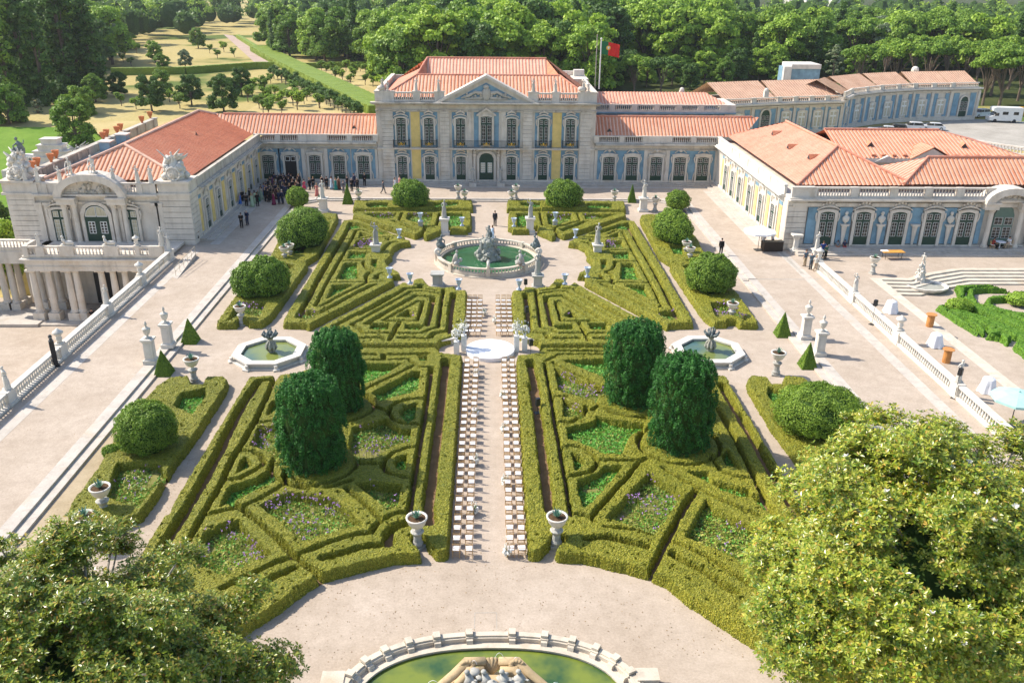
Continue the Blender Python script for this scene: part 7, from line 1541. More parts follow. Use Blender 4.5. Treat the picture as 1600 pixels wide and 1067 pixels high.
# flagpoles
p = VY(937, 118, 137); mb = MB(); mb.tube([(0, 0, 0), (0, 0, 1)], .0, 4)
t = empty('flagpole', (p[0], 137, 11.2), 0, 'white flagpole flying the green and red flag behind the palace', 'flagpole'); mb = MB(); ht = VY(937, 62, 137)[2]-11.2; mb.tube([(0, 0, 0), (0, 0, ht)], .09, 8); mb.ball((0, 0, ht+.1), .15, 6, 5); mb.build('pole', M['white'], t)
mb = MB(); n = 16; v = [(i*.17, .18*math.sin(i*.62)*(i/n), -(.9 if j else 0)*1.0-.55*(i/n)**1.2-(1.0 if j else 0)) for i in range(n+1) for j in (0, 1)]; mb.f.append(np.array([(2*i, 2*i+1, 2*i+3, 2*i+2) for i in range(n)])); mb.m.append(np.array([0 if i < 6 else 1 for i in range(n)])); mb.v.append(np.array(v)); mb.n = len(v)
fl = mb.build('flag', [plain('flag_green', (.02, .16, .06), .8), plain('flag_red', (.60, .03, .02), .8)], t); fl.location = (.1, 0, ht-.2)
mb = MB(); c = (6*.17, 0, -1.25); mb.lathe([(.30, 0), (.34, .05), (.30, .1)], 14, (0, 0, 0)); em = mb.build('emblem', M['gold'], fl); em.location = (1.02, -.08, -1.0); em.rotation_euler = (R(90), 0, 0)
mb = MB(); slab(mb, [(-.14, .16), (.14, .16), (.14, -.05), (0, -.2), (-.14, -.05)], -.02, .02, 0); sh = mb.build('shield', [M['white']], fl); sh.location = (1.02, -.20, -1.0)
mb = MB(); mb.tube([(0, 0, 0), (0, 0, VY(930.5, 54, 137)[2]-11.2)], .07, 8); single(mb, 'bare_pole', M['bark_pale'], (VY(930.5, 118, 137)[0], 137, 11.2), 0, 'bare brown pole beside the flagpole', 'pole')
# ------------------------------------------------------------------ vehicles
M['tyre'] = plain('tyre_rubber', (.02, .02, .02), .8); M['chrome'] = plain('wheel_metal', (.45, .45, .46), .35, .5, .6); M['lampglass'] = plain('lamp_glass', (.6, .6, .58), .2, .6); M['redlamp'] = plain('red_lamp', (.4, .02, .02), .3, .5)
def car(loc, rz, col, label, h=1.5, L=4.4, suv=False):
    m_, nt_, b_ = newmat('car_paint', .3, .5); b_.inputs['Base Color'].default_value = (*col, 1); b_.inputs['Coat Weight'].default_value = .5
    t = empty('parked_car', loc, R(rz), label, 'car', 'cars parked in the forecourt'); W_ = 1.78; mb = MB(); hood = .62*h; zb_ = .26
    side = [(-L/2, zb_), (L/2, zb_), (L/2, hood*.85), (L/2-.15, hood), (L*.22, hood*1.04), (-L*.36, hood*1.05), (-L/2+.05, hood*.98)]
    def prof(mbx, pts, w0, w1, zt, m=0):
        n = len(pts); zz = [p[1] for p in pts]; z0, z1 = min(zz), max(zz)
        hw = lambda z: (w0+(w1-w0)*max(0, (z-zb_)/(zt-zb_)))/2
        v = [(x, -hw(z), z) for x, z in pts]+[(x, hw(z), z) for x, z in pts]; mbx.add(v, [tuple(range(n)), tuple(range(n, 2*n))[::-1]]+[(i, n+i, n+(i+1) % n, (i+1) % n) for i in range(n)], m)
    prof(mb, side, W_, W_*.97, hood); mb.build('body', m_, t)
    mb = MB(); cab = [(L*.24, hood*1.0), (L*.10, h*.97), (-L*.05, h), (-L*.30 if not suv else -L*.40, h*.96), (-L*.42 if not suv else -L*.46, hood*1.0)]; prof(mb, cab, W_*.95, W_*.62 if False else W_*.74, h); mb.build('windows', M['glass'], t)
    mb = MB(); top = [(L*.115, h*.955), (L*.09, h*.985), (-L*.05, h*1.012), (-L*.31 if not suv else -L*.41, h*.975), (-L*.32 if not suv else -L*.42, h*.94)]; prof(mb, top, W_*.80, W_*.78, h); mb.build('roof', m_, t)
    for sx in (-1, 1):
        mb = MB(); mb.box((sx*L*.0+(-.05 if sx < 0 else -.05), 0, hood), (.01, .01, .01)); 
        for y in (-1, 1):
            wh = empty('wheel', (sx*L*.32, y*W_*.47, .33)); setp(wh, t); m2 = MB(); m2.lathe([(.33, -.1), (.34, -.05), (.34, .05), (.33, .1)], 16); o = m2.build('tyre', M['tyre'], wh); o.rotation_euler = (R(90), 0, 0); m2 = MB(); m2.lathe([(.21, -.11), (.21, .11)], 12); o = m2.build('rim', M['chrome'], wh); o.rotation_euler = (R(90), 0, 0)
            m2 = MB(); m2.box((sx*(L/2-.06), y*W_*.36, hood*.68), (.12, .36, .14)); m2.build('headlight' if sx > 0 else 'tail_light', M['lampglass'] if sx > 0 else M['redlamp'], t)
        m2 = MB(); m2.box((sx*(L/2+.0), 0, .30), (.10, W_*.9, .18)); m2.build('bumper', m_, t)
    for y in (-1, 1): m2 = MB(); m2.box((-.05, y*W_*.455, hood*.99), (.06, .04, h*.38), top=(1, .3)); m2.build('door_pillar', m_, t); m2 = MB(); m2.box((L*.2, y*W_*.53, hood), (.12, .16, .1)); m2.build('mirror', m_, t)
    return t
def fg(x, y): q = G(x, y, 0); return (q[0], q[1], .004)
car(fg(1424, 204), 170, (.72, .71, .70), 'white estate car with dark windows, third from the left in the forecourt', 1.62, 4.3, True); car(fg(1456, 203.5), 168, (.75, .75, .74), 'white saloon car, rightmost of the forecourt row', 1.42, 4.5)
car(fg(1383, 210), 165, (.72, .73, .74), 'white hatchback car half hidden by the orange roof', 1.55, 4.1); car(fg(1398, 206.5), 170, (.03, .035, .04), 'dark car between two white cars', 1.5, 4.3, True); car(fg(1358, 212), 160, (.50, .55, .58), 'silver car at the left end of the row', 1.45, 4.2); car(fg(1531, 183), 200, (.70, .72, .74), 'white van shaped car beyond the corner of the curved wing', 1.7, 4.4, True)
t = empty('camper_van', fg(1567, 191), R(172), 'white camper van with overcab parked by the pine trees', 'camper van'); mb = MB(); slab(mb, [(-3.1, .4), (3.2, .4), (3.25, 1.15), (2.5, 1.35), (2.0, 2.0), (2.7, 2.3), (2.75, 2.85), (2.3, 3.05), (-3.1, 3.0)], -1.1, 1.1); mb.build('body', M['white'], t); mb = MB(); mb.add([(2.53, -1.0, 1.38), (2.53, 1.0, 1.38), (2.06, 1.0, 2.0), (2.06, -1.0, 2.0)], [(0, 1, 2, 3)]); mb.v[0][:, 0] += .03; mb.build('windscreen', M['glass'], t)
for y in (-1, 1):
    for x0, z0, w_, h_ in ((1.9, 1.35, .8, .6), (.3, 1.6, 1.1, .6), (-1.8, 1.6, 1.0, .6)): mb = MB(); mb.box((x0, y*1.115, z0), (w_, .02, h_)); mb.build('side_window', M['glass'], t)
    for x0 in (2.1, -1.7): mb = MB(); mb.lathe([(.36, -.12), (.37, 0), (.36, .12)], 16); o = mb.build('wheel', M['tyre'], t); o.location = (x0, y*1.0, .36); o.rotation_euler = (R(90), 0, 0)
for i, (px_, c) in enumerate(((1586, (.02, .20, .38)), (1594, (.55, .30, .02)))): p = G(px_, 181, 0); t = empty('recycling_bin', p, 0, ('blue' if i == 0 else 'yellow')+' recycling container beside the camper van', 'recycling bin'); mb = MB(); mb.box((0, 0, 0), (1.6, 1.3, 1.7), top=(.92, .92)); mb.build('bin_body', plain('bin_paint', c, .5), t); mb = MB(); mb.box((0, 0, 1.7), (1.55, 1.25, .16), top=(.6, .6)); mb.build('lid', plain('bin_lid', tuple(x*.8 for x in c), .5), t)
# ================================================================== people
BLK, NAV, GRY = (.012, .012, .014), (.02, .03, .07), (.12, .12, .13)
def at(px_, py_, z=ZT): return tuple(G(px_, py_, z))
def lab(kind, c): return {BLK: 'black', NAV: 'navy blue', GRY: 'grey'}.get(c, '')
gowns = [((.30, .02, .08), 'burgundy'), ((.38, .48, .32), 'pale green'), ((.03, .20, .14), 'emerald'), ((.10, .20, .50), 'blue'), ((.55, .12, .22), 'pink'), ((.10, .04, .03), 'brown'), ((.20, .05, .18), 'plum'), ((.45, .35, .25), 'beige'), (BLK, 'black')]
crowd = []   # (px, py, kind, colour, name)
fix = [(376, 322, 'gown', (.06, .18, .55), 'bright blue'), (394.5, 323, 'gown', (.40, .50, .34), 'pale green'), (403, 323, 'suit', BLK, 'black'), (409, 312, 'gown', (.42, .52, .38), 'pale green'), (380, 318, 'suit', BLK, 'black'), (386, 324, 'suit', BLK, 'black'), (391, 316, 'suit', BLK, 'black'), (428.5, 320, 'gown', (.20, .015, .07), 'burgundy'), (436.5, 319, 'suit', NAV, 'navy blue'), (442, 318.5, 'suit', NAV, 'navy blue'), (415, 315, 'suit', BLK, 'black'), (420, 316, 'suit', BLK, 'black'), (447, 309, 'suit', NAV, 'navy blue'),
       (476, 300, 'dress', (.62, .06, .12), 'coral red'), (484.5, 297.5, 'suit', BLK, 'black'), (490, 296, 'suit', BLK, 'black'), (495.5, 306.5, 'gown', (.50, .16, .14), 'salmon pink'), (504, 294, 'dress', BLK, 'black'), (511, 296, 'suit', BLK, 'black'), (518.5, 295.5, 'gown', (.45, .58, .68), 'light blue'), (525, 297, 'gown', (.02, .20, .17), 'teal'), (530, 296, 'gown', (.12, .05, .03), 'brown'), (537, 302, 'suit', GRY, 'grey'), (543, 294, 'suit', BLK, 'black'), (550, 299, 'suit', BLK, 'black'), (559, 297, 'suit', BLK, 'black'), (554, 292, 'suit', NAV, 'navy blue'), (570, 291, 'suit', BLK, 'black')]
crowd += fix
rr_ = np.random.default_rng(11); P0 = [np.array(at(a, b)[:2]) for a, b, *_ in fix]; tries = 0
while len(crowd) < 86 and tries < 9000:
    tries += 1; a = rr_.uniform(375, 468); b = rr_.uniform(289, 319)
    if b > 322-(a-375)*.16 and a > 400: continue
    if b < 306-(a-375)*.45: continue
    p_ = np.array(at(a, b)[:2])
    if min(np.linalg.norm(p_-q) for q in P0) < .58 or p_[0] < -29.9: continue
    P0.append(p_)
    if rr_.random() < .58: c = [BLK, BLK, NAV, BLK][rr_.integers(4)]; crowd.append((a, b, 'suit', c, lab('suit', c)))
    else: c, nm = gowns[rr_.integers(len(gowns))]; crowd.append((a, b, 'gown' if rr_.random() < .6 else 'dress', c, nm))
crowd.sort(key=lambda q: q[0])
for i, (a, b, kind, c, nm) in enumerate(crowd):
    ad = b < 292 and a > 455
    who = 'wedding guest in %s %s' % (nm, {'suit': 'suit', 'gown': 'long gown', 'dress': 'short dress'}[kind])
    pn = ['stand', 'hands', 'talk', 'hands', 'stand'][rr_.integers(5)]
    person(at(a, b), rr_.uniform(-180, 180) if a < 470 else rr_.uniform(-60, 60), kind, c, None, pn, ['dark', 'brown', 'fair', 'grey', 'dark', 'brown'][rr_.integers(6)], int(rr_.random() < .3), rr_.uniform(1.68, 1.86) if kind == 'suit' else rr_.uniform(1.6, 1.74), who+', %s from left in the gallery crowd' % ordn(i+1), 'wedding guests by the left gallery', kind != 'suit')
PP = [((378, 356), 10, 'suit', BLK, None, 'hands', 'dark', 'man in black suit standing on the left terrace, left one of a pair', 1.75), ((387, 352), -20, 'suit', NAV, None, 'hands', 'grey', 'bald man in navy suit standing on the left terrace, right one of a pair', 1.8), ((308.5, 379), 60, 'dress', BLK, None, 'talk', 'dark', 'woman in black dress on the phone at the corner of the left pavilion', 1.68),
      ((599, 303), 80, 'suit', GRY, None, 'walk', 'dark', 'man in grey suit walking before the palace', 1.78), ((617.5, 297), 20, 'gown', (.75, .75, .74), None, 'talk', 'brown', 'woman in long white dress left of the ball bush before the palace', 1.68), ((625, 294), -30, 'dress', (.55, .25, .22), None, 'stand', 'brown', 'woman in pink top half hidden behind the ball bush', 1.66), ((773.5, 353), 170, 'suit', (.03, .035, .045), None, 'stand', 'dark', 'man in dark suit walking on the path behind the round fountain', 1.82), ((769.5, 375), 150, 'gown', (.50, .66, .80), None, 'talk', 'brown', 'woman in pale blue dress behind the round fountain', 1.7),
      ((1126, 398), 160, 'suit', BLK, None, 'stand', 'dark', 'man in black seen behind the right ball bushes', 1.78), ((1191, 389), -30, 'shirt', (.7, .7, .7), BLK, 'talk', 'dark', 'barman in white shirt left of the dark bar counter', 1.75), ((1206, 386), 30, 'shirt', (.72, .72, .72), BLK, 'talk', 'brown', 'waiter in white shirt behind the dark bar counter', 1.75),
      ((1257, 416), 200, 'shirt', (.10, .14, .18), (.42, .33, .22), 'stand', 'brown', 'tourist with grey backpack and beige trousers at the balustrade end', 1.75), ((1266, 421), 190, 'shirt', (.12, .17, .20), (.08, .10, .12), 'hands', 'grey', 'tourist in blue shirt and dark trousers at the balustrade', 1.78), ((1273, 424), 160, 'shirt', (.60, .56, .48), (.55, .42, .3), 'stand', 'fair', 'tourist in white shorts outfit leaning at the balustrade', 1.65), ((1284, 402), 0, 'shirt', (.03, .06, .22), (.03, .03, .05), 'talk', 'brown', 'tourist in blue jacket beyond the white statue', 1.75), ((1289, 405), 20, 'shirt', (.05, .12, .08), (.02, .02, .02), 'hands', 'dark', 'tourist in dark green beyond the white statue', 1.6),
      ((1293, 384), -10, 'shirt', (.55, .42, .33), (.35, .33, .3), 'hands', 'dark', 'man in beige shirt standing on the steps of the right wing', 1.8), ((140, 480), 30, 'shirt', BLK, BLK, 'hands', 'dark', 'person in black at the columns of the lower portico', 1.72)]
for (a, b), f, k, c, c2, pn, hr, lb, h in PP:
    z = ZT
    if a == 140: z = None; q = VY(141, 478, 83.6); loc = (q[0], 83.6, -6.34)
    else: loc = at(a, b, 0.0 if (a, b) in ((773.5, 353), (769.5, 375)) else (ZT+.4 if a == 1293 else ZT))
    person(loc, f, k, c, c2, pn, hr, 0, h, lb, None, k in ('gown',) or 'woman' in lb)
person(at(1307, 391, ZT+.02), 5, 'shirt', (.20, .24, .26), (.55, .22, .12), 'sit', 'dark', 1, 1.5, 'child in grey top sitting on the right wing steps, left one'); person(at(1318, 391, ZT+.02), -5, 'shirt', (.04, .04, .08), (.45, .02, .04), 'sit', 'dark', 1, 1.55, 'child in red trousers sitting on the right wing steps, right one')
person(at(1550, 389, ZT+.45), 80, 'shirt', (.25, .04, .03), (.03, .03, .03), 'sit', 'dark', 1, 1.7, 'person in dark red sitting left at the small white table'); person(at(1575, 388, ZT+.45), -80, 'shirt', (.7, .7, .7), (.45, .35, .25), 'sit', 'dark', 0, 1.75, 'person in white shirt sitting right at the small white table')
def bench_chair(px_, py_, rz, lb): place(CH, USED, at(px_, py_, ZT+.45), R(rz), 1.0, lb, 'chair')
bench_chair(1549.5, 389, 180+80, 'chair at the left of the small white table by the arched door'); bench_chair(1576, 388, 180-80, 'chair at the right of the small white table by the arched door')
# ================================================================== foliage
L_ = dict(
 ball=[(0.088, 0.166, 0.023), (0.177, 0.293, 0.039), (0.293, 0.410, 0.058), (0.138, 0.235, 0.031)],
 yew=[(0.02, 0.08, 0.016), (0.04, 0.16, 0.03), (0.09, 0.29, 0.05), (0.025, 0.11, 0.02)],
 broad=[(0.087, 0.174, 0.021), (0.174, 0.296, 0.035), (0.296, 0.417, 0.060), (0.122, 0.226, 0.028)],
 bright=[(0.162, 0.276, 0.025), (0.276, 0.422, 0.040), (0.422, 0.552, 0.081), (0.195, 0.325, 0.032)],
 dark=[(0.055, 0.115, 0.022), (0.085, 0.165, 0.030), (0.13, 0.225, 0.045), (0.06, 0.13, 0.025)],
 grey=[(0.156, 0.195, 0.117), (0.234, 0.286, 0.169), (0.325, 0.377, 0.234), (0.169, 0.221, 0.130)],
 autumn=[(0.45, 0.20, 0.03), (0.60, 0.30, 0.05), (0.40, 0.22, 0.05)],
 magn=[(0.05, 0.12, 0.010), (0.13, 0.21, 0.016), (0.22, 0.29, 0.022), (0.40, 0.42, 0.06), (0.08, 0.15, 0.012), (0.30, 0.34, 0.04), (0.46, 0.26, 0.06)],
 magy=[(0.06, 0.15, 0.012), (0.20, 0.29, 0.02), (0.40, 0.42, 0.04), (0.55, 0.51, 0.08), (0.12, 0.22, 0.018), (0.47, 0.46, 0.06), (0.27, 0.34, 0.025), (0.60, 0.36, 0.07)])
for k, v in L_.items(): M['lf_'+k] = leafmat('leaves_'+k, v, rough=0.32 if k.startswith('mag') else 0.55, spec=0.6 if k.startswith('mag') else 0.3, trans=0.3)
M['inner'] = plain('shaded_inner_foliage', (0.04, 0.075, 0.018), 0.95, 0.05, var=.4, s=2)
def oriented_quads(C, N, size, flat=0.7, r=rng):
    n = len(C); N = N/(np.linalg.norm(N, axis=1)[:, None]+1e-9); N = N+r.normal(size=(n, 3))*0.55; N /= np.linalg.norm(N, axis=1)[:, None]
    a = np.cross(N, r.normal(size=(n, 3))); a /= np.linalg.norm(a, axis=1)[:, None]; b = np.cross(N, a); s = (size*r.uniform(.6, 1.35, n))[:, None]
    return np.stack([C-a*s, C-b*s*flat, C+a*s, C+b*s*flat], 1).reshape(-1, 3), np.arange(4*n).reshape(n, 4)
def clumps(centres, radii, per, size, r, squash=.8):
    C = []; N = []
    for c, rad, n in zip(centres, radii, per):
        d = r.normal(size=(n, 3)); d /= np.linalg.norm(d, axis=1)[:, None]; d[:, 2] = np.where(d[:, 2] < -.35, -d[:, 2], d[:, 2])
        q = rad*r.uniform(.55, 1.16, n)[:, None]; C.append(c+d*q*np.array([1, 1, squash])); N.append(d+np.array([0, 0, .25]))
    return oriented_quads(np.concatenate(C), np.concatenate(N), size, r=r)
TREEK = {}
def tree_proto(kind, seed):
    """unit-ish crown meshes, metres; trunk foot at the origin"""
    r = np.random.default_rng(seed); cs = []; rs = []; H_ = 12.0; trunk = .28
    if kind == 'broad':
        for k in range(48):
            a = r.uniform(0, 6.28); z = r.uniform(1.6, 11.2); q = 4.7*math.sqrt(max(.03, 1-((z-5.8)/6.2)**2))*r.uniform(.45, 1); cs.append((q*math.cos(a), q*math.sin(a), z)); rs.append(r.uniform(.85, 1.7))
    elif kind == 'pine':
        for k in range(26): a = r.uniform(0, 6.28); q = 5.0*math.sqrt(r.random()); cs.append((q*math.cos(a), q*math.sin(a), 9.2+1.7*(1-(q/5)**2)+r.uniform(-.5, .3))); rs.append(r.uniform(.9, 1.5))
    elif kind == 'cypress':
        H_ = 14; 
        for k in range(30): z = 1.2+k*.42; q = 1.15*math.sin(min(1, (z/14))*PI)**.6*.8; a = r.uniform(0, 6.28); cs.append((q*.55*math.cos(a), q*.55*math.sin(a), z)); rs.append(.45+.75*math.sin(min(.98, z/14.2)*PI)**.7)
    elif kind == 'poplar':
        H_ = 22
        for k in range(92): z = 21.5*r.random()**1.15+.5; q = 2.7*max(.35, math.sin(min(.97, (z+2.5)/26)*PI))**.8; a = r.uniform(0, 6.28); cs.append((q*r.uniform(.3, 1)*math.cos(a), q*r.uniform(.3, 1)*math.sin(a), z)); rs.append(r.uniform(.7, 1.25))
    elif kind == 'small':
        H_ = 3.6; trunk = .09
        for k in range(11): a = r.uniform(0, 6.28); z = r.uniform(1.6, 3.2); q = 1.0*r.uniform(.2, 1); cs.append((q*math.cos(a), q*math.sin(a), z)); rs.append(r.uniform(.5, .8))
    elif kind == 'wispy':
        for k in range(44): a = r.uniform(0, 6.28); z = r.uniform(2.5, 12.0); q = 3.2*math.sin(min(.97, z/12.6)*PI)**.7*r.uniform(.3, 1); cs.append((q*math.cos(a), q*math.sin(a), z)); rs.append(r.uniform(.45, .9))
    cs = np.array(cs); rs = np.array(rs); size = {'small': .13, 'cypress': .22, 'poplar': .30, 'pine': .26, 'wispy': .24}.get(kind, .27)
    dens = {'small': 95, 'cypress': 80, 'poplar': 95, 'pine': 240, 'wispy': 90}.get(kind, 215)
    V, F = clumps(cs, rs, [int(dens*q*q/1.4)+20 for q in rs] if kind != 'small' else [95]*len(rs), size, r)
    mb = MB(); mb.add(V, F, 0)
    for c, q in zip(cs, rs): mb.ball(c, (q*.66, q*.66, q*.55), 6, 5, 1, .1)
    tm = MB(); top = cs[:, 2].max()*.75; tm.tube([(0, 0, -.3), (.1, 0, top*.3), (-.15, .1, top*.6), (0, 0, top)], [trunk*1.3, trunk, trunk*.8, trunk*.35], 8)
    for k in range(min(9, len(cs))): c = cs[k*len(cs)//9 if len(cs) > 9 else k]; tm.tube([(0, 0, top*.35), (c[0]*.45, c[1]*.45, (top*.35+c[2])*.55), tuple(c)], [trunk*.5, trunk*.35, trunk*.12], 6)
    return mb, tm
PROTO = {}
def tree(kind, leaf, loc, s, label, group, var=0, name=None, sz=None, rz=None):
    key = (kind, leaf, var)
    if key not in PROTO:
        mb, tm = tree_proto(kind, 100+var*7+hash_(kind)); t = empty(name or TNAME[kind], (0, 0, 0)); mb.build('crown', [M['lf_'+leaf], M['inner']], t); tm.build('trunk', M['bark'], t); PROTO[key] = t; o = t
    else: o = copytree(PROTO[key])
    o.location = tuple(float(q) for q in loc); o.rotation_euler = (0, 0, rng.uniform(0, 6.28) if rz is None else rz); o.scale = (s, s, s if sz is None else sz); return tag(o, label, 'tree', group)
def hash_(k): return sum(ord(c)*(i+3) for i, c in enumerate(k)) % 997
TNAME = dict(broad='broadleaf_tree', pine='umbrella_pine', cypress='cypress_tree', poplar='poplar_tree', small='orchard_tree', wispy='feathery_tree')
# ---- clipped balls, mounds and pyramids of the garden
def mound(loc, rx, ry, h, label, leaf='ball', seed=1, base=.35, n=9000, size=.085, parts=((0, 0, 1.0),)):
    r = np.random.default_rng(seed); t = empty('ball_bush', loc, 0, label, 'bush', 'clipped ball bushes'); mb = MB(); C = []; N = []
    for (ox, oy, sc) in parts:
        m = int(n*sc*sc/len(parts)); d = r.normal(size=(m, 3)); d /= np.linalg.norm(d, axis=1)[:, None]; d[:, 2] = np.where(d[:, 2] < -.55, -d[:, 2], d[:, 2])
        lump = 1+.06*np.sin(d[:, 0]*9+seed)*np.sin(d[:, 1]*8+1.3*seed)+.05*np.sin(d[:, 2]*11+d[:, 0]*6)+.045*np.sin(d[:, 0]*23+seed)*np.sin(d[:, 1]*21)*np.sin(d[:, 2]*19); q = lump*r.uniform(.90, 1.04, m)
        C.append(np.array([ox, oy, base+h/2*sc])+d*q[:, None]*np.array([rx, ry, h/2])*sc); N.append(d)
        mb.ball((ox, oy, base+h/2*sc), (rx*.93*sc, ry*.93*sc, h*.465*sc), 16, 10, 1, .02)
    V, F = oriented_quads(np.concatenate(C), np.concatenate(N), size, r=r); mb.add(V, F, 0); mb.build('foliage', [M['lf_'+leaf], M['inner']], t)
    m2 = MB(); m2.tube([(0, 0, -.05), (0, 0, base+h*.3)], .14, 7); m2.build('trunk', M['bark'], t); return t
def W2(px_, py_): p = G(px_, py_, 0); return (p[0], p[1], 0)
mound(W2(642, 331), 2.25, 2.1, 3.9, 'round clipped ball bush before the palace, left one', seed=2, base=.1); mound(W2(880, 331), 2.35, 2.1, 3.9, 'round clipped ball bush before the palace, right one', seed=3, base=.1)
mound(W2(474, 392), 2.15, 2.3, 4.5, 'wide lobed ball bush of the left outer row, farther one', seed=4, parts=((-.75, -.3, .86), (.65, .2, 1.0), (0, .5, .95)), n=26000, size=.07, base=.1); mound(W2(408, 470), 1.95, 1.9, 3.9, 'shaggy ball bush of the left outer row, middle one', seed=5, parts=((-.75, 0, .88), (.65, .3, 1.0)), n=24000, size=.08, base=.1)
mound(W2(236, 712), 1.75, 1.7, 3.4, 'round dark ball bush of the left outer row, nearest the camera', seed=6, n=24000, size=.05, base=.15)
mound(W2(1048, 384), 2.0, 2.1, 3.9, 'lobed ball bush of the right outer row, farther one', seed=7, parts=((0, .3, 1.0), (.5, -.5, .85)), n=22000, size=.07, base=.1); mound(W2(1108, 462), 2.25, 2.1, 3.9, 'ball bush of the right outer row, middle one', seed=8, n=22000, size=.07, base=.1)
mound(W2(1275, 682), 2.85, 2.4, 3.4, 'smooth oval ball bush of the right outer row, nearest the camera', seed=9, n=32000, size=.05, base=.1)
mound(W2(466, 326), 1.35, 1.3, 2.7, 'small ball bush at the far left corner behind the lobed one', seed=10, n=5000, base=.05); mound(W2(1058, 330), 1.5, 1.4, 2.6, 'small ball bush at the far right corner', seed=12, n=5000, base=.05)
mound(W2(176, 716), .55, .5, .9, 'small cut stub of box beside the near left ball bush', seed=13, n=1500, base=.0, size=.06)
for cx_, cy_, rx, ry, h in ((642, 331, 2.9, 1.6, 1.0), (880, 331, 2.9, 1.6, 1.0)):
    p = W2(cx_, cy_); hedge_mass(empty('square_hedge', (0, 0, 0), 0, 'square box hedge collar under the %s ball bush before the palace' % ('left' if cx_ < 700 else 'right'), 'hedge', 'square hedge collars'), np.array([(p[0]-rx, p[1]-ry), (p[0]+rx, p[1]-ry), (p[0]+rx, p[1]+ry), (p[0]-rx, p[1]+ry)]), [], [], .09, .95, 'box', partname='hedge')
def pyramid_bush(loc, w_, h, label):
    r = np.random.default_rng(int(abs(loc[0]*7))); t = empty('pyramid_bush', loc, R(0), label, 'topiary', 'clipped pyramid bushes'); n = 5200; C = []; N = []
    for k in range(4):
        a = k*PI/2; u = 1-np.sqrt(r.random(n//4)); v = r.uniform(-1, 1, n//4)*(1-u); d = np.array([math.cos(a), math.sin(a), 0]); s = np.array([-math.sin(a), math.cos(a), 0]); C.append(d*(w_/2*(1-u))[:, None]+s*(v*w_/2)[:, None]+np.array([0, 0, 1])*(u*h)[:, None]); N.append(np.tile(d*h+np.array([0, 0, w_/2]), (n//4, 1)))
    V, F = oriented_quads(np.concatenate(C)*.99, np.concatenate(N), .05, r=r); mb = MB(); mb.add(V, F, 0); mb.box((0, 0, 0), (w_*.97, w_*.97, h*.98), 0, top=(.02, .02)); mb.build('foliage', [M['lf_ball'], M['inner']], t)
    m2 = MB(); m2.tube([(0, 0, -.02), (0, 0, h*.5)], .05, 6); m2.build('trunk', M['bark'], t)
for a, b, w_, h, wh in ((298, 534, 1.25, 2.05, 'farther one by the left urn pillars'), (257, 584, 1.2, 1.95, 'nearer one by the left urn pillars'), (1222, 524, 1.2, 2.1, 'farther one by the right urn pillars'), (1261, 573, 1.2, 2.05, 'nearer one by the right urn pillars'), (543.5, 318, 1.25, 2.6, 'by the far left corner of the parterre'), (987, 316, 1.1, 2.4, 'by the far right corner of the parterre')): pyramid_bush(W2(a, b), w_, h, 'pyramid shaped clipped bush, '+wh)
# ---- four great yews
def yew(k, h, label, seed):
    x, y, r0 = YEWS[k]; r = np.random.default_rng(seed); t = empty('yew_tree', (x, y, 0), 0, label, 'tree', 'four dark clipped yews'); n = 26000
    a = r.uniform(0, 2*PI, n); u = r.random(n)
    prof = lambda z: r0*(np.interp(z/h, [0, .08, .3, .65, .86, .96, 1.0], [.78, .93, 1.0, 1.04, .92, .62, .18]))
    zz = np.where(u < .78, r.random(n)*h*.95+.12, h*(.9+.1*r.random(n)))
    plume = 1+.10*np.sin(a*13+3*np.sin(zz*1.3+seed))+.07*np.sin(zz*5.5+a*9+seed)+.07*np.sin(a*27+zz*3)
    rad = prof(zz)*plume*r.uniform(.95, 1.02, n); top = u > .78; rad = np.where(top, rad*np.sqrt(r.random(n)), rad)
    zt_ = h*(1-.10*(rad/r0)**2)+.28*np.sin(rad*5+a*7)*.6+.2*np.sin(a*11+seed)*(rad/r0); zz = np.where(top, zt_, zz)
    C = np.column_stack([rad*np.cos(a), rad*np.sin(a), zz]); N = np.column_stack([np.cos(a), np.sin(a), np.where(top, 1.5, .35)])
    mb = MB(); V, F = oriented_quads(C[:9000]*np.array([.97, .97, 1]), N[:9000], .05, .6, r); mb.add(V, F, 0)
    Cs = []; Ns = []; m = 64
    for q in range(620):
        b = r.uniform(0, 6.28); onTop = q < 120
        if onTop: rr = r0*.95*math.sqrt(r.random()); zc = h*(1-.09*(rr/r0)**2)+r.uniform(-.25, .12)
        else: zc = .25+(h-.4)*r.random()**.9; rr = float(prof(zc))*(1+.07*math.sin(b*11+seed)+.06*math.sin(zc*4+b*5))*r.uniform(.93, 1.03)
        d = r.normal(size=(m, 3)); d /= np.linalg.norm(d, axis=1)[:, None]; o_ = np.array([math.cos(b), math.sin(b), .6]); d = np.where((d @ o_)[:, None] < -.2, -d, d); sc = r.uniform(.7, 1.25)
        Cs.append(np.array([rr*math.cos(b), rr*math.sin(b), zc])+d*np.array([.14, .14, .34])*sc*r.uniform(.85, 1.05, (m, 1))); Ns.append(d)
    V, F = oriented_quads(np.concatenate(Cs), np.concatenate(Ns), .052, .6, r); mb.add(V, F, 0)
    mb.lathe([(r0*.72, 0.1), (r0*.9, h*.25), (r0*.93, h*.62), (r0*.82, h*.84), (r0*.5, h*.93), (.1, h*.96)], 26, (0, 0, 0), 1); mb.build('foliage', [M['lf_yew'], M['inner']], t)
    m2 = MB(); m2.tube([(0, 0, -.1), (0, 0, h*.5)], .3, 8); m2.build('trunk', M['bark'], t)
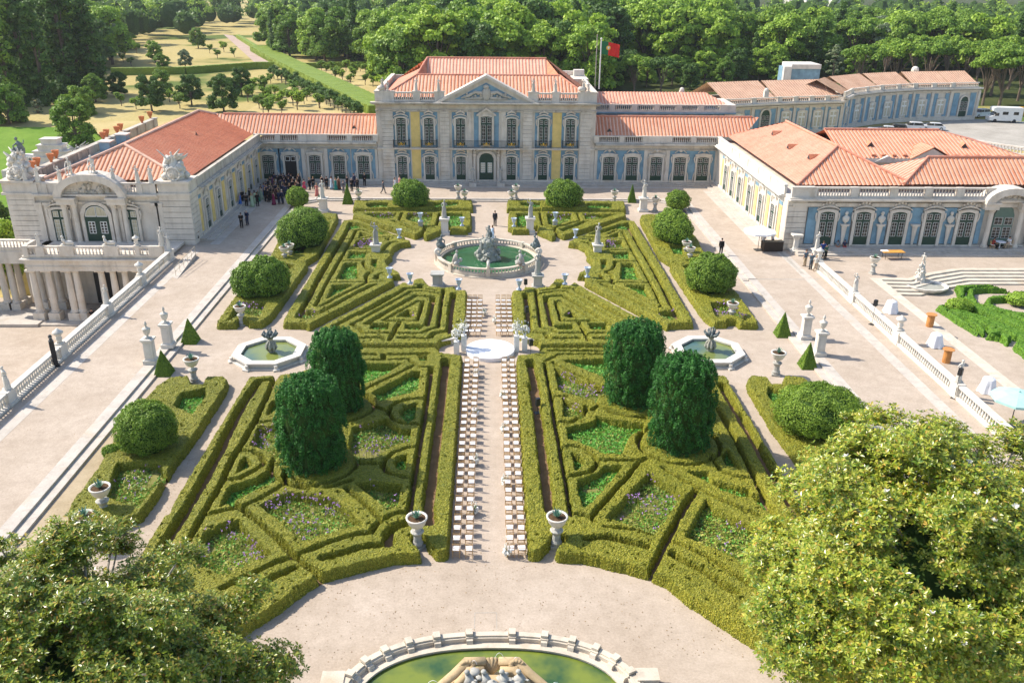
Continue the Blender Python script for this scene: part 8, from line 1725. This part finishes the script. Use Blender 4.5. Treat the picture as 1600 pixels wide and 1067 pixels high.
yew(0, 6.0, 'dark columnar yew in the left front quarter, nearer and broader one', 1); yew(1, 5.9, 'dark columnar yew in the left front quarter, farther one', 2); yew(2, 6.35, 'dark columnar yew in the right front quarter, nearer one', 3); yew(3, 6.1, 'dark columnar yew in the right front quarter, farther shaggy one', 4)
# ---- magnolias in the foreground
def magnolia(cx, cy, zc, rx, ry, rz_, nros, leaf, label, seed, extra=(), flowers=18, ll=.09):
    r = np.random.default_rng(seed); t = empty('magnolia_tree', (cx, cy, 0), 0, label, 'tree', 'magnolias in the foreground')
    blobs = [(0, 0, 0, 1.0)]
    for k in range(120): a = r.uniform(0, 6.28); e = r.uniform(-.55, 1.4); f_ = r.uniform(.55, 1.12); blobs.append((rx*f_*math.cos(a)*math.cos(e), ry*f_*math.sin(a)*math.cos(e), rz_*f_*math.sin(e), r.uniform(.09, .22)))
    blobs += list(extra); B = np.array(blobs); tot = sum(b[3]**2 for b in blobs[1:])
    C = []; N = []
    for (x, y, z, s) in blobs[1:]:
        m = int(nros*s*s/tot); d = r.normal(size=(m, 3)); d /= np.linalg.norm(d, axis=1)[:, None]; o = np.array([x/rx, y/ry, z/rz_+.35]); d = np.where((d @ o)[:, None] < -.25, -d, d)
        C.append(np.array([x, y, z])+d*r.uniform(.25, 1.25, (m, 1))*s*np.array([rx, ry, rz_])*1.05); N.append(d*.6+np.array([0, 0, .8])+o*.3)
    # thinner and denser patches through the crown
    C = np.concatenate(C)+np.array([0, 0, zc]); N = np.concatenate(N); N /= np.linalg.norm(N, axis=1)[:, None]
    # every rosette is a whorl of long leaves
    V = []; K = 7
    a1 = np.cross(N, r.normal(size=N.shape)); a1 /= np.linalg.norm(a1, axis=1)[:, None]; b1 = np.cross(N, a1)
    for k in range(K):
        th = 2*PI*k/K+r.uniform(-.3, .3, len(C)); up = r.uniform(.05, .75, len(C))[:, None]; dr = np.cos(th)[:, None]*a1+np.sin(th)[:, None]*b1; dr = dr*(1-up*.5)+N*up; dr /= np.linalg.norm(dr, axis=1)[:, None]
        sd_ = np.cross(dr, N); sd_ /= np.linalg.norm(sd_, axis=1)[:, None]+1e-9; sd_ = sd_+N*r.normal(size=(len(C), 1))*.35; L = ll*2*r.uniform(.7, 1.2, (len(C), 1)); w_ = L*.20
        c0 = C+dr*.02; V.append(np.stack([c0, c0+dr*L*.5-sd_*w_, c0+dr*L-N*L*.12, c0+dr*L*.5+sd_*w_], 1))
    V = np.concatenate(V).reshape(-1, 3); mb = MB(); mb.add(V, np.arange(len(V)).reshape(-1, 4), 0)
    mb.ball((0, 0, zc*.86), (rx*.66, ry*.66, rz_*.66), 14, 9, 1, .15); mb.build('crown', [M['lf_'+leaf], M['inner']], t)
    m2 = MB(); m2.tube([(0, 0, -.3), (.1, .1, zc*.5), (0, 0, zc)], [.42, .34, .2], 10)
    for k in range(1, len(blobs)):
        x, y, z, s = blobs[k]; p1 = np.array([x*.45, y*.45, zc+z*.3-.3]); m2.tube([(0, 0, zc*.55), p1, (x, y, zc+z)], [.12, .07, .03], 6)
        for q in range(4): d = r.normal(size=3); d /= np.linalg.norm(d); d[2] = abs(d[2]); m2.tube([(x, y, zc+z), np.array([x, y, zc+z])+d*s*np.array([rx, ry, rz_])*.55, np.array([x, y, zc+z])+d*s*np.array([rx, ry, rz_])*.98+(0, 0, .05)], [.025, .018, .008], 5)
    for q in range(60):
        i = r.integers(len(C)); d = N[i]; e_ = C[i]; st_ = e_-d*r.uniform(.8, 1.6); m2.tube([st_-(0, 0, .3), (st_+e_)/2+r.normal(size=3)*.08, e_+d*.15], [.028, .018, .008], 5)
    m2.build('trunk', M['bark_pale'], t)
    vis = np.argsort(-(C @ np.array([0, -.45, 1.0]))+r.random(len(C))*5)[:flowers*40:40]
    for i in vis:
        f = MB(); 
        for k in range(7):
            a = 2*PI*k/7; e = .5 if k % 2 else .9; d = np.array([math.cos(a)*math.cos(e), math.sin(a)*math.cos(e), math.sin(e)]); s_ = np.array([-math.sin(a), math.cos(a), 0]); f.add([(0, 0, 0), d*.09-s_*.06, d*.17, d*.09+s_*.06], [(0, 1, 2, 3)])
        f.ball((0, 0, .03), .025, 6, 5); o = f.build('flower', M['flower_white'], t); o.location = tuple(C[i]+N[i]*.08); o.rotation_euler = (r.uniform(-.5, .5), r.uniform(-.5, .5), 0)
pL = V_ = None
def ctr(px_, py_, z): return G(px_, py_, z)
q = ctr(128, 1020, 5.6); magnolia(q[0], q[1], 5.3, 5.9, 4.7, 3.6, 26000, 'magn', 'dark glossy magnolia with white blossoms in the lower left corner', 21, ((4.5, -.2, -.6, .24), (3.8, 1.8, .3, .18), (5.0, -2.0, -1.2, .22), (1.5, -3.6, .6, .26), (3.2, -3.4, .2, .24), (-.5, -4.0, .8, .26), (2.2, -2.2, 1.4, .24), (4.2, -3.6, -.8, .24)), 9)
q = ctr(1470, 868, 6.5); magnolia(q[0], q[1], 6.4, 6.6, 5.6, 4.6, 34000, 'magy', 'large sunlit yellow green magnolia with white blossoms in the lower right corner', 22, ((-6.4, -1.4, -1.4, .2), (-5.9, .6, -.7, .2), (-6.2, -3.0, -2.0, .2), (-1.4, 5.7, 2.2, .09), (-1.7, 5.9, 3.0, .07), (-.5, 5.4, 1.2, .14), (-4.4, 4.2, .6, .15), (2.8, 4.6, 1.6, .22), (1.2, 4.4, 1.8, .22), (-5.2, -1.5, -1.0, .28), (-2.2, 4.0, 1.3, .2), (5.5, 3.8, 1.0, .25), (-2.2, -4.4, -.4, .26), (-.6, -4.8, .2, .26), (-3.6, -3.6, -.6, .24), (1.2, -4.4, .8, .25), (-4.6, -2.6, -1.6, .24)), 18, ll=.10)

# ================================================================== woodland, orchard and park behind the palace
TL = []
def pin(px_, py_, poly):
    P = np.array(poly, float); return bool(inside(np.array([px_]), np.array([py_]), P)[0])
orch = [(340, 48), (372, 50), (440, 96), (500, 103), (592, 106), (592, 215), (150, 215), (150, 175), (180, 152), (172, 118), (185, 76), (250, 68), (300, 62)]
lawn = [(-40, 190), (70, 176), (150, 200), (160, 240), (80, 275), (-40, 290)]
court = [(1300, 150), (1640, 150), (1660, 290), (1300, 290)]
sheet('dry_orchard_grass', [gx(140, 200), gx(178, 76), gx(260, 64), gx(360, 50), gx(420, 62), gx(600, 104), gx(600, 196), gx(500, 200), (-50, 128)], -.03, M['drygrass'])
mb = MB(); mb.add([(*gx(a, b), .03) for a, b in ((349, 54), (364, 56), (392, 74), (431, 104), (405, 105), (378, 80))], [(0, 5, 2, 1), (5, 4, 3, 2)]); structure(mb.build('garden_road', M['pinkroad']))
mb = MB(); ly = [101, 122, 130, 140, 155, 168]; lz = [-6.55*(1-max(0, (y-120)/50)) for y in ly]; mb.add([(x, y, z+.05) for y, z in zip(ly, lz) for x in (-150, -51)], [(2*i, 2*i+1, 2*i+3, 2*i+2) for i in range(5)]); structure(mb.build('lawn', M['lawn']))
mb = MB(); P_ = [gx(a, b) for a, b in ((205, 640), (255, 590), (262, 600), (190, 690), (150, 745), (100, 800), (60, 830), (90, 800), (215, 610))]; mb.prism([(-24.4, 34), (-21.2, 34), (-19.6, 45), (-18.9, 53), (-20.4, 56), (-24.4, 52)], -.01, .006, cap0=False); structure(mb.build('dusty_strip', M['dust']))
for i, (x, y, s_, lf) in enumerate(((-58, 80, .6, 'bright'), (-60, 90, .75, 'broad'), (-57, 98, .6, 'bright'), (-66, 84, .7, 'broad'), (-62, 104, .7, 'dark'))): TL.append((x, y, s_, lf, i))
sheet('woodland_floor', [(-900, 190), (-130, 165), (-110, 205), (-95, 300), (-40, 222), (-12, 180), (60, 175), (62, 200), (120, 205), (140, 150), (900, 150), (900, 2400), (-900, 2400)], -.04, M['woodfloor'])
def strip_hedge(pts, w_, h, label, mat='box_green', cell=.45):
    P = [np.array(gx(a, b)) for a, b in pts]; mb = MB(); r = np.random.default_rng(3)
    for a, b in zip(P, P[1:]):
        L = np.linalg.norm(b-a); n = max(2, int(L/cell)); d = (b-a)/L; s = np.array([-d[1], d[0]]); prof = [(-.5, 0), (-.5, .55), (-.48, .98), (-.2, 1.0), (.2, 1.0), (.48, .98), (.5, .55), (.5, 0)]; v = []
        for i in range(n+1):
            for (u, z) in prof: q = a+d*L*i/n+s*u*w_*(1+r.uniform(-.05, .05)); v.append((q[0], q[1], z*h*(1+r.uniform(-.04, .04))))
        k = len(prof); mb.add(v, [(i*k+j, i*k+j+1, (i+1)*k+j+1, (i+1)*k+j) for i in range(n) for j in range(k-1)]+[tuple(range(k))[::-1], tuple(n*k+j for j in range(k))])
    o = mb.build('clipped_hedge', M[mat]); return tag(o, label, 'hedge', 'long hedges of the park')
strip_hedge(((405, 80), (455, 107), (520, 139), (600, 179)), 6.5, 1.9, 'broad flat topped hedge running down to the palace')
strip_hedge(((372, 60), (404, 80), (432, 96)), 1.6, 1.5, 'narrow hedge along the garden road'); strip_hedge(((175, 118), (290, 116), (400, 108), (428, 108)), 1.6, 2.0, 'low hedge line crossing the dry grass'); strip_hedge(((450, 108), (590, 104)), 1.4, 1.6, 'hedge line at the foot of the wood')
# orchard trees placed one by one
small = [(423, 131), (414, 147), (430, 152), (462, 150), (416, 160), (442, 160), (475, 163), (412, 178), (424, 171), (441, 180), (458, 165), (465, 172), (480, 158), (500, 170), (499, 169), (420, 182), (405, 170), (437, 168), (520, 112), (530, 120), (541, 112), (555, 118), (563, 112), (553, 124), (572, 118), (580, 124), (583, 136), (571, 133), (548, 133), (535, 127), (502, 110), (510, 116), (213, 171), (190, 166), (281, 170), (265, 160), (262, 152), (388, 160), (396, 145), (196, 92), (205, 104), (193, 98), (340, 92), (366, 90), (350, 82), (328, 84), (214, 84), (395, 155), (590, 128), (524, 126)]
for i, (a, b) in enumerate(small):
    p = gx(a, b); tree('small', ['broad', 'ball', 'bright'][i % 3], (*p, 0), rng.uniform(.8, 1.2), 'small round orchard tree in the dry grass, %s from the left' % ordn(1+sum(1 for q in small if q[0] < a or (q[0] == a and q[1] < b))), 'orchard trees', i % 2)
for i in range(22):
    t_ = i/21; a = 428+t_*(560-428); b = 124+t_*(188-124); p = gx(a, b); tree('small', 'dark', (*p, 0), rng.uniform(.9, 1.2), 'dark bushy tree in the row beside the broad hedge, %s from the far end' % ordn(i+1), 'row of trees along the broad hedge', i % 2)
mids = [(187, 150, .45, 'broad', 'dark'), (238, 175, .62, 'broad', 'dark'), (255, 150, .5, 'broad', 'broad'), (300, 165, .55, 'broad', 'dark'), (350, 175, .62, 'broad', 'dark'), (378, 150, .55, 'broad', 'dark'), (290, 105, .42, 'broad', 'grey'), (243, 98, .55, 'broad', 'bright'), (205, 78, .5, 'broad', 'broad'), (310, 76, .62, 'broad', 'broad'), (255, 115, .45, 'broad', 'broad'), (132, 192, .62, 'broad', 'broad'), (122, 228, .72, 'broad', 'broad'), (18, 205, .75, 'broad', 'broad'), (62, 190, .4, 'wispy', 'grey'), (150, 170, .35, 'small', 'bright'), (40, 178, .55, 'broad', 'dark'), (95, 172, .5, 'broad', 'dark'), (150, 160, .5, 'broad', 'broad'), (5, 172, .6, 'broad', 'dark')]
for i, (a, b, s, k, lf) in enumerate(mids): zz_ = -1.6 if a < 155 and b > 160 else 0; p = gx(a, b, zz_); tree(k, lf, (*p, zz_), s, '%s rounded tree on the slope left of the palace, %s from the left' % ({'dark': 'dark green', 'broad': 'mid green', 'bright': 'light green', 'grey': 'silvery grey'}[lf], ordn(1+sum(1 for q in mids if (q[0], q[1]) < (a, b)))), 'trees on the slope left of the palace', i % 2)
for x, y, s_, lf, i in TL: tree('broad', lf, (x, y, -6.5), s_, 'leafy tree left of the pavilion in the lower court, %s one' % ordn(i+1), 'trees left of the pavilion', i % 2)
# tall poplars at the left edge
for i, (a, b, s) in enumerate(((20, 168, 1.0), (48, 165, 1.05), (72, 166, .95), (8, 150, 1.15), (95, 150, 1.1), (112, 152, 1.25), (128, 148, 1.0), (150, 150, .95), (60, 140, 1.2), (-15, 170, 1.1), (35, 130, 1.25), (158, 152, .8))): p = gx(a, b); tree('poplar', 'dark' if i % 3 else 'broad', (*p, 0), s, 'tall slender poplar at the left edge, %s from the left' % ordn(1+sorted([20, 48, 72, 8, 95, 112, 128, 150, 60, -15, 35, 158]).index(a)), 'tall poplars at the left edge', i % 2)
named = [(955, 84, .95, 'cypress', 'dark', 'dark slim cypress right of the flag'), (1098, 118, 1.0, 'cypress', 'dark', 'dark cypress behind the right gallery'), (1085, 117, .85, 'cypress', 'dark', 'shorter cypress behind the right gallery'), (1175, 122, .9, 'cypress', 'dark', 'dark cypress left of the blue stair tower'), (1110, 122, .8, 'cypress', 'dark', 'narrow cypress near the service wing'), (1340, 118, .9, 'cypress', 'dark', 'dark cypress behind the brown roof'), (990, 150, .8, 'pine', 'broad', 'spreading cedar just behind the right gallery'), (1032, 150, .75, 'pine', 'dark', 'second spreading cedar behind the right gallery'), (1300, 128, .85, 'wispy', 'grey', 'silvery feathery tree right of the blue stair tower'), (1208, 120, .85, 'wispy', 'grey', 'silvery feathery tree left of the blue stair tower'), (1272, 122, .95, 'cypress', 'dark', 'dark cypress touching the stair tower'), (1596, 70, .8, 'broad', 'autumn', 'orange autumn tree at the right edge'), (272, 40, 1.0, 'cypress', 'dark', 'tall cypress at the far left of the wood'), (300, 44, .9, 'cypress', 'dark', 'second tall cypress of the far left wood')]
for a, b, s, k, lf, lb in named: p = gx(a, b); tree(k, lf, (*p, 0), s, lb, 'single trees around the wood', 0)
for i, (a, b, s_) in enumerate(((960, 138, .55), (985, 128, .7), (1010, 136, .6), (1050, 134, .65), (1078, 140, .55), (1100, 132, .7), (1128, 134, .6), (1150, 128, .75), (1185, 126, .7), (1215, 128, .6), (1300, 124, .7), (1330, 126, .6), (1360, 120, .7), (1250, 118, .8), (940, 128, .6))): p = gx(a, b); tree('broad', ['broad', 'dark', 'bright'][i % 3], (*p, 0), s_, 'bushy tree close behind the right galleries, %s from the left' % ordn(1+sorted([960, 985, 1010, 1050, 1078, 1100, 1128, 1150, 1185, 1215, 1300, 1330, 1360, 1250, 940]).index(a)), 'bushy trees behind the right galleries', i % 3)
pines = [(1340, 150), (1395, 148), (1445, 145), (1500, 146), (1548, 150), (1590, 158), (1380, 128), (1425, 126), (1475, 128), (1525, 132), (1575, 140), (1560, 168), (1535, 165), (1620, 165)]
for i, (a, b) in enumerate(pines): p = gx(a, b); tree('pine', 'broad', (p[0], p[1], 0), rng.uniform(.95, 1.15), 'umbrella pine with bare forked trunk behind the curved wing, %s from the left' % ordn(1+sum(1 for q in pines if q < (a, b))), 'umbrella pines behind the curved wing', i % 2)
# the wood: trees one by one up to the limit, the rest as one mass
cand = []; r = np.random.default_rng(77); y = 158.0
while y < 640:
    st = 8.5+max(0, (y-200))*.028; x = -(.66*y+30)
    while x < .72*y+40:
        xx, yy = x+r.uniform(-.35, .35)*st, y+r.uniform(-.4, .4)*st; a, b = PX((xx, yy, 0)); x += st
        if not (-70 < a < 1670) or b > 156: continue
        if pin(a, b, orch) or pin(a, b, lawn) or pin(a, b, court) or (a < 600 and yy < 168): continue
        if 590 < a < 945 and yy < 168: continue
        if 936 < a < 1640 and b > 121: continue
        if a < 175 and b > 120: continue
        if 338 < a < 420 and 44 < b < 112: continue
        cand.append((xx, yy, a, b))
    y += st*.9
cand.sort(key=lambda q: q[1]); WL = {'broad': 'leafy tree in the wood behind the palace', 'bright': 'light yellow green leafy tree in the wood behind the palace', 'dark': 'dark leafy tree in the wood behind the palace', 'grey': 'pale grey green tree in the wood behind the palace'}
near_, far_ = cand[:285], cand[285:]
for i, (x, y, a, b) in enumerate(near_):
    f = r.random(); kind = 'broad'; lf = 'bright' if (640 < a < 1130 and f < .6) or f < .2 else ('broad' if f < .75 else 'dark')
    if f > .93: kind, lf = 'cypress', 'dark'
    elif f > .88: kind, lf = 'wispy', 'grey'
    elif a > 1150 and f > .45: kind, lf = 'pine', 'broad'
    lb = {'cypress': 'dark slim cypress standing among the leafy wood', 'wispy': 'pale feathery tree standing among the leafy wood', 'pine': 'umbrella pine of the wood on the right'}.get(kind, WL[lf])
    tree(kind, lf, (x, y, 0), r.uniform(1.05, 1.5) if 640 > a or a > 1130 else r.uniform(1.3, 1.75), lb, 'wood: '+lb, i % 3 if kind == 'broad' else i % 2)
fm = MB(); 
for (x, y, a, b) in far_:
    n = 6; s = r.uniform(3.8, 6.4); zc = r.uniform(6, 11); cs = np.column_stack([x+r.normal(size=n)*s*.5, y+r.normal(size=n)*s*.5, zc+r.uniform(-2.5, 2.5, n)]); rs = r.uniform(.35, .62, n)*s; V, F = clumps(cs, rs, [46]*n, .62, r); k = r.integers(3); fm.add(V, F, k)
    fm.ball((x, y, zc-1), (s*.8, s*.8, zc*.55), 7, 5, 3, .1)
if far_: tag(fm.build('distant_wood', [M['lf_broad'], M['lf_bright'], M['lf_dark'], M['inner']]), 'distant wood stretching to the top of the picture', 'wood', None, 'stuff')
# far houses peeping through
for i, (a, b, w_, h) in enumerate(((1270, 14, 16, 14), (1310, 10, 18, 16), (1240, 6, 14, 13))):
    p = gx(a, b+14); t = empty('distant_house', (*p, 0), R(10*i), 'pale distant house with orange roof above the trees, %s from the left' % ordn([2, 3, 1][i]), 'house', 'distant houses'); mb = MB(); mb.box((0, 0, 0), (w_, 10, h)); mb.build('wall', M['white_stone'], t); mb = MB(); mb.prism([(-w_/2-.5, -5.5), (w_/2+.5, -5.5), (w_/2+.5, 5.5), (-w_/2-.5, 5.5)], h, h+.3); mb.box((0, 0, h+.3), (w_+1, 11, 2.5), top=(.6, .05)); mb.build('roof', M['tile'], t)
    mb = MB()
    for k in range(4): mb.box((-w_*.36+k*w_*.24, -5.03, h-3.2), (1.2, .1, 1.6))
    mb.build('window_row', M['glass'], t)
# hedges of the sunken garden
K = lambda *p: T(1400, 400, 1337/200.0, p)
gp = [dict(o=K((625, 298), (960, 292), (1337, 345), (1500, 370), (1500, 405), (1337, 362), (1180, 335), (960, 330), (830, 340), (820, 400), (860, 470), (1000, 520), (1337, 625), (1500, 690), (1500, 830), (1337, 735), (1000, 600), (610, 470), (608, 455), (660, 410), (655, 360)), b=[K((735, 330), (760, 340), (745, 400), (720, 410))], l='bright green scroll hedge of the sunken garden, upper one', g=[(((700, 420), (860, 490), (1100, 580), (1337, 670), (1500, 730)), .3), (((740, 330), (960, 310), (1200, 330), (1500, 385)), .18)]),
      dict(o=K((430, 505), (530, 492), (640, 525), (800, 580), (1000, 640), (1337, 780), (1500, 850), (1500, 1150), (1337, 985), (1100, 830), (880, 850) if False else (900, 800), (600, 620)), b=[K((510, 512), (560, 518), (555, 545)), K((1020, 800), (1100, 795), (1110, 830)), K((1150, 900), (1230, 880), (1260, 940))], l='bright green wedge hedge of the sunken garden, lower one', g=[(((560, 560), (700, 610), (900, 690), (1100, 760), (1337, 870)), .3), (((640, 590), (820, 720), (1000, 860), (1150, 950)), .28), (((900, 690), (960, 760), (940, 800)), .25), (((1250, 830), (1200, 900)), .5)]),
      dict(o=K((945, 430), (1000, 405), (1150, 398), (1500, 415), (1500, 450), (1150, 430), (1010, 440), (1005, 500), (1100, 540), (1337, 585), (1500, 600), (1500, 640), (1260, 610), (1080, 575), (945, 520)), b=[], l='bright green oval hedge scroll inside the sunken garden')]
for d in gp:
    P = np.array([G(x, y, .15)[:2] for x, y in d['o']]); B_ = [np.array([G(x, y, .15)[:2] for x, y in b]) for b in d['b']]
    gaps_ = [(np.array([G(x, y, .15)[:2] for x, y in K(*g)]), w_) for g, w_ in d.get('g', [])]
    for o in hedge_mass(empty('box_hedge_scroll', (0, 0, 0), 0, d['l'], 'box hedge', 'hedges of the sunken garden'), P, gaps_, B_, .10, .58, 'box_sunk', z0=-.45): pass
for a, b, s in ((1593, 477, 1.0), (1497, 487, .9)): p = G(a, b, -.45); mound((p[0], p[1], -.45), 1.3*s, 1.1*s, 1.2, 'small rounded bush of the sunken garden, %s one' % ('right' if a > 1550 else 'left'), 'bright', seed=int(a), n=2500, base=.0)
# small traces of use on the gravel
mb = MB(); a, b = G(742, 957, 0), G(776, 957, 0)
for x in (a[0], b[0]): mb.box((x, a[1]-.55, 0), (.03, 1.1, .004))
mb.box(((a[0]+b[0])/2, a[1], 0), (b[0]-a[0], .035, .005)); structure(mb.build('drain_cover', M['road']))
mb = MB(); n = 5200; Q = []
for (x0, x1, y0, y1, k) in ((-24, -19.2, 34, 56, 600), (18.8, 21.5, 36, 58, 500), (-18.9, -16.5, 30, 54, 500), (-17, 17, 29, 37, 1500), (-24, 24, 56, 64, 500), (-24, 24, 76, 108, 700), (-32, -26, 30, 110, 500), (26, 32, 30, 110, 400)):
    Q.append(np.column_stack([rng.uniform(x0, x1, k), rng.uniform(y0, y1, k), np.where(abs(rng.uniform(x0, x1, k)*0+(x0+x1)/2) > 25.9, ZT, 0)+.012*np.ones(k)]))
V, F = leaf_quads(np.concatenate(Q), .035, 2.5); mb.add(V, F); tag(mb.build('fallen_leaves', [leafmat('dry_fallen_leaves', [(.20, .11, .04), (.32, .20, .08), (.12, .10, .04)], trans=0)]), 'dry leaves scattered on the gravel along the hedges', 'leaf litter', None, 'stuff')
# ================================================================== thin summer haze over the whole place
mb = MB(); mb.box((0, 2450, -8.2), (6400, 5300, 47)); hz = mb.build('haze', []) if False else mb.build('haze', [bpy.data.materials.new('thin_haze')])
m_ = hz.data.materials[0]; m_.use_nodes = True; nt_ = m_.node_tree; nt_.nodes.remove(nt_.nodes['Principled BSDF']); pv = nt_.nodes.new('ShaderNodeVolumePrincipled'); pv.inputs['Color'].default_value = (.92, .95, 1, 1); pv.inputs['Density'].default_value = 0.00010; pv.inputs['Anisotropy'].default_value = .3
nt_.links.new(pv.outputs[0], nt_.nodes['Material Output'].inputs['Volume']); hz['kind'] = 'stuff'; tag(hz, 'thin pale summer haze over the far wood', 'haze')
